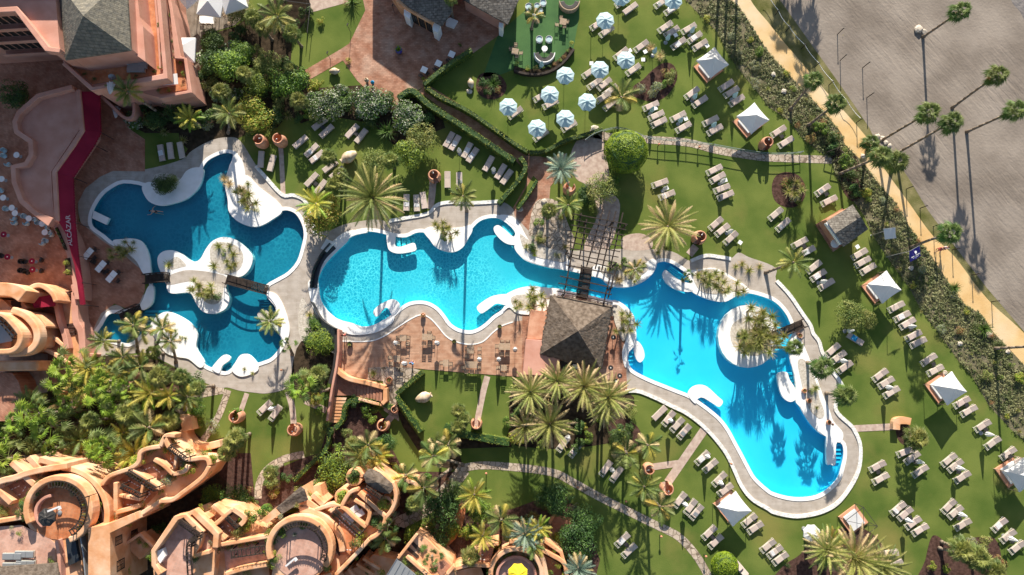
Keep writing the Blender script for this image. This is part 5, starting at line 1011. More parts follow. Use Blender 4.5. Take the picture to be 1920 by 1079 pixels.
def rtable(px, py, R, m, look, h=.74, z=.03):
    r = empty('round_table', (0, 0, 0)); p = W(px, py, h); p.z = z; r.location = p; k = (R, m)
    if k not in TCACHE:
        a = MB(); a.lathe([(.01, h), (R, h), (R, h - .03), (.01, h - .03)], 20); b = MB(); b.tube([(0, 0, 0), (0, 0, h - .03)], .035, 8); b.lathe([(.01, .03), (R * .55, .02), (R * .55, 0)], 14); c = MB(); c.lathe([(.01, h + .02), (.07, h + .02), (.07, h)], 10)
        TCACHE[k] = (mesh(a, 'tabletop', M[m]), mesh(b, 'pedestal', M['alu']), mesh(c, 'centrepiece', M['white']))
    obj('tabletop', TCACHE[k][0], r); obj('pedestal', TCACHE[k][1], r); obj('centrepiece', TCACHE[k][2], r); return reg(r, look, 'table', look + 's', 'round tables on the left terrace')
for (x, y) in ((31,291),(3,336),(6,371),(28,400),(54,410),(79,420),(84,436),(22,390)): rtable(x, y, .36, 'white', 'round white table')
for (x, y) in ((7,440),(14,482),(60,490),(61,506)): rtable(x, y, .36, 'red', 'round dark red table')
def wchair(px, py, ang, m='dark'):
    k = 'wc' + m
    if k not in TCACHE:
        a = MB(); a.lathe([(.01, .42), (.24, .42), (.27, .36), (.24, .30), (.01, .30)], 14); b = MB(); b.lathe([(.30, .32), (.33, .6), (.31, .78), (.27, .78), (.27, .42)], 14, a0=-1.7, a1=1.7); cl = []
        for t in range(4): an = t * pi / 2 + .78; c = MB(); cl.append(('leg', mesh(c.bar((.2 * cos(an), .2 * sin(an), .31), (.23 * cos(an), .23 * sin(an), 0), .03), 'leg', M['dark'])))
        TCACHE[k] = [('seat', mesh(a, 'seat', M[m])), ('backrest', mesh(b, 'backrest', M[m]))] + cl
    p = W(px, py, .5); p.z = .03; r = thing('armchair', TCACHE[k], p, radians(ang)); L = {'dark': 'round dark wicker armchair', 'blue': 'pale grey cafe armchair'}[m]; return reg(r, L, 'armchair', L + 's', 'armchairs on the left terrace')
for (x, y, a) in ((41,491,180),(47,491,180),(76,488,0),(40,508,180),(47,509,180),(76,508,0),(3,480,180),(50,372+140,90)): wchair(x, y, a)
for (x, y, a) in ((8,283,100),(8,293,120),(15,308,-90),(26,410,-60),(28,418,-90),(46,406,150),(50,419,-90),(66,413,20),(72,418,160),(87,427,40),(96,440,0),(94,436,0),(86,452,180),(80,456,-60),(2,358,90),(12,392,150)): wchair(x, y, a, 'blue')
# ------------------------------------------------------------------ buildings and built structures
class B:
    """a building: an Empty at its base and parts given in world coordinates"""
    def __init__(s, name, px, py, label, cat='building', group=None):
        s.r = empty(name, W(px, py, 0)); lab(s.r, label, cat, group)
    def part(s, name, mb, m, sm=False, parent=None, bev=0):
        o = mb.build(name, M[m] if isinstance(m, str) else m, parent or s.r, sm); 
        if parent is None: o.location = -s.r.location
        if bev:
            bm = bmesh.new(); bm.from_mesh(o.data); bmesh.ops.remove_doubles(bm, verts=bm.verts, dist=.001); bm.to_mesh(o.data); bm.free()
            md = o.modifiers.new('bevel', 'BEVEL'); md.width = bev; md.segments = 3; md.limit_method = 'ANGLE'; md.angle_limit = radians(40)
            for p in o.data.polygons: p.use_smooth = False
        return o
    def block(s, name, pts, z0, z1, m, sm=False, bev=0, holes=()):
        return s.part(name, MB().prism(P2(smooth(pts) if sm else pts, z1), z0, z1, [P2(h, z1) for h in holes]), m, bev=bev)
    def sheet(s, name, pts, z, m, sm=False):
        if m in ('tile', 'terradark') and 'floor' in name and pts[0][1] > 800 and z > 2:
            w_ = P2(pts, z); q = offset(w_, -.55); mb = MB()
            for i in range(len(q)):
                a = Vector(q[i]); b = Vector(q[(i + 1) % len(q)]); d = b - a; L = d.length; d.normalize(); n_ = Vector((-d.y, d.x))
                if L < .5: continue
                for k in range(int(L / .36)):
                    c = a + d * (.18 + k * .36); mb.add([(*(c - d * .11 - n_ * .045), z + .012), (*(c + d * .11 - n_ * .045), z + .012), (*(c + d * .11 + n_ * .045), z + .012), (*(c - d * .11 + n_ * .045), z + .012)], [(0, 1, 2, 3)])
            if mb.f: s.part('tile_border', mb, 'white')
        return s.part(name, MB().prism(P2(smooth(pts) if sm else pts, z), z - .05, z), m)
    def wall(s, name, pts, wd, z0, z1, m, sm=False, bev=.07):
        if 'parapet' in name and m == 'orange' and pts[0][1] > 800:
            for (xa, ya) in smooth_open(pts, 3):
                if random.random() < .42: shrub(random.choice(['green', 'dark', 'lime', 'rust', 'silver', 'green', 'olive', 'orangefl']), xa + rv(-7, 7), ya + rv(2, 8), rv(.28, .62), z1 - 1.2)
        return s.part(name, ribbon(MB(), [tuple(W(x, y, z1)[:2]) for x, y in (smooth_open(pts) if sm else pts)], wd, z0, z1), m, bev=bev)
    def window(s, a, b, ztop, t0, t1, z0, z1, out=.04, m='glass', fm='timber'):
        """window on the vertical wall under the top edge a-b (px at ztop); outward is to the right of a->b"""
        A = W(*a, ztop); Bb = W(*b, ztop); d = (Bb - A); L = d.length; d.normalize(); n = Vector((d.y, -d.x, 0)); p = A + d * L * (t0 + t1) / 2; p.z = (z0 + z1) / 2; hw = L * (t1 - t0) / 2; hh = (z1 - z0) / 2
        f = MB()
        for sg in (-1, 1): f.obox(p + d * sg * hw + n * out, d * .05, n * .05, Vector((0, 0, hh + .05))); f.obox(p + Vector((0, 0, sg * hh)) + n * out, d * (hw - .05), n * .05, Vector((0, 0, .05)))
        f.obox(p + n * out, d * .025, n * .045, Vector((0, 0, hh - .05)))
        o = s.part('window', f, fm); g = MB(); g.obox(p + n * (out - .02), d * (hw - .05), n * .02, Vector((0, 0, hh - .05))); s.part('pane', g, m, parent=o)
    def pergola(s, pts, z, wpx, n, m='timber', name='pergola', slat=.07):
        """two rails along pts and rafters across them (pts: centre line in px at z)"""
        c = [tuple(W(x, y, z)[:2]) for x, y in smooth_open(pts)]; w_ = wpx / 16; mb = MB(); t = thick(c, w_); k = len(t) // 2; A = t[:k]; Bq = t[k:][::-1]
        for L_ in (A, Bq): ribbon(mb, L_, .12, z - .14, z)
        for i in range(n):
            f = (i + .5) / n * (k - 1); j = min(int(f), k - 2); q = f - j
            a = Vector(A[j]).lerp(Vector(A[j + 1]), q); b = Vector(Bq[j]).lerp(Vector(Bq[j + 1]), q); mb.bar((a.x, a.y, z + .05), (b.x, b.y, z + .05), slat, .1)
        for f in (0, k // 2, k - 1):
            for L_ in (A, Bq): mb.bar((*L_[f], z - 2.1), (*L_[f], z - .1), .1)
        return s.part(name, mb, m)
def arc(cx, cy, r, a0, a1, n=18, ry=None): return [(cx + r * cos(radians(a0 + (a1 - a0) * i / n)), cy - (ry or r) * sin(radians(a0 + (a1 - a0) * i / n))) for i in range(n + 1)]
def rlounge(px, py, ang, z, look='white lounger on the roof terrace'):
    p = W(px, py, z); r = thing('sun_lounger', LWH if 'white' in look else LGR, p, radians(ang)); return reg(r, look, 'sun lounger', look + 's', 'white loungers on the terraces')
LWH = [(a[0], a[1].copy(), a[2] if len(a) > 2 else []) for a in LB_]
LGR = [(a[0], a[1].copy(), a[2] if len(a) > 2 else []) for a in LB_]
for a in LGR:
    if a[0] == 'mattress': a[1].materials[0] = M['alu']
for a in LWH:
    if a[0] == 'mattress': a[1].materials[0] = M['canvas']
# --- upper left tower with slate roof
t = B('hotel_wing', 190, 160, 'tall pink hotel wing with a grey pyramid roof in the upper left corner', 'building')
t.block('upper_wall', [(126,104),(243,89),(236,-60),(104,-60)], 7, 11.0, 'pink')
rf = MB(); e = [W(122,112,11), W(245,94,11), W(236,-44,11), W(100,-44,11)]; ap = W(156, 30, 14.6)
rf.add([*e, ap], [(0, 1, 4), (1, 2, 4), (2, 3, 4), (3, 0, 4)]); rf.add([*e, *[v - Vector((0, 0, .25)) for v in e]], [(0, 4, 5, 1), (1, 5, 6, 2), (2, 6, 7, 3), (3, 7, 4, 0), (4, 7, 6, 5)]); t.part('roof', rf, 'slate')
t.block('lower_storeys', [(118,116),(172,166),(309,144),(292,-60),(104,-60)], 0, 7.0, 'pink')
t.sheet('terrace_floor', [(128,118),(174,158),(300,140),(284,-60),(240,-60),(243,93)], 7.06, 'tile')
t.wall('parapet', [(118,118),(172,167),(232,157),(310,143),(306,100),(292,-60)], .42, 6.6, 7.9, 'pink')
t.block('dormer_storey', [(238,-60),(243,92),(150,108),(152,114),(247,98),(273,116),(268,50),(262,32),(252,-60)], 6.9, 9.4, 'pink')
for k in range(3): t.window((252,-10), (270,84), 9.4, .12 + .3 * k, .36 + .3 * k, 7.6, 9.1, .03)
t.window((150,112), (246,98), 9.4, .1, .45, 7.3, 8.9); t.window((150,112), (246,98), 9.4, .55, .9, 7.3, 8.9)
t.wall('planter_wall', [(286,-60),(297,60),(300,128)], .18, 7, 7.5, 'pink', bev=0)
c = B('stepped_terrace', 345, 140, 'lower flower terraces stepping down beside the slate roofed wing', 'terrace')
c.block('terrace_body', [(304,-60),(322,20),(333,108),(347,109),(356,172),(298,183),(240,168),(306,146)], 0, 4.4, 'pink')
c.sheet('terrace_floor', [(308,-60),(316,20),(326,112),(343,114),(350,168),(300,177),(294,166),(312,140)], 4.46, 'tile')
c.wall('parapet', [(306,-60),(321,20),(333,108),(347,110),(356,172),(298,183)], .36, 4.2, 5.3, 'pink')
c.sheet('white_awning', [(306,141),(332,138),(334,158),(306,160)], 5.4, 'canvas')
for (x, y, z, k) in ((298,20,7.2,'silver'),(300,50,7.2,'green'),(301,80,7.2,'rust'),(303,105,7.2,'silver'),(302,128,7.2,'green'),(290,136,7.2,'dark'),(318,30,4.5,'green'),(322,55,4.5,'rust'),(325,80,4.5,'dark'),(328,100,4.5,'silver'),(322,112,4.6,'lime'),(340,120,4.6,'lime'),(345,140,4.6,'green'),(318,170,4.6,'lime'),(343,160,4.6,'rust'),(300,172,4.6,'dark'),(255,146,7.2,'dark'),(180,150,7.2,'dark'),(160,140,7.2,'dark')): shrub(k, x, y, .34, z)
rlounge(258,119,0,7.1,'grey lounger'); rlounge(258,132,0,7.1,'grey lounger'); rlounge(262,125,0,7.1,'grey lounger')
for (x, y, z, L) in ((212,146,7.1,'large folded white parasol leaning on the upper left terrace'), (222,192,0,'folded white parasol in the shaded yard below the stepped terraces')):
    r = thing('closed_parasol', PCW, W(x, y, z), 0, 1.5, (.9, .5)); r.location.z = z + .2; lab(r, L, 'parasol')
wb = B('corner_building', 120, 120, 'pink arcaded corner building with rows of dark windows in the upper left corner', 'building')
wb.block('wall', [(-160,-60),(100,-60),(112,95),(88,92),(30,17),(-160,28)], 0, 12.0, 'pink')
wb.block('unseen_roof_shade_block', [(-400,-70),(92,-70),(92,-300),(-400,-300)], 0, 14.2, 'pink'); wb.wall('parapet', [(-160,28),(30,17),(88,92),(112,95)], .5, 11.8, 12.6, 'pink')  # tall block is out of view, added to cast shade on the roof
for row, (z0, z1) in enumerate(((9.3,10.6),(6.6,7.9),(3.6,5.0))):
    for k in range(9): wb.window((-160,28), (30,17), 12.0, .30 + .078 * k, .345 + .078 * k, z0, z1)
    mb = MB(); A = W(-160, 28, 12); Bq = W(30, 17, 12); d = (Bq - A).normalized(); n = Vector((d.y, -d.x, 0)); mid = A.lerp(Bq, .64); mid.z = z0 - .55; mb.obox(mid + n * .35, d * (Bq - A).length * .36, n * .35, Vector((0, 0, .06))); mb.obox(mid + n * .68 + Vector((0, 0, .3)), d * (Bq - A).length * .36, n * .04, Vector((0, 0, .28))); wb.part('balcony', mb, 'pink')
ly = B('yard_planter_wall', 225, 205, 'pointed pink planter wall in the shade below the stepped terraces', 'wall')
ly.wall('wall', [(176,168),(208,198),(232,220),(248,218),(250,195),(240,178)], .35, 0, 2.0, 'pink', True)
# --- pink roof terrace with red awning
p = B('curved_roof', 90, 300, 'shaded pink flat roof with curved parapet left of the red awning', 'roof')
PK = [(135,163),(70,180),(34,212),(27,228),(30,247),(57,265),(58,290),(48,308),(24,313),(26,342),(40,378),(68,402),(95,417),(111,418),(108,380),(104,324),(140,272),(158,245),(150,172)]
p.block('roof', PK, 0, 3.3, 'pink'); p.wall('parapet', PK[:13] + [(95,417)], .55, 3.0, 4.0, 'pink'); p.wall('gutter_kerb', [(142,172),(148,243),(130,270),(95,322),(98,380),(102,412)], .12, 3.3, 3.42, 'pink', bev=0); p.wall('edge_kerb', [(146,168),(153,245),(136,272),(101,322),(106,415)], .5, 3.3, 3.6, 'pink')
aw = B('red_awning', 140, 330, 'long dark red awning with pale lettering beside the pink roof', 'awning')
I_ = [(151,172),(159,246),(141,273),(105,325),(111,418),(124,440),(140,500),(150,572)]; O_ = [(186,172),(188,248),(176,272),(136,333),(140,418),(146,480),(153,530),(158,572)]
mb = MB(); vi = [W(*q, 3.4) for q in I_]; vo = [W(*q, 2.75) for q in O_]; n = len(vi)
for i in range(n - 1): mb.add([vi[i], vi[i + 1], vo[i + 1], vo[i]], [(0, 3, 2, 1)])
aw.part('awning_cloth', mb, 'red')
mb = MB()
for i in range(n - 1):
    a, b = vo[i], vo[i + 1]; L = (b - a).length; k = max(2, int(L / .3))
    for j in range(k):
        p0 = a.lerp(b, j / k); p1 = a.lerp(b, (j + 1) / k); pm = (p0 + p1) / 2 - Vector((0, 0, .34)); p0d = p0 - Vector((0, 0, .2)); p1d = p1 - Vector((0, 0, .2)); mb.add([p0, p1, p1d, pm, p0d], [(0, 1, 2, 3, 4)])
aw.part('scalloped_valance', mb, 'red')
mb = MB()
for i in range(n): mb.tube([vo[i] - Vector((0, 0, 2.75)), vo[i]], .04, 6)
aw.part('posts', mb, 'dark')
def lettering(txt, loc, rz, size, m, parent, name='lettering', tilt=0, ext=.012, sx=1):
    c = bpy.data.curves.new(name, 'FONT'); c.body = txt; c.size = size; c.align_x = 'CENTER'; c.align_y = 'CENTER'; c.extrude = ext; c.offset = .008
    o = bpy.data.objects.new(name + '_source', c); SC.collection.objects.link(o); bpy.context.view_layer.update()
    me = bpy.data.meshes.new_from_object(o.evaluated_get(bpy.context.evaluated_depsgraph_get())); bpy.data.objects.remove(o); me.materials.clear(); me.materials.append(M[m]); me.name = name
    q = bpy.data.objects.new(name, me); SC.collection.objects.link(q); q.parent = parent; q.rotation_mode = 'XYZ'
    q.matrix_local = Matrix.Translation(Vector(loc) - parent.location) @ Matrix.Rotation(rz, 4, 'Z') @ Matrix.Rotation(tilt, 4, 'X') @ Matrix.Diagonal((sx, 1, 1, 1)); return q
lettering('ALCÁZAR', W(131.5, 433, 3.10) + Vector((0, 0, .17)), radians(98), .64, 'letter_pink', aw.r, tilt=.33, sx=1.25)
# --- dividing wall with planters and the stairway
s = B('planter_wall', 128, 480, 'sunlit pink planter wall snaking down beside the red awning', 'wall')
s.block('wall', [(96,418),(108,412),(120,420),(131,440),(138,460),(146,500),(150,540),(149,562),(140,562),(137,545),(134,520),(124,474),(112,450),(102,432)], 0, 2.3, 'pink', bev=.06)
s.sheet('soil', [(103,428),(108,426),(124,462),(126,470),(120,468)], 2.36, 'darksoil'); s.sheet('soil_lower', [(121,485),(131,484),(136,515),(123,517)], 2.36, 'darksoil')
for (x, y, r_, k) in ((126,493,.42,'lime'),(128,511,.42,'lime'),(107,431,.22,'green'),(110,438,.25,'green'),(113,445,.25,'silver'),(117,452,.22,'green'),(120,460,.22,'silver')): shrub(k, x, y, r_, 2.3, look='golden clipped ball' if k == 'lime' else None)
s = B('pink_stairway', 130, 620, 'curving sunlit pink stairway with side walls', 'stairway')
s.block('stair_floor', [(100,545),(138,545),(146,600),(156,650),(158,700),(135,712),(118,690),(124,652),(110,600)], 0, 1.2, 'orange')
s.wall('side_wall', [(93,540),(102,560),(110,600),(120,630),(125,655)], .55, 0, 2.0, 'pink', True); s.wall('side_wall', [(139,548),(141,600),(151,622),(154,660),(155,692)], .75, 0, 2.0, 'pink', True); s.wall('side_wall', [(134,534),(140,556)], .3, 0, 2.0, 'pink')
for k in range(4): s.sheet('step', [(101 + 2 * k,549 + 4.6 * k),(134,546 + 4.6 * k),(135,549.5 + 4.6 * k),(103 + 2 * k,552.6 + 4.6 * k)], 1.28 + .05 * (k % 2), 'soil')
for k in range(5): s.sheet('step', [(121 + 1.6 * k,609 + 4.6 * k),(137 + 1.2 * k,606 + 4.6 * k),(138 + 1.2 * k,609.4 + 4.6 * k),(122 + 1.6 * k,612.4 + 4.6 * k)], 1.28 + .05 * (k % 2), 'soil')
s.sheet('lower_flight', [(80,626),(126,658),(126,684),(72,652)], 1.1, 'terradark'); s.wall('flight_wall', [(78,621),(98,632),(122,652)], .4, 0, 1.8, 'orange'); s.wall('flight_wall', [(73,651),(100,664),(126,682)], .4, 0, 1.8, 'orange')
s.wall('end_wall', [(156,664),(178,667)], .4, 0, 1.2, 'pink')
# --- curved balconies on the left edge
b = B('curved_house', 20, 620, 'ochre house of rounded stacked balconies cut by the left edge', 'building')
OB = [(-40,583),(20,581),(45,592),(63,612),(68,632),(62,650),(45,660),(15,663),(-40,663)]
b.block('storey', OB, 0, 4.6, 'orange', bev=.1); b.wall('outer_parapet', OB[1:8], .75, 4.4, 5.6, 'orange', True, .16); b.wall('inner_parapet', [(-40,592),(-5,590),(18,604),(35,625),(34,645),(20,658),(-10,660)], .6, 4.4, 6.6, 'orange', True, .14)
b.sheet('roof_glazing', [(-40,600),(0,600),(26,630),(22,640),(-40,652)], 5.2, 'alu'); b.sheet('tiled_floor', [(-40,645),(0,642),(22,640),(20,655),(-40,660)], 5.0, 'tile')
b.pergola([(-30,598),(0,600),(28,632)], 6.6, 10, 9)
b.block('shoulder', [(0,560),(18,575),(30,583),(58,585),(76,598),(86,614),(62,612),(48,596),(20,584),(-40,584),(-40,556)], 0, 3.6, 'orange', True, .1)
b.wall('rounded_parapet', [(-40,543),(10,543),(30,548),(42,556)], 1.5, 0, 5.4, 'orange', True, .3); b.wall('curved_wall', [(50,566),(49,550),(58,539),(72,535),(86,541),(98,552),(104,566)], .55, 0, 3.6, 'orange', True, .14)
b.block('wall_base', [(-40,562),(40,564),(52,578),(20,590),(-40,590)], 0, 3.0, 'orange'); b.sheet('entrance_mat', [(20,564),(38,564),(40,584),(22,580)], 3.1, 'timber')
b.sheet('red_canopy', [(56,560),(102,552),(104,574),(64,578)], 2.9, 'red'); b.wall('lower_beam', [(-40,687),(70,686)], 1.15, 0, 3.8, 'orange', bev=.25)
b.block('round_roof', [(-40,700),(22,699),(34,715),(42,740),(44,775),(30,790),(-40,790)], 0, 2.8, M['terradark'])
# --- shops, plaza
sh = B('shop_building', 790, 20, 'smaller dark shingle roof with white end pillars above the brick plaza', 'building')
def slabroof(bd, pts, z, rise, m, name='roof', ridge=None):
    v = [W(x, y, z + h_) for (x, y), h_ in zip(pts, rise)]; mb = MB(); k = len(v); mb.add(v + [a - Vector((0, 0, .22)) for a in v], [tuple(range(k))[::-1] if area([(a.x, a.y) for a in v]) < 0 else tuple(range(k))] + [(i, (i + 1) % k, k + (i + 1) % k, k + i) for i in range(k)]); return bd.part(name, mb, m)
slabroof(sh, [(722,-40),(752,2),(766,14),(828,49),(848,22),(822,-40)], 3.0, [.6,0,0,0,.6,1.2], 'roofgrey')
sh.block('wall', [(715,-40),(745,5),(768,20),(810,44),(826,20),(800,-40)], 0, 2.8, 'orange'); 
for q in ([(758,14),(772,22),(768,36),(757,28)], [(812,40),(826,48),(820,62),(811,56)]): sh.block('white_pillar', q, 0, 2.2, 'white')
for k in range(3): sh.window((768,20), (810,44), 2.8, .05 + .33 * k, .28 + .33 * k, .3, 2.2)
sh2 = B('shop_building', 920, 20, 'larger shingle roofed pavilion above the right end of the brick plaza', 'building')
slabroof(sh2, [(866,-2),(952,46),(990,-40),(880,-70)], 3.2, [0,0,1.2,1.2], 'roofgrey'); sh2.block('wall', [(870,-5),(942,36),(970,-30),(890,-60)], 0, 3.0, 'pink'); sh2.block('white_pillar', [(936,42),(944,44),(942,53),(935,50)], 0, 2.3, 'white')
tb = MB(); tb.prism(P2([(838,38),(845,36),(859,42),(851,55),(836,50)]), 0, .35); o = tb.build('white_tree_bench', M['white']); lab(o, 'white slatted square bench round the palm on the brick plaza', 'bench')
# --- kiosk
sh.block('unseen_plaza_shade_block', [(690,-128),(785,-62),(880,-66),(880,-220),(690,-220)], 0, 5.6, 'pink')  # unseen block, added and shaped so its shadow falls across the plaza
k_ = B('beach_kiosk', 1585, 425, 'grey roofed kiosk on a terracotta base beside the path', 'kiosk')
k_.block('platform', [(1530,421),(1580,391),(1610,440),(1563,472)], 0, .25, 'terra'); k_.block('wall', [(1549,412),(1594,388),(1617,430),(1578,456)], .2, 2.4, 'terracotta')
r0 = [W(1550,415,2.5), W(1599,384,2.5), W(1628,430,2.5), W(1582,463,2.5)]; g0 = W(1566, 438, 3.35); g1 = W(1614, 407, 3.35); mb = MB()
mb.add([*r0, g0, g1], [(0, 4, 5, 1), (3, 2, 5, 4), (0, 3, 4), (1, 5, 2)]); mb.add([*r0, *[v - Vector((0, 0, .18)) for v in r0]], [(0, 4, 5, 1), (1, 5, 6, 2), (2, 6, 7, 3), (3, 7, 4, 0)]); k_.part('roof', mb, 'roofgrey')
mb = MB(); mb.bar(W(1549,418,2.3), W(1577,458,2.3), .35, .5); k_.part('fascia', mb, 'white')
mb = MB(); mb.lathe([(.01, 1.55), (.45, 1.45), (.5, 1.4)], 12); r = empty('round_parasol', W(1555, 461, 0)); mb.build('canopy', M['canvas'], r); mb = MB(); mb.tube([(0, 0, 0), (0, 0, 1.5)], .02, 6); mb.build('pole', M['alu'], r); lab(r, 'small folded grey parasol at the front corner of the kiosk', 'parasol')
# --- thatched pool bar
bar = B('pool_bar', 1083, 622, 'pool bar with a dark thatched pyramid roof', 'bar')
e = [W(1034,554,2.7), W(1148,575,2.7), W(1126,692,2.7), W(1014,664,2.7)]; mb = MB(); ap = W(1084, 621, 5.0); N = 10
for k in range(4):
    a, b2 = e[k], e[(k + 1) % 4]
    for i in range(N):
        for j in range(8):
            def q(u, v):
                pnt = a.lerp(b2, u).lerp(ap, v); pnt.z += .06 * noise.noise(pnt * 1.3) + .12 * sin(pi * v); return pnt
            mb.add([q(i / N, j / 8), q((i + 1) / N, j / 8), q((i + 1) / N, (j + 1) / 8), q(i / N, (j + 1) / 8)], [(0, 1, 2, 3)])
    for i in range(N * 3):   # ragged thatch fringe
        u0, u1 = i / (N * 3), (i + 1) / (N * 3); o_ = ((a + b2) / 2 - (e[0] + e[2]) / 2).normalized() * rv(.05, .25); A2 = a.lerp(b2, u0); B2_ = a.lerp(b2, u1); mb.add([A2, B2_, B2_ + o_ - Vector((0, 0, .3)), A2 + o_ - Vector((0, 0, .3))], [(0, 3, 2, 1)])
bar.part('roof', mb, 'thatch')
bar.block('wall', [(1040,568),(1138,586),(1118,680),(1024,656)], .04, 2.4, 'terracotta')
bar.block('side_room', [(994,580),(1027,585),(1016,637),(988,636)], 0, 2.2, 'terracotta', bev=.05); bar.block('flat_roof_room', [(986,636),(1018,638),(1015,660),(1050,674),(1044,706),(980,703)], 0, 2.5, 'pink', bev=.05)
bar.sheet('counter', [(1048,692),(1086,698),(1085,703),(1048,697)], 1.2, 'terracotta'); bar.sheet('hatch', [(1050,676),(1085,682),(1084,697),(1049,691)], 1.1, 'dark'); bar.sheet('fridge', [(1074,683),(1084,684),(1083,692),(1074,691)], 1.3, 'white')
for (x, y) in ((1150,633),(1162,705),(1145,690),(1155,715)): rtable(x, y, .30, 'dark' if 'dark' in M else 'red', 'round dark bar table', .74, .05)
# --- pergola over the path
pg = B('pergola', 1115, 470, 'dark timber pergola over the path and channel beside the pool bar', 'pergola')
ZP = 2.9; mb = MB(); mb2 = MB()
def bw(a, b, w_=.09, h=.12, z=ZP, m=None): (m or mb).bar(W(*a, z), W(*b, z), w_, h)
for k in range(8): f = k / 7; sm_ = pg.part('slat', MB().bar(W(1074 - 14 * f, 401 + 74 * f, ZP + .14), W(1177 - 20 * f, 421 + 72 * f, ZP + .14), .10, .10), 'timber')
for (a, b) in (((1072,483),(1151,503)),((1060,497),(1149,514)),((1050,518),(1149,540)),((1047,531),(1147,553)),((1044,546),(1149,569))): pg.part('slat', MB().bar(W(*a, ZP + .14), W(*b, ZP + .14), .12, .12), 'timber')
for (a, b) in (((1090,400),(1071,482)),((1100,412),(1086,486)),((1131,392),(1100,500)),((1143,396),(1116,505)),((1155,396),(1128,508)),((1168,399),(1142,512)),((1073,470),(1057,556)),((1143,522),(1131,572)),((1156,500),(1140,560))): pg.part('beam', MB().bar(W(*a, ZP), W(*b, ZP), .14, .16), 'timber')
for (x, y) in ((1075,405),(1174,422),(1064,470),(1155,494),(1056,552),(1132,570),(1100,412),(1150,415),(1070,480),(1146,540)): w0 = W(x, y, ZP); pg.part('post', MB().bar((w0.x, w0.y, 0), (w0.x, w0.y, ZP - .1), .16), 'timber')
# --- footbridges
def bridge(a, b, wpx, label, arch=.25, stepped=False):
    A = W(*a, .5); Bq = W(*b, .5); d = (Bq - A); L = d.length; d.normalize(); n = Vector((-d.y, d.x, 0)); w_ = wpx / 16 / 2; r = empty('footbridge', (A.x, A.y, 0)); lab(r, label, 'footbridge'); O = Vector((A.x, A.y, 0)); N = int(L / .16)
    dk = MB()
    for i in range(N):
        t = (i + .5) / N; z = .16 + arch * sin(pi * t); p_ = A + d * L * t - O; p_.z = z; dk.obox(p_, d * (L / N * .42), n * w_, Vector((0, 0, .03)))
    dk.build('planking', M['timber'], r)
    for s_ in (-1, 1):
        rl = MB(); P = []
        for i in range(9): t = i / 8; p_ = A + d * L * t + n * s_ * w_ - O; p_.z = .95 + arch * sin(pi * t); P.append(p_)
        for i in range(8): rl.bar(P[i], P[i + 1], .09, .09); q = Vector((0, 0, -.4)); rl.bar(P[i] + q, P[i + 1] + q, .05, .05)
        for i in range(0, 9, 2): rl.bar(P[i] - Vector((0, 0, .8)), P[i], .08)
        rl.build('railing', M['timber'], r)
bridge((270,524), (316,520), 17, 'short dark wooden bridge at the left end of the pool islands'); bridge((422,523), (500,544), 17, 'long dark wooden bridge from the pool islands to the right deck', .35); bridge((1449,630), (1508,606), 15, 'dark wooden bridge from the round palm island to the right deck', .25); bridge((1100,500), (1090,560), 20, 'dark wooden bridge below the timber pergola', .2)
bridge((222,596), (262,578), 16, 'small dark bridge over the shaded corner of the left pool', .1)
# --- dark overflow channel and glass screen, west end of the middle pool
ch = B('overflow_channel', 605, 500, 'dark curved overflow channel with a black rail at the west end of the middle pool', 'pool edge')
ch.wall('channel', [(626,462),(606,482),(594,505),(588,540)], .75, 0, .22, 'glass', True, 0); ch.wall('rail', [(618,456),(600,478),(586,508),(581,540)], .10, 0, .95, 'dark', True, 0); ch.block('white_step', [(612,448),(628,455),(612,473),(601,466)], 0, .45, 'white')
fn = B('screen_wall', 630, 640, 'tall thin glass and metal screen between the deck garden and the plank terrace', 'fence')
fn.wall('screen', [(583,566),(600,596),(620,612),(634,618)], .07, 0, 1.3, 'dark', True, 0); fn.wall('wall', [(634,618),(634,660),(630,690),(622,730),(613,790)], .28, 0, 1.6, 'pink', False); fn.wall('dark_cap', [(630,618),(630,660),(626,690),(618,720)], .35, 0, 1.0, 'dark', False, 0)
# --- orange staircase beside the plank terrace
st = B('orange_staircase', 680, 730, 'sunken terracotta staircase turning a corner below the plank terrace', 'stairway')
st.block('landing_wall', [(632,690),(640,706),(655,712),(700,722),(722,728),(722,756),(700,756),(672,746),(660,742),(640,742),(628,742)], 0, .5, 'terradark'); st.wall('curved_wall', [(630,690),(637,700),(655,711),(690,719),(722,728)], .55, 0, 1.3, 'orange', True, .08); st.wall('end_wall', [(722,728),(722,752),(716,758)], .45, 0, 1.3, 'orange'); st.wall('front_wall', [(672,748),(700,756),(718,760)], .35, 0, 1.0, 'orange')
for k in range(9): st.sheet('step', [(664 + 6 * k,715 + 1.4 * k),(669 + 6 * k,716.2 + 1.4 * k),(668 + 6 * k,744 + 1.2 * k),(663 + 6 * k,743 + 1.2 * k)], .56 + .07 * k, 'terradark')
for k in range(8): st.sheet('step', [(627 - 1.3 * k,745 + 6 * k),(650 - 1.6 * k,746 + 6 * k),(648 - 1.6 * k,751 + 6 * k),(626 - 1.3 * k,750.5 + 6 * k)], .5 - .05 * k, M['orange'])
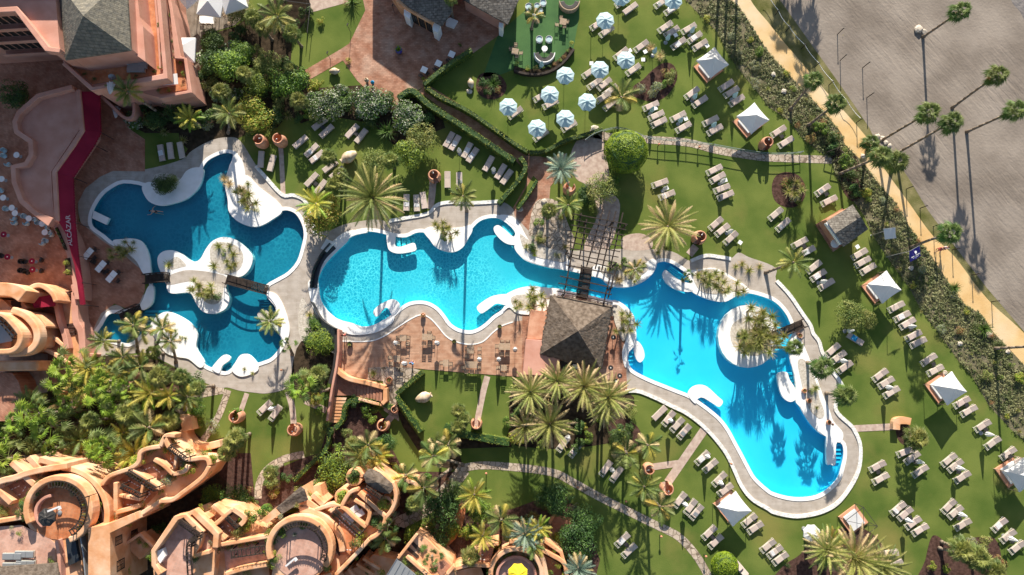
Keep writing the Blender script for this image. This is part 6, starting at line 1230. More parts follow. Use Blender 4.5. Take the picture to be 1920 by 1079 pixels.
# --- white garden awnings, upper left
def awning(px, py, S, ang, label, z=2.9):
    p = W(px, py, z); r = empty('square_parasol', (p.x, p.y, 0)); lab(r, label, 'parasol'); r.rotation_euler = (0, 0, radians(ang)); h = S / 2; mb = MB(); mb.add([(-h, -h, z - .25), (h, -h, z - .25), (h, h, z - .25), (-h, h, z - .25), (0, 0, z + .55)], [(0, 1, 4), (1, 2, 4), (2, 3, 4), (3, 0, 4)]); cn = mb.build('canopy', M['canvas'], r)
    v = MB(); 
    for (a, b2) in (((-h, -h), (h, -h)), ((h, -h), (h, h)), ((h, h), (-h, h)), ((-h, h), (-h, -h))): v.add([(a[0], a[1], z - .25), (b2[0], b2[1], z - .25), (b2[0], b2[1], z - .45), (a[0], a[1], z - .45)], [(0, 1, 2, 3)])
    v.build('valance', M['canvas'], cn); q = MB(); q.tube([(0, 0, 0), (0, 0, z + .5)], .04, 8); q.build('pole', M['alu'], r)
awning(393, 6, 2.9, -8, 'square white parasol over the set table in the upper left garden'); awning(436, -2, 2.8, 18, 'square white parasol at the right end of the timber deck'); awning(340, 92, 3.0, 0, 'square white parasol beside the stepped flower terraces'); awning(352, -14, 2.7, 40, 'square white parasol cut by the upper edge above the timber deck')
tbd = MB(); tbd.box(-.9, .9, -.5, .5, .7, .74); o = obj('banquet_table', mesh(tbd, 'banquet_table', M['white']), None, W(388, 38, .7)); o.location.z = .03; lab(o, 'long white laid table at the edge of the dark timber deck', 'table')
for i in range(7):
    rt = radians(52 * i)
for (x, y, a) in ((376,34,180),(382,44,-90),(392,44,-90),(399,37,0),(422,30,120),(436,36,-60),(430,24,60),(430,44,-90)): chair(x, y, a, 'white garden chair', None, .03, 'chairs on the dark deck')
fe = B('dark_fence', 565, 30, 'dark slatted metal fence beside the small top lawn', 'fence'); mb = MB()
for k in range(26): f = k / 25; a = W(536 + 46 * f, 2 + 6 * f, 0); mb.bar(a, a + Vector((0, 0, 1.3)), .05)
for k in range(18): f = k / 17; a = W(582 - 6 * f, 10 + 52 * f, 0); mb.bar(a, a + Vector((0, 0, 1.3)), .05)
fe.part('bars', mb, 'dark'); mb = MB(); mb.bar(W(536,2,1.3), W(582,8,1.3), .07); mb.bar(W(582,8,1.3), W(576,62,1.3), .07); fe.part('rail', mb, 'dark')
# --- railing above the flagstone path
rl = B('curved_railing', 1280, 262, 'curved pale green railing along the flagstone path beside the round clipped tree', 'railing'); RP = [(1098,262),(1112,252),(1135,243),(1155,239),(1172,241),(1192,248),(1215,257),(1250,261),(1290,264),(1340,271),(1395,281),(1440,287),(1478,287),(1506,284)]
c_ = [W(x, y, 1.0) for x, y in smooth_open(RP, 3)]
for z_ in (1.0, .55):
    mb = MB()
    for i in range(len(c_) - 1): a = c_[i].copy(); b2 = c_[i + 1].copy(); a.z = b2.z = z_; mb.bar(a, b2, .06, .05)
    rl.part('rail', mb, 'rail')
for i in range(0, len(c_), 3): mb = MB(); a = c_[i]; mb.bar((a.x, a.y, 0), (a.x, a.y, 1.05), .09); rl.part('post', mb, 'alu')
# --- lounge on the artificial turf
lo = B('curved_sofa', 1020, 105, 'dark horseshoe sofa with white rim on the artificial turf', 'sofa')
lo.wall('seat', arc(1021, 97, 15, 188, 352, 14), .55, 0, .42, 'dark', False, .05); lo.wall('back_rim', arc(1021, 97, 19.5, 185, 355, 16), .12, 0, .8, 'white', False, .03)
lo2 = B('curved_sofa', 1068, 4, 'dark curved sofa with pale rim cut by the upper edge', 'sofa'); lo2.wall('seat', arc(1068, 0, 14, 190, 350, 12), .5, 0, .42, 'dark', False, .05); lo2.wall('back_rim', arc(1068, 0, 19, 185, 355, 16), .14, 0, .8, 'wood', False, .03)
rtable(1021, 93, .36, 'white', 'round white lounge table', .5, .01)
def tubchair(px, py, R, look='round glass topped lounge chair'):
    r = empty('lounge_chair', W(px, py, 0)); mb = MB(); mb.lathe([(.01, .42), (R * .85, .42), (R, .55), (R, .1), (R * .7, 0)], 18); mb.build('shell', M['white'], r, True); mb = MB(); mb.lathe([(.01, .46), (R * .8, .45), (R * .82, .42)], 18); mb.build('cushion', M['blue'], r); return reg(r, look, 'chair', look + 's', 'round lounge chairs on the turf')
for (x, y, R) in ((1011,77,.42),(1029,77,.42),(991,16,.42),(1007,15,.38),(1018,9,.40),(1004,29,.42),(1014,23,.24)): tubchair(x, y, R)
for (x, y) in ((1056,41),(966,97)): dtable(x, y, -10, .8, .8, 'square wicker lounge table')
for (x, y, a) in ((1044,47,180),(1058,50,-90),(1063,42,0),(1052,36,90),(967,86,90),(977,100,0),(958,92,180),(969,106,-90)): chair(x, y, a, 'wicker lounge chair', None, .01, 'wicker chairs on the turf')
pw = B('curved_planter', 1030, 132, 'curved dark planter wall with flowers along the artificial turf', 'planter'); pw.wall('wall', [(964,132),(985,138),(1010,139),(1035,132),(1057,116),(1076,92)], .28, 0, .55, 'timber', True, 0); pw.wall('soil', [(964,127),(985,133),(1010,133),(1032,127),(1053,111),(1072,90)], .5, 0, .42, 'darksoil', True, 0)
for (x, y, k, s_) in ((969,121,'lime',.4),(988,130,'lime',.42),(1003,129,'orangefl',.42),(1018,127,'green',.3),(1030,125,'dark',.3),(1040,121,'rust',.32),(1050,114,'green',.34),(1058,107,'rust',.36),(1064,96,'green',.3),(1072,84,'lime',.42)): shrub(k, x, y, s_, .35)
# --- seat walls and steps
sw = B('seat_wall', 400, 800, 'curved ochre seat wall with steps above the stepped ochre terraces', 'wall'); sw.block('block', [(337,778),(358,781),(362,806),(341,810)], 0, 2.0, 'orange', bev=.06); sw.wall('curved_wall', [(343,806),(346,820),(357,833),(375,840),(412,832)], .8, 0, 1.8, 'orange', True, .1)
sw = B('round_seat_wall', 1690, 805, 'ochre curved seat wall at the end of the thin path on the right lawn', 'wall'); sw.wall('wall', [(1708,791),(1698,789),(1683,791),(1681,806)], .8, 0, .7, 'orange', True, .08)
bs = B('wooden_beach_steps', 1560, 285, 'dark wooden steps leading from the flagstone path to the beach path', 'steps')
for k in range(7): bs.part('tread', MB().obox(W(1556 + 3.6 * k, 292 - 1.5 * k, .1 + .1 * k), (W(1566, 300) - W(1556, 290)) * .5, (W(1558, 291) - W(1556, 292)) * .5, (0, 0, .03)), 'timber')
for (a, b2) in (((1550,286),(1574,276)),((1562,304),(1584,292))): bs.part('railing', MB().bar(W(*a, .9), W(*b2, 1.3), .08).bar(W(*a, 0), W(*a, .9), .08).bar(W(*b2, 0), W(*b2, 1.3), .08), 'timber')
# --- flags
def flag(base, top, m, label, emb=False):
    a = W(*base, 0); b2 = W(*top, 5.0); r = empty('flagpole', a); lab(r, label, 'flag'); mb = MB(); mb.tube([(0, 0, 0), (b2 - a)], [.06, .035], 8); mb.lathe([(.01, .09), (.09, .05), (.01, 0)], 10, (0, 0, 0)); mb.build('pole', M['alu'], r)
    f = MB(); t_ = b2 - a; n1 = 12; L = 1.35; H_ = 1.25; d1 = Vector((t_.x, t_.y, 0)).normalized()
    vs = []
    for i in range(n1 + 1):
        for j in range(5):
            u = i / n1; v = j / 4; pnt = t_ + Vector((-d1.x * (1 - u) * L + .06 * L, -d1.y * (1 - u) * L, -.05)) + Vector((.22 + .1 * v, -1, -.45)).normalized() * H_ * v; pnt.z += .06 * sin(u * 9 + v * 3); vs.append(pnt)
    f.add(vs, [(i * 5 + j, (i + 1) * 5 + j, (i + 1) * 5 + j + 1, i * 5 + j + 1) for i in range(n1) for j in range(4)]); fl_ = f.build('flag', M[m], r, True)
    ar = MB(); ar.bar(t_, t_ - d1 * L * 1.02, .04); ar.build('top_rail', M['alu'], r)
    if emb:
        def on(u, v): return t_ + Vector((-d1.x * (1 - u) * L + .06 * L, -d1.y * (1 - u) * L, 0)) + Vector((.22 + .1 * v, -1, -.45)).normalized() * H_ * v + Vector((0, 0, .06))
        em = MB(); c0 = on(.45, .36); 
        ring = [c0 + Vector((.13 * cos(k * pi / 6), .15 * sin(k * pi / 6), 0)) for k in range(12)]; em.add(ring, [tuple(range(12))]); em.add([c0 + Vector((-.05, -.1, .005)), c0 + Vector((.05, -.1, .005)), c0 + Vector((0, -.3, .005))], [(0, 2, 1)])
        for (v, wdt, k0) in ((.66, .8, 9), (.80, .55, 6)):
            for k in range(k0): q = on(.5 - wdt / 2 + wdt * (k + .5) / k0, v); em.add([q + Vector((-.035, -.05, 0)), q + Vector((.03, -.05, 0)), q + Vector((.035, .055, 0)), q + Vector((-.02, .045, 0))], [(0, 1, 2, 3)])
        o = em.build('emblem', M['white'], r)
flag((1633,442), (1678,427), 'canvas', 'white flag on the upper flagpole beside the kiosk'); flag((1662,482), (1704,472), 'purple', 'purple flag with white emblem and lettering on the lower flagpole', True)
# --- beach path lamps and rope
for (x, y, h) in ((1453,29,1.2),(1474,59,1.2),(1502,92,1.2),(1528,126,1.2),(1554,160,1.2),(1606,230,1.3),(1570,65,1.6),(1575,114,1.6),(1617,128,1.7),(1625,184,1.6),(1699,355,1.4),(1725,391,1.4),(1750,425,1.4),(1785,469,1.4),(1822,516,1.4),(1859,566,1.3)):
    if 'bp' not in TCACHE:
        q = MB(); q.tube([(0, 0, 0), (0, 0, 1)], .05, 8); q2 = MB(); q2.lathe([(.01, 1.06), (.07, 1.04), (.08, 1.0), (.05, .97)], 10); TCACHE['bp'] = [('pole', mesh(q, 'pole', M['timber'])), ('cap', mesh(q2, 'cap', M['dark']))]
    r = thing('wooden_post', TCACHE['bp'], W(x, y, 0), 0, (1, 1, h)); reg(r, 'slim wooden post', 'post', 'slim wooden posts', 'posts along the beach path')
mb = MB(); RPp = [W(x, y, 0) for x, y in smooth_open([(1430,-12),(1453,26),(1474,57),(1502,90),(1528,124),(1554,158),(1580,193),(1606,227)], 5)]
for i in range(len(RPp) - 1):
    a = RPp[i].copy(); b2 = RPp[i + 1].copy(); a.z = .95 - .2 * sin(pi * (i % 5) / 5); b2.z = .95 - .2 * sin(pi * ((i + 1) % 5) / 5); mb.tube([a, b2], .03, 5)
lab(mb.build('rope_barrier', M['white']), 'thin white rope strung along the posts between path and beach', 'rope')
def lamp(px, py, look='low garden lamp'):
    if 'lp' not in TCACHE:
        q = MB(); q.tube([(0, 0, 0), (0, 0, .75)], .05, 8); q2 = MB(); q2.lathe([(.01, .98), (.12, .92), (.14, .82), (.08, .74)], 12); TCACHE['lp'] = [('post', mesh(q, 'post', M['dark'])), ('lamp_head', mesh(q2, 'lamp_head', M['terracotta']))]
    r = thing('garden_lamp', TCACHE['lp'], W(px, py, 0)); return reg(r, look, 'garden lamp', look + 's', 'low lamps in the gardens')
for a in ((1172,938),(1237,1003),(1320,1040),(1082,912),(912,886),(532,694),(367,712),(1367,868),(795,592+0),(1233,275),(1308,280),(1555,795),(700,862)): lamp(*a)
for (x, y, h) in ((658,62,1.9),(620,112,1.7),(1108,62,1.6),(740,25,1.7)):
    if 'lt' not in TCACHE:
        q = MB(); q.tube([(0, 0, 0), (0, 0, 1.8)], .03, 6); q2 = MB(); q2.obox((.12, 0, 1.82), (.16, 0, 0), (0, .06, 0), (0, 0, .05)); TCACHE['lt'] = [('pole', mesh(q, 'pole', M['dark'])), ('lamp_head', mesh(q2, 'lamp_head', M['dark']))]
    reg(thing('lamp_post', TCACHE['lt'], W(x, y, 0), 1.2, (1, 1, h / 1.8)), 'thin dark lamp post', 'lamp post', 'thin dark lamp posts', 'thin lamp posts')
# --- rocks
def rocks(l):
    for (x, y, s_) in l:
        bm = bmesh.new(); bmesh.ops.create_icosphere(bm, subdivisions=2, radius=1)
        for v in bm.verts: v.co *= 1 + .35 * noise.noise(v.co * 1.2 + Vector((x, y, 0))); v.co.z *= .6
        me = bpy.data.meshes.new('boulder'); bm.to_mesh(me); bm.free(); me.materials.append(M['rock']); o = obj('boulder', me, None, W(x, y, .1), rv(0, 6), s_); reg(o, 'pale boulder', 'boulder', 'pale boulders', 'pale boulders')
rocks(((1115,242,.5),(1633,260,.35),(1645,257,.38),(1655,260,.33),(1661,268,.3),(1668,274,.28),(1640,268,.25),(1688,292,.3),(1722,55,.55),(1733,60,.35),(1618,293,.3),(880,172,.35),(975,392,.4),(1020,378,.35),(585,182,.4),(1450,140,.3),(1470,172,.35),(1708,503,.3),(1772,700,.3),(1855,628,.4),(1890,660,.3),(1800,645,.3)))
# ------------------------------------------------------------------ lower left apartments
WM = 'orange'
a = B('round_terrace_house', 140, 930, 'ochre house with a round tiled roof terrace and dark pergola in the lower left', 'building')
a.block('storeys', arc(108, 957, 62, -60, 240, 30) + [(78,1010),(-60,1000),(-60,1110),(158,1110),(150,1008)], 0, 6.2, WM)
a.sheet('round_floor', arc(108, 957, 55, 0, 360, 36)[:-1], 6.26, 'tile'); a.sheet('side_floor', [(-60,992),(40,985),(90,1008),(104,1020),(105,1062),(-60,1075)], 6.25, 'tilepink')
a.wall('round_parapet', arc(108, 957, 60, -70, 205, 30), .62, 6.0, 7.3, WM, False, .12); a.wall('inner_seat', arc(98, 962, 32, 95, 235, 14), .35, 6.2, 6.75, 'pink', False, .08)
a.pergola(arc(108, 957, 49, -62, 112, 16), 8.2, 9, 26)
a.block('glazed_roof', [(123,1012),(140,1006),(148,1052),(128,1062)], 6.1, 6.6, 'glass'); a.wall('stair_wall', [(105,1014),(110,1045),(112,1110)], .35, 6.1, 7.0, 'pink'); a.wall('stair_wall', [(150,1006),(156,1040),(160,1085)], .12, 6.1, 6.9, 'alu', bev=0)
a.wall('planter_ring', arc(112, 966, 88, -20, 88, 18), .62, 0, 5.9, WM, False, .12); a.block('planter_body', arc(112, 966, 84, -20, 88, 18) + arc(108, 957, 64, 88, -20, 18), 0, 5.2, 'soil')
slabroof(a, [(-60,1068),(106,1056),(114,1110),(-60,1120)], 7.3, [.4,.4,1.2,1.2], 'thatch')
a.wall('left_wall', [(-60,925),(0,903),(25,897),(50,888),(85,880),(125,874)], .65, 0, 6.6, WM, True, .1); 
for q in ([(20,868),(42,888)], [(52,858),(72,880)], [(-5,920),(20,944)], [(45,893),(64,910)], [(72,862),(122,876)]): a.wall('spur_wall', q, .6, 0, 6.4, WM)
a.block('left_body', [(-60,925),(0,903),(50,888),(85,880),(70,910),(52,935),(46,975),(-60,990)], 0, 5.2, WM); a.sheet('left_floor', [(6,915),(45,897),(62,908),(46,935),(22,942)], 5.26, 'terradark'); a.wall('lower_wall', [(-60,988),(0,978),(40,971)], .45, 0, 6.6, WM); a.block('back_body', [(60,860),(122,862),(128,874),(85,880)], 0, 5.4, WM)
for (x, y, r_, k, z) in ((72,920,.7,'dark',6.3),(60,935,.6,'green',6.3),(52,950,.75,'dark',6.3),(55,965,.6,'green',6.3),(12,960,.7,'olive',5.2),(32,960,.6,'silver',5.2),(25,940,.5,'green',5.2),(5,955,.6,'green',5.2),(22,990,.4,'silver',6.3),(40,1000,.4,'green',6.3),(78,895,.5,'silver',5.4),(128,886,.4,'rust',5.3),(150,893,.4,'dark',5.3),(165,903,.4,'green',5.3),(175,918,.45,'green',5.3),(183,930,.4,'dark',5.3),(188,945,.45,'lime',5.3),(184,960,.5,'green',5.3),(178,975,.45,'silver',5.3),(184,985,.5,'green',5.3),(98,1052,.5,'green',6.3),(8,1068,.7,'green',6.3)): shrub(k, x, y, r_, z)
r = thing('open_umbrella', [(q[0], q[1]) + tuple(q[2:]) for q in pr_open(.95, 2.4, 2.0, 'hedgegreen')] if 0 else pr_open(.95, 2.3, 2.0, 'dark'), W(112, 962, 6.3)); lab(r, 'dark green umbrella on the first round terrace', 'umbrella')
rt_ = MB(); rt_.box(-.55, .65, -.09, .09, 0, .14); rt_.box(.5, .8, -.3, .05, 0, .12); o = rt_.build('folded_sunshade', M['canvas']); o.location = W(100, 955, 8.9); o.rotation_euler = (0, 0, radians(22)); lab(o, 'folded white sunshade lying over the dark green umbrella', 'sunshade')
for (x, y) in ((27,1042),(27,1060),(50,1038),(52,1056)): rlounge(x, y, 0, 6.3, 'grey cushioned lounger')
al = B('side_alley', 178, 1040, 'narrow orange tiled alley beside the round terrace house', 'alley'); al.sheet('floor', [(158,985),(180,965),(205,990),(212,1110),(160,1110)], 1.5, 'tile'); al.sheet('base', [(158,985),(180,965),(205,990),(212,1110),(160,1110)], 1.44, WM)
b = B('stepped_ochre_house', 300, 900, 'stepped ochre terraces with tiled floors and thick curving walls', 'building')
b.block('storeys', [(188,905),(200,893),(238,880),(256,868),(262,846),(290,838),(305,820),(322,832),(345,853),(385,858),(394,872),(380,895),(345,922),(325,936),(300,952),(250,975),(206,998),(198,985),(188,960)], 0, 4.8, WM, bev=.05)
for q, m_ in (([(220,905),(238,888),(298,922),(265,958),(222,955)], 'tile'), ([(250,882),(288,864),(318,888),(305,908),(290,912)], 'terradark'), ([(312,845),(326,838),(352,864),(352,880),(326,884),(310,868)], 'tile')): b.sheet('tiled_floor', q, 4.86, m_)
for q in ([(190,910),(205,893),(242,880)], [(240,880),(270,898),(300,917)], [(288,862),(306,873),(324,890)], [(242,880),(258,868),(262,850),(275,842),(300,838)], [(308,818),(315,838),(335,854),(352,862),(385,860),(392,874)], [(392,874),(378,896),(345,922),(322,938),(300,940)], [(300,940),(262,965),(206,995)], [(216,905),(216,960)], [(216,962),(258,950)], [(300,838),(310,818),(328,818)], [(324,890),(345,884),(352,872)]): b.wall('parapet', q, .46, 4.6, 6.0, WM, True, .1)
for q in ([(238,885),(290,918)], [(316,838),(348,862)]): b.pergola(q, 6.8, 7, 12, name='pergola')
for (x, y, r_, k) in ((262,862,.9,'lime'),(270,858,.6,'green'),(318,896,.85,'silver'),(322,888,.6,'dark'),(356,880,.9,'lime'),(350,868,.7,'silver'),(292,838,.8,'olive'),(280,845,.6,'olive'),(258,954,.55,'silver'),(268,945,.5,'orangefl'),(402,862,.7,'lime'),(388,846,.6,'green'),(360,846,.6,'green'),(375,850,.6,'rust'),(150,1,.0,'dark')):
    if r_: shrub(k, x, y, r_, 5.0)
b.block('front_block', [(165,990),(196,985),(252,962),(256,975),(206,1000),(207,1110),(165,1110)], 0, 7.2, WM, bev=.05)
for (t0, t1, z0, z1) in ((.12,.26,5.0,6.2),(.55,.72,4.6,6.0),(.14,.26,2,3.2)): b.window((206,1000), (207,1110), 7.2, t0, t1, z0, z1)
b.block('balcony', [(232,1022),(262,1002),(286,1026),(262,1050)], 0, 3.4, WM, bev=.05); b.wall('balcony_parapet', [(232,1022),(262,1002),(286,1026)], .3, 3.3, 4.2, WM)
for (x, y, r_, k) in ((256,1008,.5,'rust'),(262,1014,.4,'green'),(274,1022,.5,'lime'),(242,1068,.5,'lime'),(296,992,.8,'dark'),(285,1000,.7,'dark'),(310,985,.7,'dark')): shrub(k, x, y, r_, 3.5 if y > 1001 else .2)
for q in ([(222,930),(262,938)], [(268,905),(262,936)], [(330,852),(326,880)]): b.wall('low_partition', q, .3, 4.8, 5.7, WM)
for q in ([(226,912),(262,930)],): b.pergola(q, 6.6, 7, 11)
c = B('angular_roof_house', 360, 1030, 'ochre house with an angular tiled roof terrace and dark pergola', 'building')
c.block('storeys', [(286,1062),(284,1034),(329,970),(346,966),(362,957),(394,988),(408,1000),(405,1030),(398,1110),(292,1110)], 0, 5.8, WM, bev=.05)
c.sheet('tiled_floor', [(293,1058),(292,1036),(333,977),(345,975),(370,1003),(360,1020),(364,1110),(300,1110)], 5.86, 'tilepink'); c.sheet('tiled_floor', [(374,1006),(386,1000),(395,1012),(393,1030),(374,1038)], 5.86, 'tilepink')
c.wall('parapet', [(300,1078),(288,1060),(287,1034),(330,972),(346,968),(379,1001)], .5, 5.6, 6.9, WM, False, .08); c.wall('parapet', [(350,968),(362,960),(395,992),(405,1003),(403,1028)], .6, 5.6, 6.6, WM, False, .08); c.wall('parapet', [(379,1001),(368,1030),(366,1042),(392,1036)], .4, 5.6, 6.7, WM)
c.pergola([(336,978),(372,1004)], 7.6, 7, 12); c.pergola([(370,1008),(354,1026),(358,1110)], 7.6, 7, 22); c.block('white_planter', [(293,1034),(305,1029),(309,1044),(300,1057),(296,1050)], 5.8, 6.5, 'white')
c.block('east_storeys', [(392,990),(395,950),(404,944),(440,952),(458,968),(500,992),(505,1000),(505,1110),(398,1110),(405,1030)], 0, 4.6, WM, bev=.05)
c.sheet('east_floor', [(402,985),(428,972),(446,992),(430,1010),(410,1008)], 4.66, 'terradark'); c.sheet('east_floor', [(420,1030),(500,1014),(504,1060),(424,1074)], 4.66, 'tilepink')
for q in ([(392,992),(410,978),(436,955)], [(398,948),(420,968)], [(414,1022),(460,1014),(505,1006)], [(436,955),(458,972),(450,985)], [(380,965),(392,975)], [(408,1000),(420,1014)], [(422,1078),(455,1068),(500,1060)]): c.wall('parapet', q, .45, 4.4, 5.9, WM, True, .1)
c.pergola([(424,970),(444,990)], 6.4, 6, 8); c.pergola([(432,1040),(500,1030)], 6.4, 12, 10)
for (x, y, r_, k, z) in ((378,954,.6,'lime',4.7),(388,962,.5,'rust',4.7),(460,985,.9,'lime',4.7),(470,970,1.0,'green',4.7),(450,998,.8,'olive',4.7),(408,1030,.6,'dark',5.0),(430,1024,.5,'olive',4.7),(468,1018,.5,'green',4.7),(480,1015,.4,'lime',4.7),(490,965,1,'green',1),(395,1018,.35,'silver',5.9),(505,1020,.5,'green',5)): shrub(k, x, y, r_, z)
d = B('second_round_house', 580, 1000, 'ochre house with a large pale tiled round terrace and arched pergola', 'building')
d.block('storeys', arc(561, 1030, 60, -60, 215, 30) + [(505,1110),(640,1110),(620,1075)], 0, 6.0, WM); d.sheet('round_floor', arc(563, 1032, 53, -80, 240, 36) + [(530,1110),(580,1110)], 6.06, 'tilepink')
d.wall('round_parapet', arc(561, 1030, 58, -35, 200, 30), .6, 5.8, 7.0, WM, False, .12); d.pergola(arc(562, 1030, 47, -28, 128, 16), 7.9, 8, 26)
d.wall('outer_wall', arc(561, 1036, 80, 0, 90, 18), .62, 0, 5.8, WM, False, .12); d.block('planter_body', arc(561, 1036, 76, -5, 90, 18) + arc(561, 1030, 62, 90, -5, 18), 0, 5.0, 'soil')
d.block('east_wing', [(618,962),(632,948),(645,938),(655,925),(668,918),(690,925),(735,945),(736,965),(715,990),(700,1012),(660,1048),(625,1085),(618,1050)], 0, 4.8, WM, bev=.05)
d.sheet('tiled_floor', [(626,968),(636,962),(690,1012),(664,1042),(632,1040)], 4.86, 'tile'); d.sheet('tiled_floor', [(648,952),(664,941),(690,962),(684,984),(668,976)], 4.86, 'terradark'); d.sheet('tiled_floor', [(676,922),(688,914),(712,934),(700,950),(676,935)], 4.86, 'tile')
for q in ([(618,960),(640,952),(662,970),(686,990)], [(640,950),(655,925),(672,918)], [(672,925),(700,950),(708,958)], [(664,938),(692,958),(686,986)], [(692,1012),(665,1042),(628,1080)], [(708,958),(722,972),(710,1000),(692,1012)], [(735,905),(742,930),(735,955),(722,972)], [(590,958),(620,948),(640,952)]): d.wall('parapet', q, .42, 4.6, 5.8, WM, True, .1)
d.pergola([(626,958),(676,1002)], 6.8, 7, 16); d.pergola([(685,915),(714,934)], 6.6, 6, 10)
for (x, y, rr) in ((664,896,13),(643,932,13),(722,946,13),(703,975,12)): d.wall('round_planter', arc(x, y, rr, 0, 350, 16), .35, 0, 5.2, WM, False, .06)
cr = [W(x, y, 6.4) for x, y in ((681,891),(690,880),(697,879),(712,886),(735,906),(738,916),(731,926),(718,925),(700,917),(686,906))]; mb = MB(); cc = sum(cr, Vector()) / len(cr) + Vector((0, 0, .5)); mb.add(cr + [cc], [(i, (i + 1) % len(cr), len(cr)) if area([(q.x, q.y) for q in cr]) > 0 else ((i + 1) % len(cr), i, len(cr)) for i in range(len(cr))]); d.part('curved_shingle_roof', mb, 'thatch')
d.block('roof_base', [(684,892),(697,881),(733,908),(730,922),(702,915),(688,905)], 0, 6.2, WM)
d.wall('garden_wall', [(655,900),(655,886),(668,880),(680,892)], .4, 0, 5.0, WM, True, .08); d.wall('garden_wall', [(736,905),(760,903),(778,908),(782,920)], .4, 0, 4.2, WM, True, .08)
slabroof(d, [(517,953),(563,913),(570,918),(577,938),(560,945),(528,965)], 6.2, [0,.2,.3,0,0,0], 'thatch'); d.block('gable_block', [(490,975),(517,952),(528,962),(500,982)], 0, 6.2, WM); d.block('gable_block', [(517,953),(563,915),(574,938),(528,962)], 0, 5.9, WM)
for q in ([(560,942),(580,955)], [(568,935),(596,955)], [(585,928),(606,948)], [(560,950),(590,960),(610,975)]): d.wall('spur_wall', q, .55, 0, 5.6, WM)
d.block('ridge_block', [(587,912),(600,910),(606,935),(590,930)], 0, 4.5, WM)
for (x, y, r_, k, z) in ((664,896,.85,'lime',4.6),(664,892,.8,'dark',4.8),(643,932,.9,'lime',4.9),(722,946,.85,'lime',4.9),(703,975,.8,'dark',4.8),(678,1005,.7,'lime',5),(668,1018,.7,'olive',5),(508,1000,.6,'green',6),(512,1015,.7,'dark',6),(510,1035,.7,'lime',6),(520,1045,.6,'green',6),(530,1000,.6,'green',6),(535,990,.55,'green',6),(512,1055,.6,'green',6),(600,966,.35,'lime',5),(612,978,.35,'lime',5),(620,990,.4,'green',5),(624,1005,.35,'lime',5),(622,1030,.35,'lime',5),(500,955,.8,'green',5),(492,965,.7,'rust',5),(510,985,.5,'olive',5.4),(525,970,.5,'silver',6),(575,950,.5,'green',5),(600,935,.5,'olive',4.6),(585,925,.6,'green',4),(760,905,.5,'lime',3),(748,915,.6,'lime',3),(770,915,.6,'olive',3)): shrub(k, x, y, r_, z)
ros('agave', 552, 1003, .45, 6); ros('yucca', 556, 948, .5, 6.2)
rlounge(658,960,35,4.9,'white sun lounger'); rlounge(668,968,35,4.9,'white sun lounger')
o = obj('folded_sunshade', rt_ and mesh(rt_, 'folded_sunshade', M['canvas']), None, W(544,1055,6.6), radians(40)); lab(o, 'white folded sunshade on the second round terrace', 'sunshade')
e_ = B('metal_roof_house', 780, 1050, 'ochre house with a grey standing seam metal roof at the lower edge', 'building')
e_.block('storeys', [(744,1050),(782,1000),(800,1010),(848,1058),(860,1110),(740,1110)], 0, 4.2, WM, bev=.05); mb = MB(); v = [W(x, y, 4.8) for x, y in ((744,1048),(784,1082),(770,1125),(712,1100))]; mb.add(v + [q - Vector((0, 0, .15)) for q in v], [(3, 2, 1, 0), (0, 1, 5, 4), (1, 2, 6, 5), (2, 3, 7, 6), (3, 0, 4, 7)])
for k in range(6): f = k / 5; mb.bar(v[0].lerp(v[1], f) + Vector((0, 0, .03)), v[3].lerp(v[2], f) + Vector((0, 0, .03)), .05, .08)
e_.part('metal_roof', mb, 'alu'); e_.wall('parapet', [(746,1048),(782,1002)], .3, 4.1, 4.9, WM); e_.wall('parapet', [(762,1044),(800,1078),(815,1095)], .35, 4.1, 4.9, WM); e_.wall('parapet', [(838,1078),(852,1062)], .35, 4.1, 4.9, WM)
e_.block('west_body', [(640,1075),(680,1060),(700,1040),(744,1050),(715,1110),(640,1110)], 0, 2.6, WM); e_.sheet('tiled_floor', [(812,1060),(832,1050),(846,1062),(828,1082)], 4.26, 'terradark')
for k in range(2): e_.sheet('skylight', [(762 + 6 * k,1030 - 13 * k),(766 + 6 * k,1026 - 13 * k),(786 + 4 * k,1043 - 12 * k),(781 + 4 * k,1048 - 12 * k)], 4.3, 'timber')
for (x, y, r_, k) in ((762,1050,.5,'green'),(770,1058,.5,'dark'),(778,1066,.5,'rust'),(788,1074,.5,'green'),(705,1060,.5,'silver'),(715,1072,.6,'lime'),(690,1068,.5,'dark')): shrub(k, x, y, r_, 4.3 if x > 740 else 2.6)
for (q, w_) in (([(668,1058),(700,1079)], .3), ([(680,1048),(712,1068)], .3), ([(652,1068),(672,1090)], .3)): e_.wall('low_wall', q, w_, 0, 3.2, WM)
f = B('third_round_house', 968, 1070, 'round ochre terrace with yellow umbrella cut by the lower edge', 'building')
f.block('storeys', arc(968, 1078, 50, -20, 200, 26) + [(921,1120),(1018,1120)], 0, 2.9, WM); f.sheet('round_floor', arc(968, 1080, 36, 0, 360, 30)[:-1], 2.98, 'tilepink'); f.wall('round_parapet', arc(968, 1078, 48, -20, 200, 26), .5, 2.8, 3.9, WM, False, .1); f.wall('inner_ring', arc(968, 1081, 36, 0, 180, 20), .3, 2.9, 3.5, 'pink', False, .06)
f.wall('outer_wall', [(955,1016),(985,1017),(1004,1030),(1018,1052),(1026,1090)], .5, 0, 3.6, WM, True, .1); f.wall('outer_wall', [(1004,1026),(1035,1042),(1058,1058),(1064,1090)], .45, 0, 3.2, WM, True, .08); f.wall('outer_wall', [(1022,1016),(1052,1036),(1058,1058)], .4, 0, 3.0, WM, False, .08)
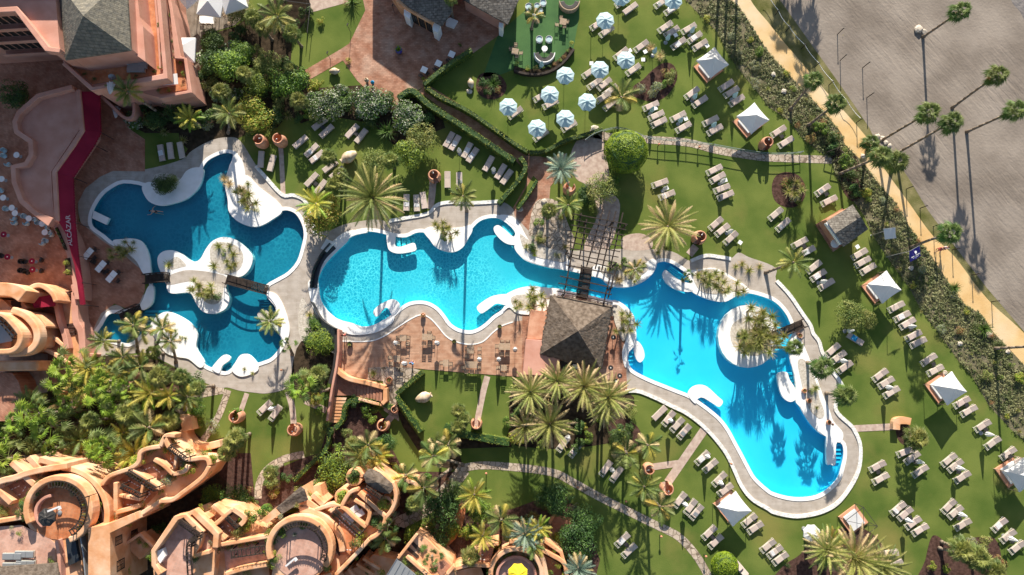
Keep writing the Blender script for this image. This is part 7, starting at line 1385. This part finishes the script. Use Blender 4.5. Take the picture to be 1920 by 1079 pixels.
f.block('east_court', [(1008,1034),(1050,1058),(1060,1110),(1022,1110)], 0, 2.0, 'tile'); f.wall('west_wall', [(850,1068),(880,1060),(918,1062)], .4, 0, 3.4, WM); f.wall('west_wall', [(905,1025),(935,1020)], .4, 0, 3.2, WM); f.sheet('west_floor', [(892,1030),(924,1032),(918,1058),(892,1062)], 2.6, 'terradark'); f.block('west_body', [(888,1026),(926,1028),(918,1062),(880,1066),(850,1072),(850,1110),(918,1110)], 0, 2.5, WM)
for k in range(14):
    an = radians(15 + 150 * k / 13); shrub(['green', 'olive', 'silver', 'rust'][k % 4], 968 + 42 * cos(an), 1080 - 42 * sin(an), .34, 3.0)
for (x, y, r_, k) in ((997,1045,.55,'lime'),(1035,1050,.4,'rust'),(1045,1060,.45,'lime'),(1050,1048,.4,'green'),(1040,1030,.35,'green'),(1030,1075,.5,'green'),(1058,1075,.4,'lime')): shrub(k, x, y, r_, 2.6)
cb = B('clay_garden_court', 1030, 975, 'small reddish garden court among the bottom middle thicket', 'paving'); cb.sheet('floor', [(1040,965),(1085,975),(1093,1000),(1070,1015),(1035,1012),(1030,985)], .09, 'terradark'); cb.wall('kerb', [(1040,965),(1030,985),(1033,1010)], .3, 0, .6, 'orange', True)
rp = B('red_garden_path', 870, 1010, 'red tiled path climbing between the shrubs at the bottom', 'path'); rp.sheet('floor', [(862,945),(875,945),(868,985),(855,1010),(835,1030),(830,1010),(845,985)], .1, 'tile')
jw = B('jungle_wall', 150, 750, 'ochre curved garden walls among the large leaved palms', 'wall'); jw.block('block', [(143,728),(170,728),(176,748),(150,756),(138,768),(130,760)], 0, 1.8, WM, bev=.06); jw.wall('wall', [(108,742),(125,728),(145,716)], .4, 0, 1.6, WM, True); jw.wall('wall', [(225,742),(240,725),(255,700)], .5, 0, 1.4, 'pink', True); jw.wall('wall', [(262,735),(300,735),(325,728)], .6, 0, 1.4, 'pink', True)
# ------------------------------------------------------------------ people
def person(px, py, az, label, shirt, trouser=None, pose='walk', z=0):
    P = {'pelvis': (0, 0, .95), 'waist': (0, 0, 1.08), 'chest': (.02, 0, 1.32), 'neck': (.03, 0, 1.48), 'head0': (.04, 0, 1.58), 'head1': (.045, 0, 1.70), 'lh': (0, .09, .92), 'rh': (0, -.09, .92), 'lk': (.16, .10, .52), 'rk': (-.02, -.10, .50), 'la': (.22, .10, .09), 'ra': (-.26, -.10, .13), 'lt': (.40, .11, .04), 'rt': (-.10, -.10, .03),
         'ls': (.02, .17, 1.40), 'rs': (.02, -.17, 1.40), 'le': (-.10, .24, 1.14), 're': (.10, -.24, 1.14), 'lw': (-.02, .25, .90), 'rw': (.26, -.24, .95), 'lp': (.0, .25, .82), 'rp': (.33, -.24, .90), 'nose': (.155, 0, 1.62)}
    if pose == 'swim':
        Q = {k: (v[2] - 1.0, v[1] * 1.3, -v[0] * .5) for k, v in P.items()}; Q['le'] = (.45, .42, 0); Q['lw'] = (.70, .50, .02); Q['lp'] = (.80, .52, .02); Q['re'] = (.35, -.45, 0); Q['rw'] = (.20, -.66, 0); Q['rp'] = (.12, -.72, 0); P = Q
    R = {'pelvis': .125, 'waist': .11, 'chest': .13, 'neck': .055, 'head0': .085, 'head1': .092, 'lh': .085, 'rh': .085, 'lk': .058, 'rk': .058, 'la': .038, 'ra': .038, 'lt': .035, 'rt': .035, 'ls': .06, 'rs': .06, 'le': .040, 're': .040, 'lw': .027, 'rw': .027, 'lp': .032, 'rp': .032, 'nose': .018}
    E = [('pelvis', 'waist'), ('waist', 'chest'), ('chest', 'neck'), ('neck', 'head0'), ('head0', 'head1'), ('head0', 'nose'), ('pelvis', 'lh'), ('pelvis', 'rh'), ('lh', 'lk'), ('rh', 'rk'), ('lk', 'la'), ('rk', 'ra'), ('la', 'lt'), ('ra', 'rt'), ('chest', 'ls'), ('chest', 'rs'), ('ls', 'le'), ('rs', 're'), ('le', 'lw'), ('re', 'rw'), ('lw', 'lp'), ('rw', 'rp')]
    for s_ in 'lr':
        w_ = Vector(P[s_ + 'p']); d_ = (w_ - Vector(P[s_ + 'w'])).normalized(); sd2 = Vector((1, 0, 0)) if abs(d_.x) < .6 else Vector((0, 0, 1))
        for k, (o_, l_) in enumerate(((-.028, .075), (-.010, .085), (.009, .082), (.027, .065))):
            P[s_ + 'f%d' % k] = tuple(w_ + sd2 * o_ + d_ * l_); R[s_ + 'f%d' % k] = .009; E.append((s_ + 'p', s_ + 'f%d' % k))
        P[s_ + 'th'] = tuple(w_ - sd2 * .05 + d_ * .02); R[s_ + 'th'] = .010; E.append((s_ + 'p', s_ + 'th'))
    K = list(P); me = bpy.data.meshes.new('person'); me.from_pydata([P[k] for k in K], [(K.index(a_), K.index(b_)) for a_, b_ in E], []); me.materials.append(M['skin']); o = obj('person', me, None, W(px, py, .9), az); o.location.z = z
    md = o.modifiers.new('skin', 'SKIN'); 
    for i, k in enumerate(K): me.skin_vertices[0].data[i].radius = (R[k], R[k]); me.skin_vertices[0].data[i].use_root = k == 'pelvis'
    sb = o.modifiers.new('sub', 'SUBSURF'); sb.levels = sb.render_levels = 1
    hd = Vector(P['head1']); bm = bmesh.new(); bmesh.ops.create_uvsphere(bm, u_segments=14, v_segments=8, radius=.108); bmesh.ops.translate(bm, verts=bm.verts, vec=hd + (Vector((-.03, 0, .015)) if pose == 'walk' else Vector((0, 0, .04)))); m2 = bpy.data.meshes.new('hair'); bm.to_mesh(m2); bm.free(); m2.materials.append(M['hair']); obj('hair', m2, o)
    def cloth(name, names, edges, grow, m):
        me = bpy.data.meshes.new(name); me.from_pydata([P[k] for k in names], [(names.index(a_), names.index(b_)) for a_, b_ in edges], []); me.materials.append(M[m]); c_ = obj(name, me, o); md = c_.modifiers.new('skin', 'SKIN')
        for i, k in enumerate(names): me.skin_vertices[0].data[i].radius = (R[k] + grow, R[k] + grow); me.skin_vertices[0].data[i].use_root = i == 0
        s2 = c_.modifiers.new('sub', 'SUBSURF'); s2.levels = s2.render_levels = 1
    if pose == 'walk': cloth('shirt', ['chest', 'waist', 'pelvis', 'ls', 'rs', 'le', 're'], [('chest', 'waist'), ('waist', 'pelvis'), ('chest', 'ls'), ('chest', 'rs'), ('ls', 'le'), ('rs', 're')], .018, shirt)
    cloth('shorts', ['pelvis', 'lh', 'rh'] + (['lk', 'rk'] if pose == 'walk' else []), [('pelvis', 'lh'), ('pelvis', 'rh')] + ([('lh', 'lk'), ('rh', 'rk')] if pose == 'walk' else []), .014, trouser or 'dark')
    return lab(o, label, 'person')
M['shirt_red'] = mat('coral_cloth', (.55, .12, .10), .9); M['shirt_white'] = mat('white_cloth', (.75, .74, .72), .9)
person(1762, 468, radians(40), 'person in a coral top walking on the sand path, left one of the pair', 'shirt_red', 'shirt_red', z=.02); person(1771, 466, radians(45), 'person in a pale top walking on the sand path, right one of the pair', 'shirt_white', 'dark', z=.02)
person(283, 394, radians(170), 'person swimming in the shaded part of the left pool', 'dark', 'dark', 'swim', -.12); person(772, 682, radians(70), 'person in a blue top walking on the plank terrace', 'teal', 'purple', z=.04)
person(645, 629, radians(90), 'person in a coral top standing at the corner of the plank terrace', 'shirt_red', 'dark', z=.04)
# ------------------------------------------------------------------ labels: say which one, by what it stands beside
LM = [(1176,280,'the round clipped tree'),(1338,115,'the topmost white tent'),(1414,220,'the second white tent'),(1585,425,'the grey roofed kiosk'),(1662,538,'the tent below the flags'),(1785,729,'the rightmost whole tent'),(1379,956,'the lowest white tent'),(1921,892,'the tent on the right edge'),(1607,978,'the bare tent frame'),
 (1402,632,'the round pool island'),(1083,622,'the thatched pool bar'),(1117,450,'the timber pergola'),(700,372,'the huge middle date palm'),(1252,425,'the straw tinted date palm'),(1600,1045,'the huge lower date palm'),(820,640,'the plank terrace'),(793,746,'the lying clay jar'),(655,294,'the cream clay jar'),(680,730,'the orange staircase'),
 (400,560,'the left pool island'),(460,535,'the left pool bridge'),(291,522,'the short pool bridge'),(308,350,'the left pool north bank'),(130,400,'the red awning'),(90,260,'the pink canopy roof'),(180,60,'the slate roof tower'),(60,110,'the arcaded corner building'),(300,100,'the stepped flower balconies'),(410,20,'the white garden awnings'),
 (770,70,'the brick plaza'),(850,20,'the shingle shop roofs'),(900,240,'the diagonal brick path'),(920,160,'the round planted bed'),(1235,155,'the kidney shaped bed'),(1020,95,'the curved lounge seats'),(1479,355,'the round bark bed'),(1500,200,'the upper beach path'),(1650,340,'the leaning palms by the path'),(1680,460,'the two flagpoles'),(1780,100,'the upper beach'),(1840,230,'the right beach'),(1800,600,'the silvery bed'),
 (1870,760,'the lower silvery bed'),(1400,180,'the upper silvery bed'),(1560,290,'the wooden beach steps'),(1480,560,'the pool footbridge'),(1530,720,'the east pool bank'),(1600,600,'the pale flowering tree'),(1690,805,'the ochre seat wall'),(1560,890,'the round pool end'),(1700,900,'the lower right lawn'),(1820,1040,'the bottom right bed'),(1300,1000,'the lower stone path'),(1230,900,'the twin clay urns'),(1150,900,'the lower middle lawn'),(1175,820,'the dark bark bed'),
 (1050,760,'the date palm cluster'),(1040,940,'the bottom middle thicket'),(960,1060,'the lowest round terrace'),(830,930,'the stone path end'),(820,1040,'the grey metal roof'),(700,910,'the curved shingle roof'),(560,1035,'the second round terrace'),(360,1010,'the angular roof terrace'),(290,900,'the stepped ochre terraces'),(105,960,'the first round terrace'),(30,860,'the lower left corner'),(520,880,'the curved garden path'),(640,880,'the mulched garden bed'),(570,720,'the grey deck corner'),
 (445,790,'the leftmost lawn urn'),(400,840,'the ochre seat stairs'),(250,760,'the jungle garden'),(120,720,'the large leaved palms'),(120,620,'the pink stairway'),(20,620,'the curved balconies'),(40,730,'the grey yard'),(50,460,'the dining terrace'),(190,500,'the pale two panel tables'),(320,280,'the shaded loungers'),(430,215,'the lone feathery palm'),(460,370,'the left pool east bank'),(520,265,'the paired clay urns'),(600,250,'the upper left lawn'),
 (543,152,'the round bright tree'),(610,60,'the small top lawn'),(690,190,'the flowering shrub bank'),(790,265,'the lawn top thicket'),(870,330,'the lone lawn urn'),(600,400,'the golden leaved tree'),(598,635,'the dark garden clump'),(840,445,'the middle pool bump'),(1000,460,'the middle pool bank'),(970,565,'the gravel bank'),(1160,600,'the bar side bank'),(1195,510,'the pergola bank'),(1345,540,'the yucca bank'),(1405,500,'the yucca cluster'),(330,630,'the left pool lobe'),(455,690,'the left pool lower bank'),(245,460,'the left pool west bank'),(1330,30,'the upper lawn corner'),(1140,50,'the topmost umbrellas'),(1230,210,'the lower umbrella lawn'),(1360,340,'the lawn below the railing'),(1650,720,'the right middle lawn'),(1050,200,'the umbrella group'),(1240,790,'the curved pool edging'),(460,60,'the upper left garden'),(390,110,'the dark upper garden'),(560,20,'the top garden fence'),(1050,350,'the blue green palm'),(220,615,'the small pool corner')]
flush_shrubs()
ORD = ['first', 'second', 'third', 'fourth', 'fifth', 'sixth', 'seventh', 'eighth', 'ninth', 'tenth', 'eleventh', 'twelfth', 'thirteenth', 'fourteenth', 'fifteenth']
VW = {}
for o in SC.objects:
    pass
bpy.context.view_layer.update()
buckets = {}
for (o, look, plural, group) in REG:
    pos = o.matrix_world.translation.copy()
    if o.name.startswith(('palm_tree', 'leafy_tree')):
        for ch in o.children:
            if ch.name.startswith('crown'): pos = ch.matrix_world.translation.copy()
    x, y = PX(pos); ds = sorted((hypot(x - a, y - b), i) for i, (a, b, n) in enumerate(LM)); i = ds[0][1]; dx = x - LM[i][0]; dy = y - LM[i][1]
    if hypot(dx, dy) < 14: sd_ = 'at'
    elif abs(dx) > abs(dy): sd_ = 'right of' if dx > 0 else 'left of'
    else: sd_ = 'below' if dy > 0 else 'above'
    buckets.setdefault((look, i, sd_), []).append((x, y, o, plural, group))
for (look, i, sd_), l in buckets.items():
    n = len(l); ver = max(a[1] for a in l) - min(a[1] for a in l) > max(a[0] for a in l) - min(a[0] for a in l)
    l.sort(key=lambda a: a[1] if ver else a[0]); f, e = ('topmost', 'lowest') if ver else ('leftmost', 'rightmost'); fr = 'top' if ver else 'left'
    for k, (x, y, o, plural, group) in enumerate(l):
        where = sd_ + ' ' + LM[i][2]
        if n == 1: s = look + ' ' + where
        elif n == 2: s = (('upper ' if k == 0 else 'lower ') if ver else ('left ' if k == 0 else 'right ')) + 'one of two ' + plural + ' ' + where
        elif k == 0: s = f + ' of the ' + plural + ' ' + where
        elif k == n - 1: s = e + ' of the ' + plural + ' ' + where
        else: s = ORD[k] + ' from the ' + fr + ' of ' + plural + ' ' + where
        o['label'] = s
        if len(s.split()) > 16: print('LONG', s)
        if group: o['group'] = group
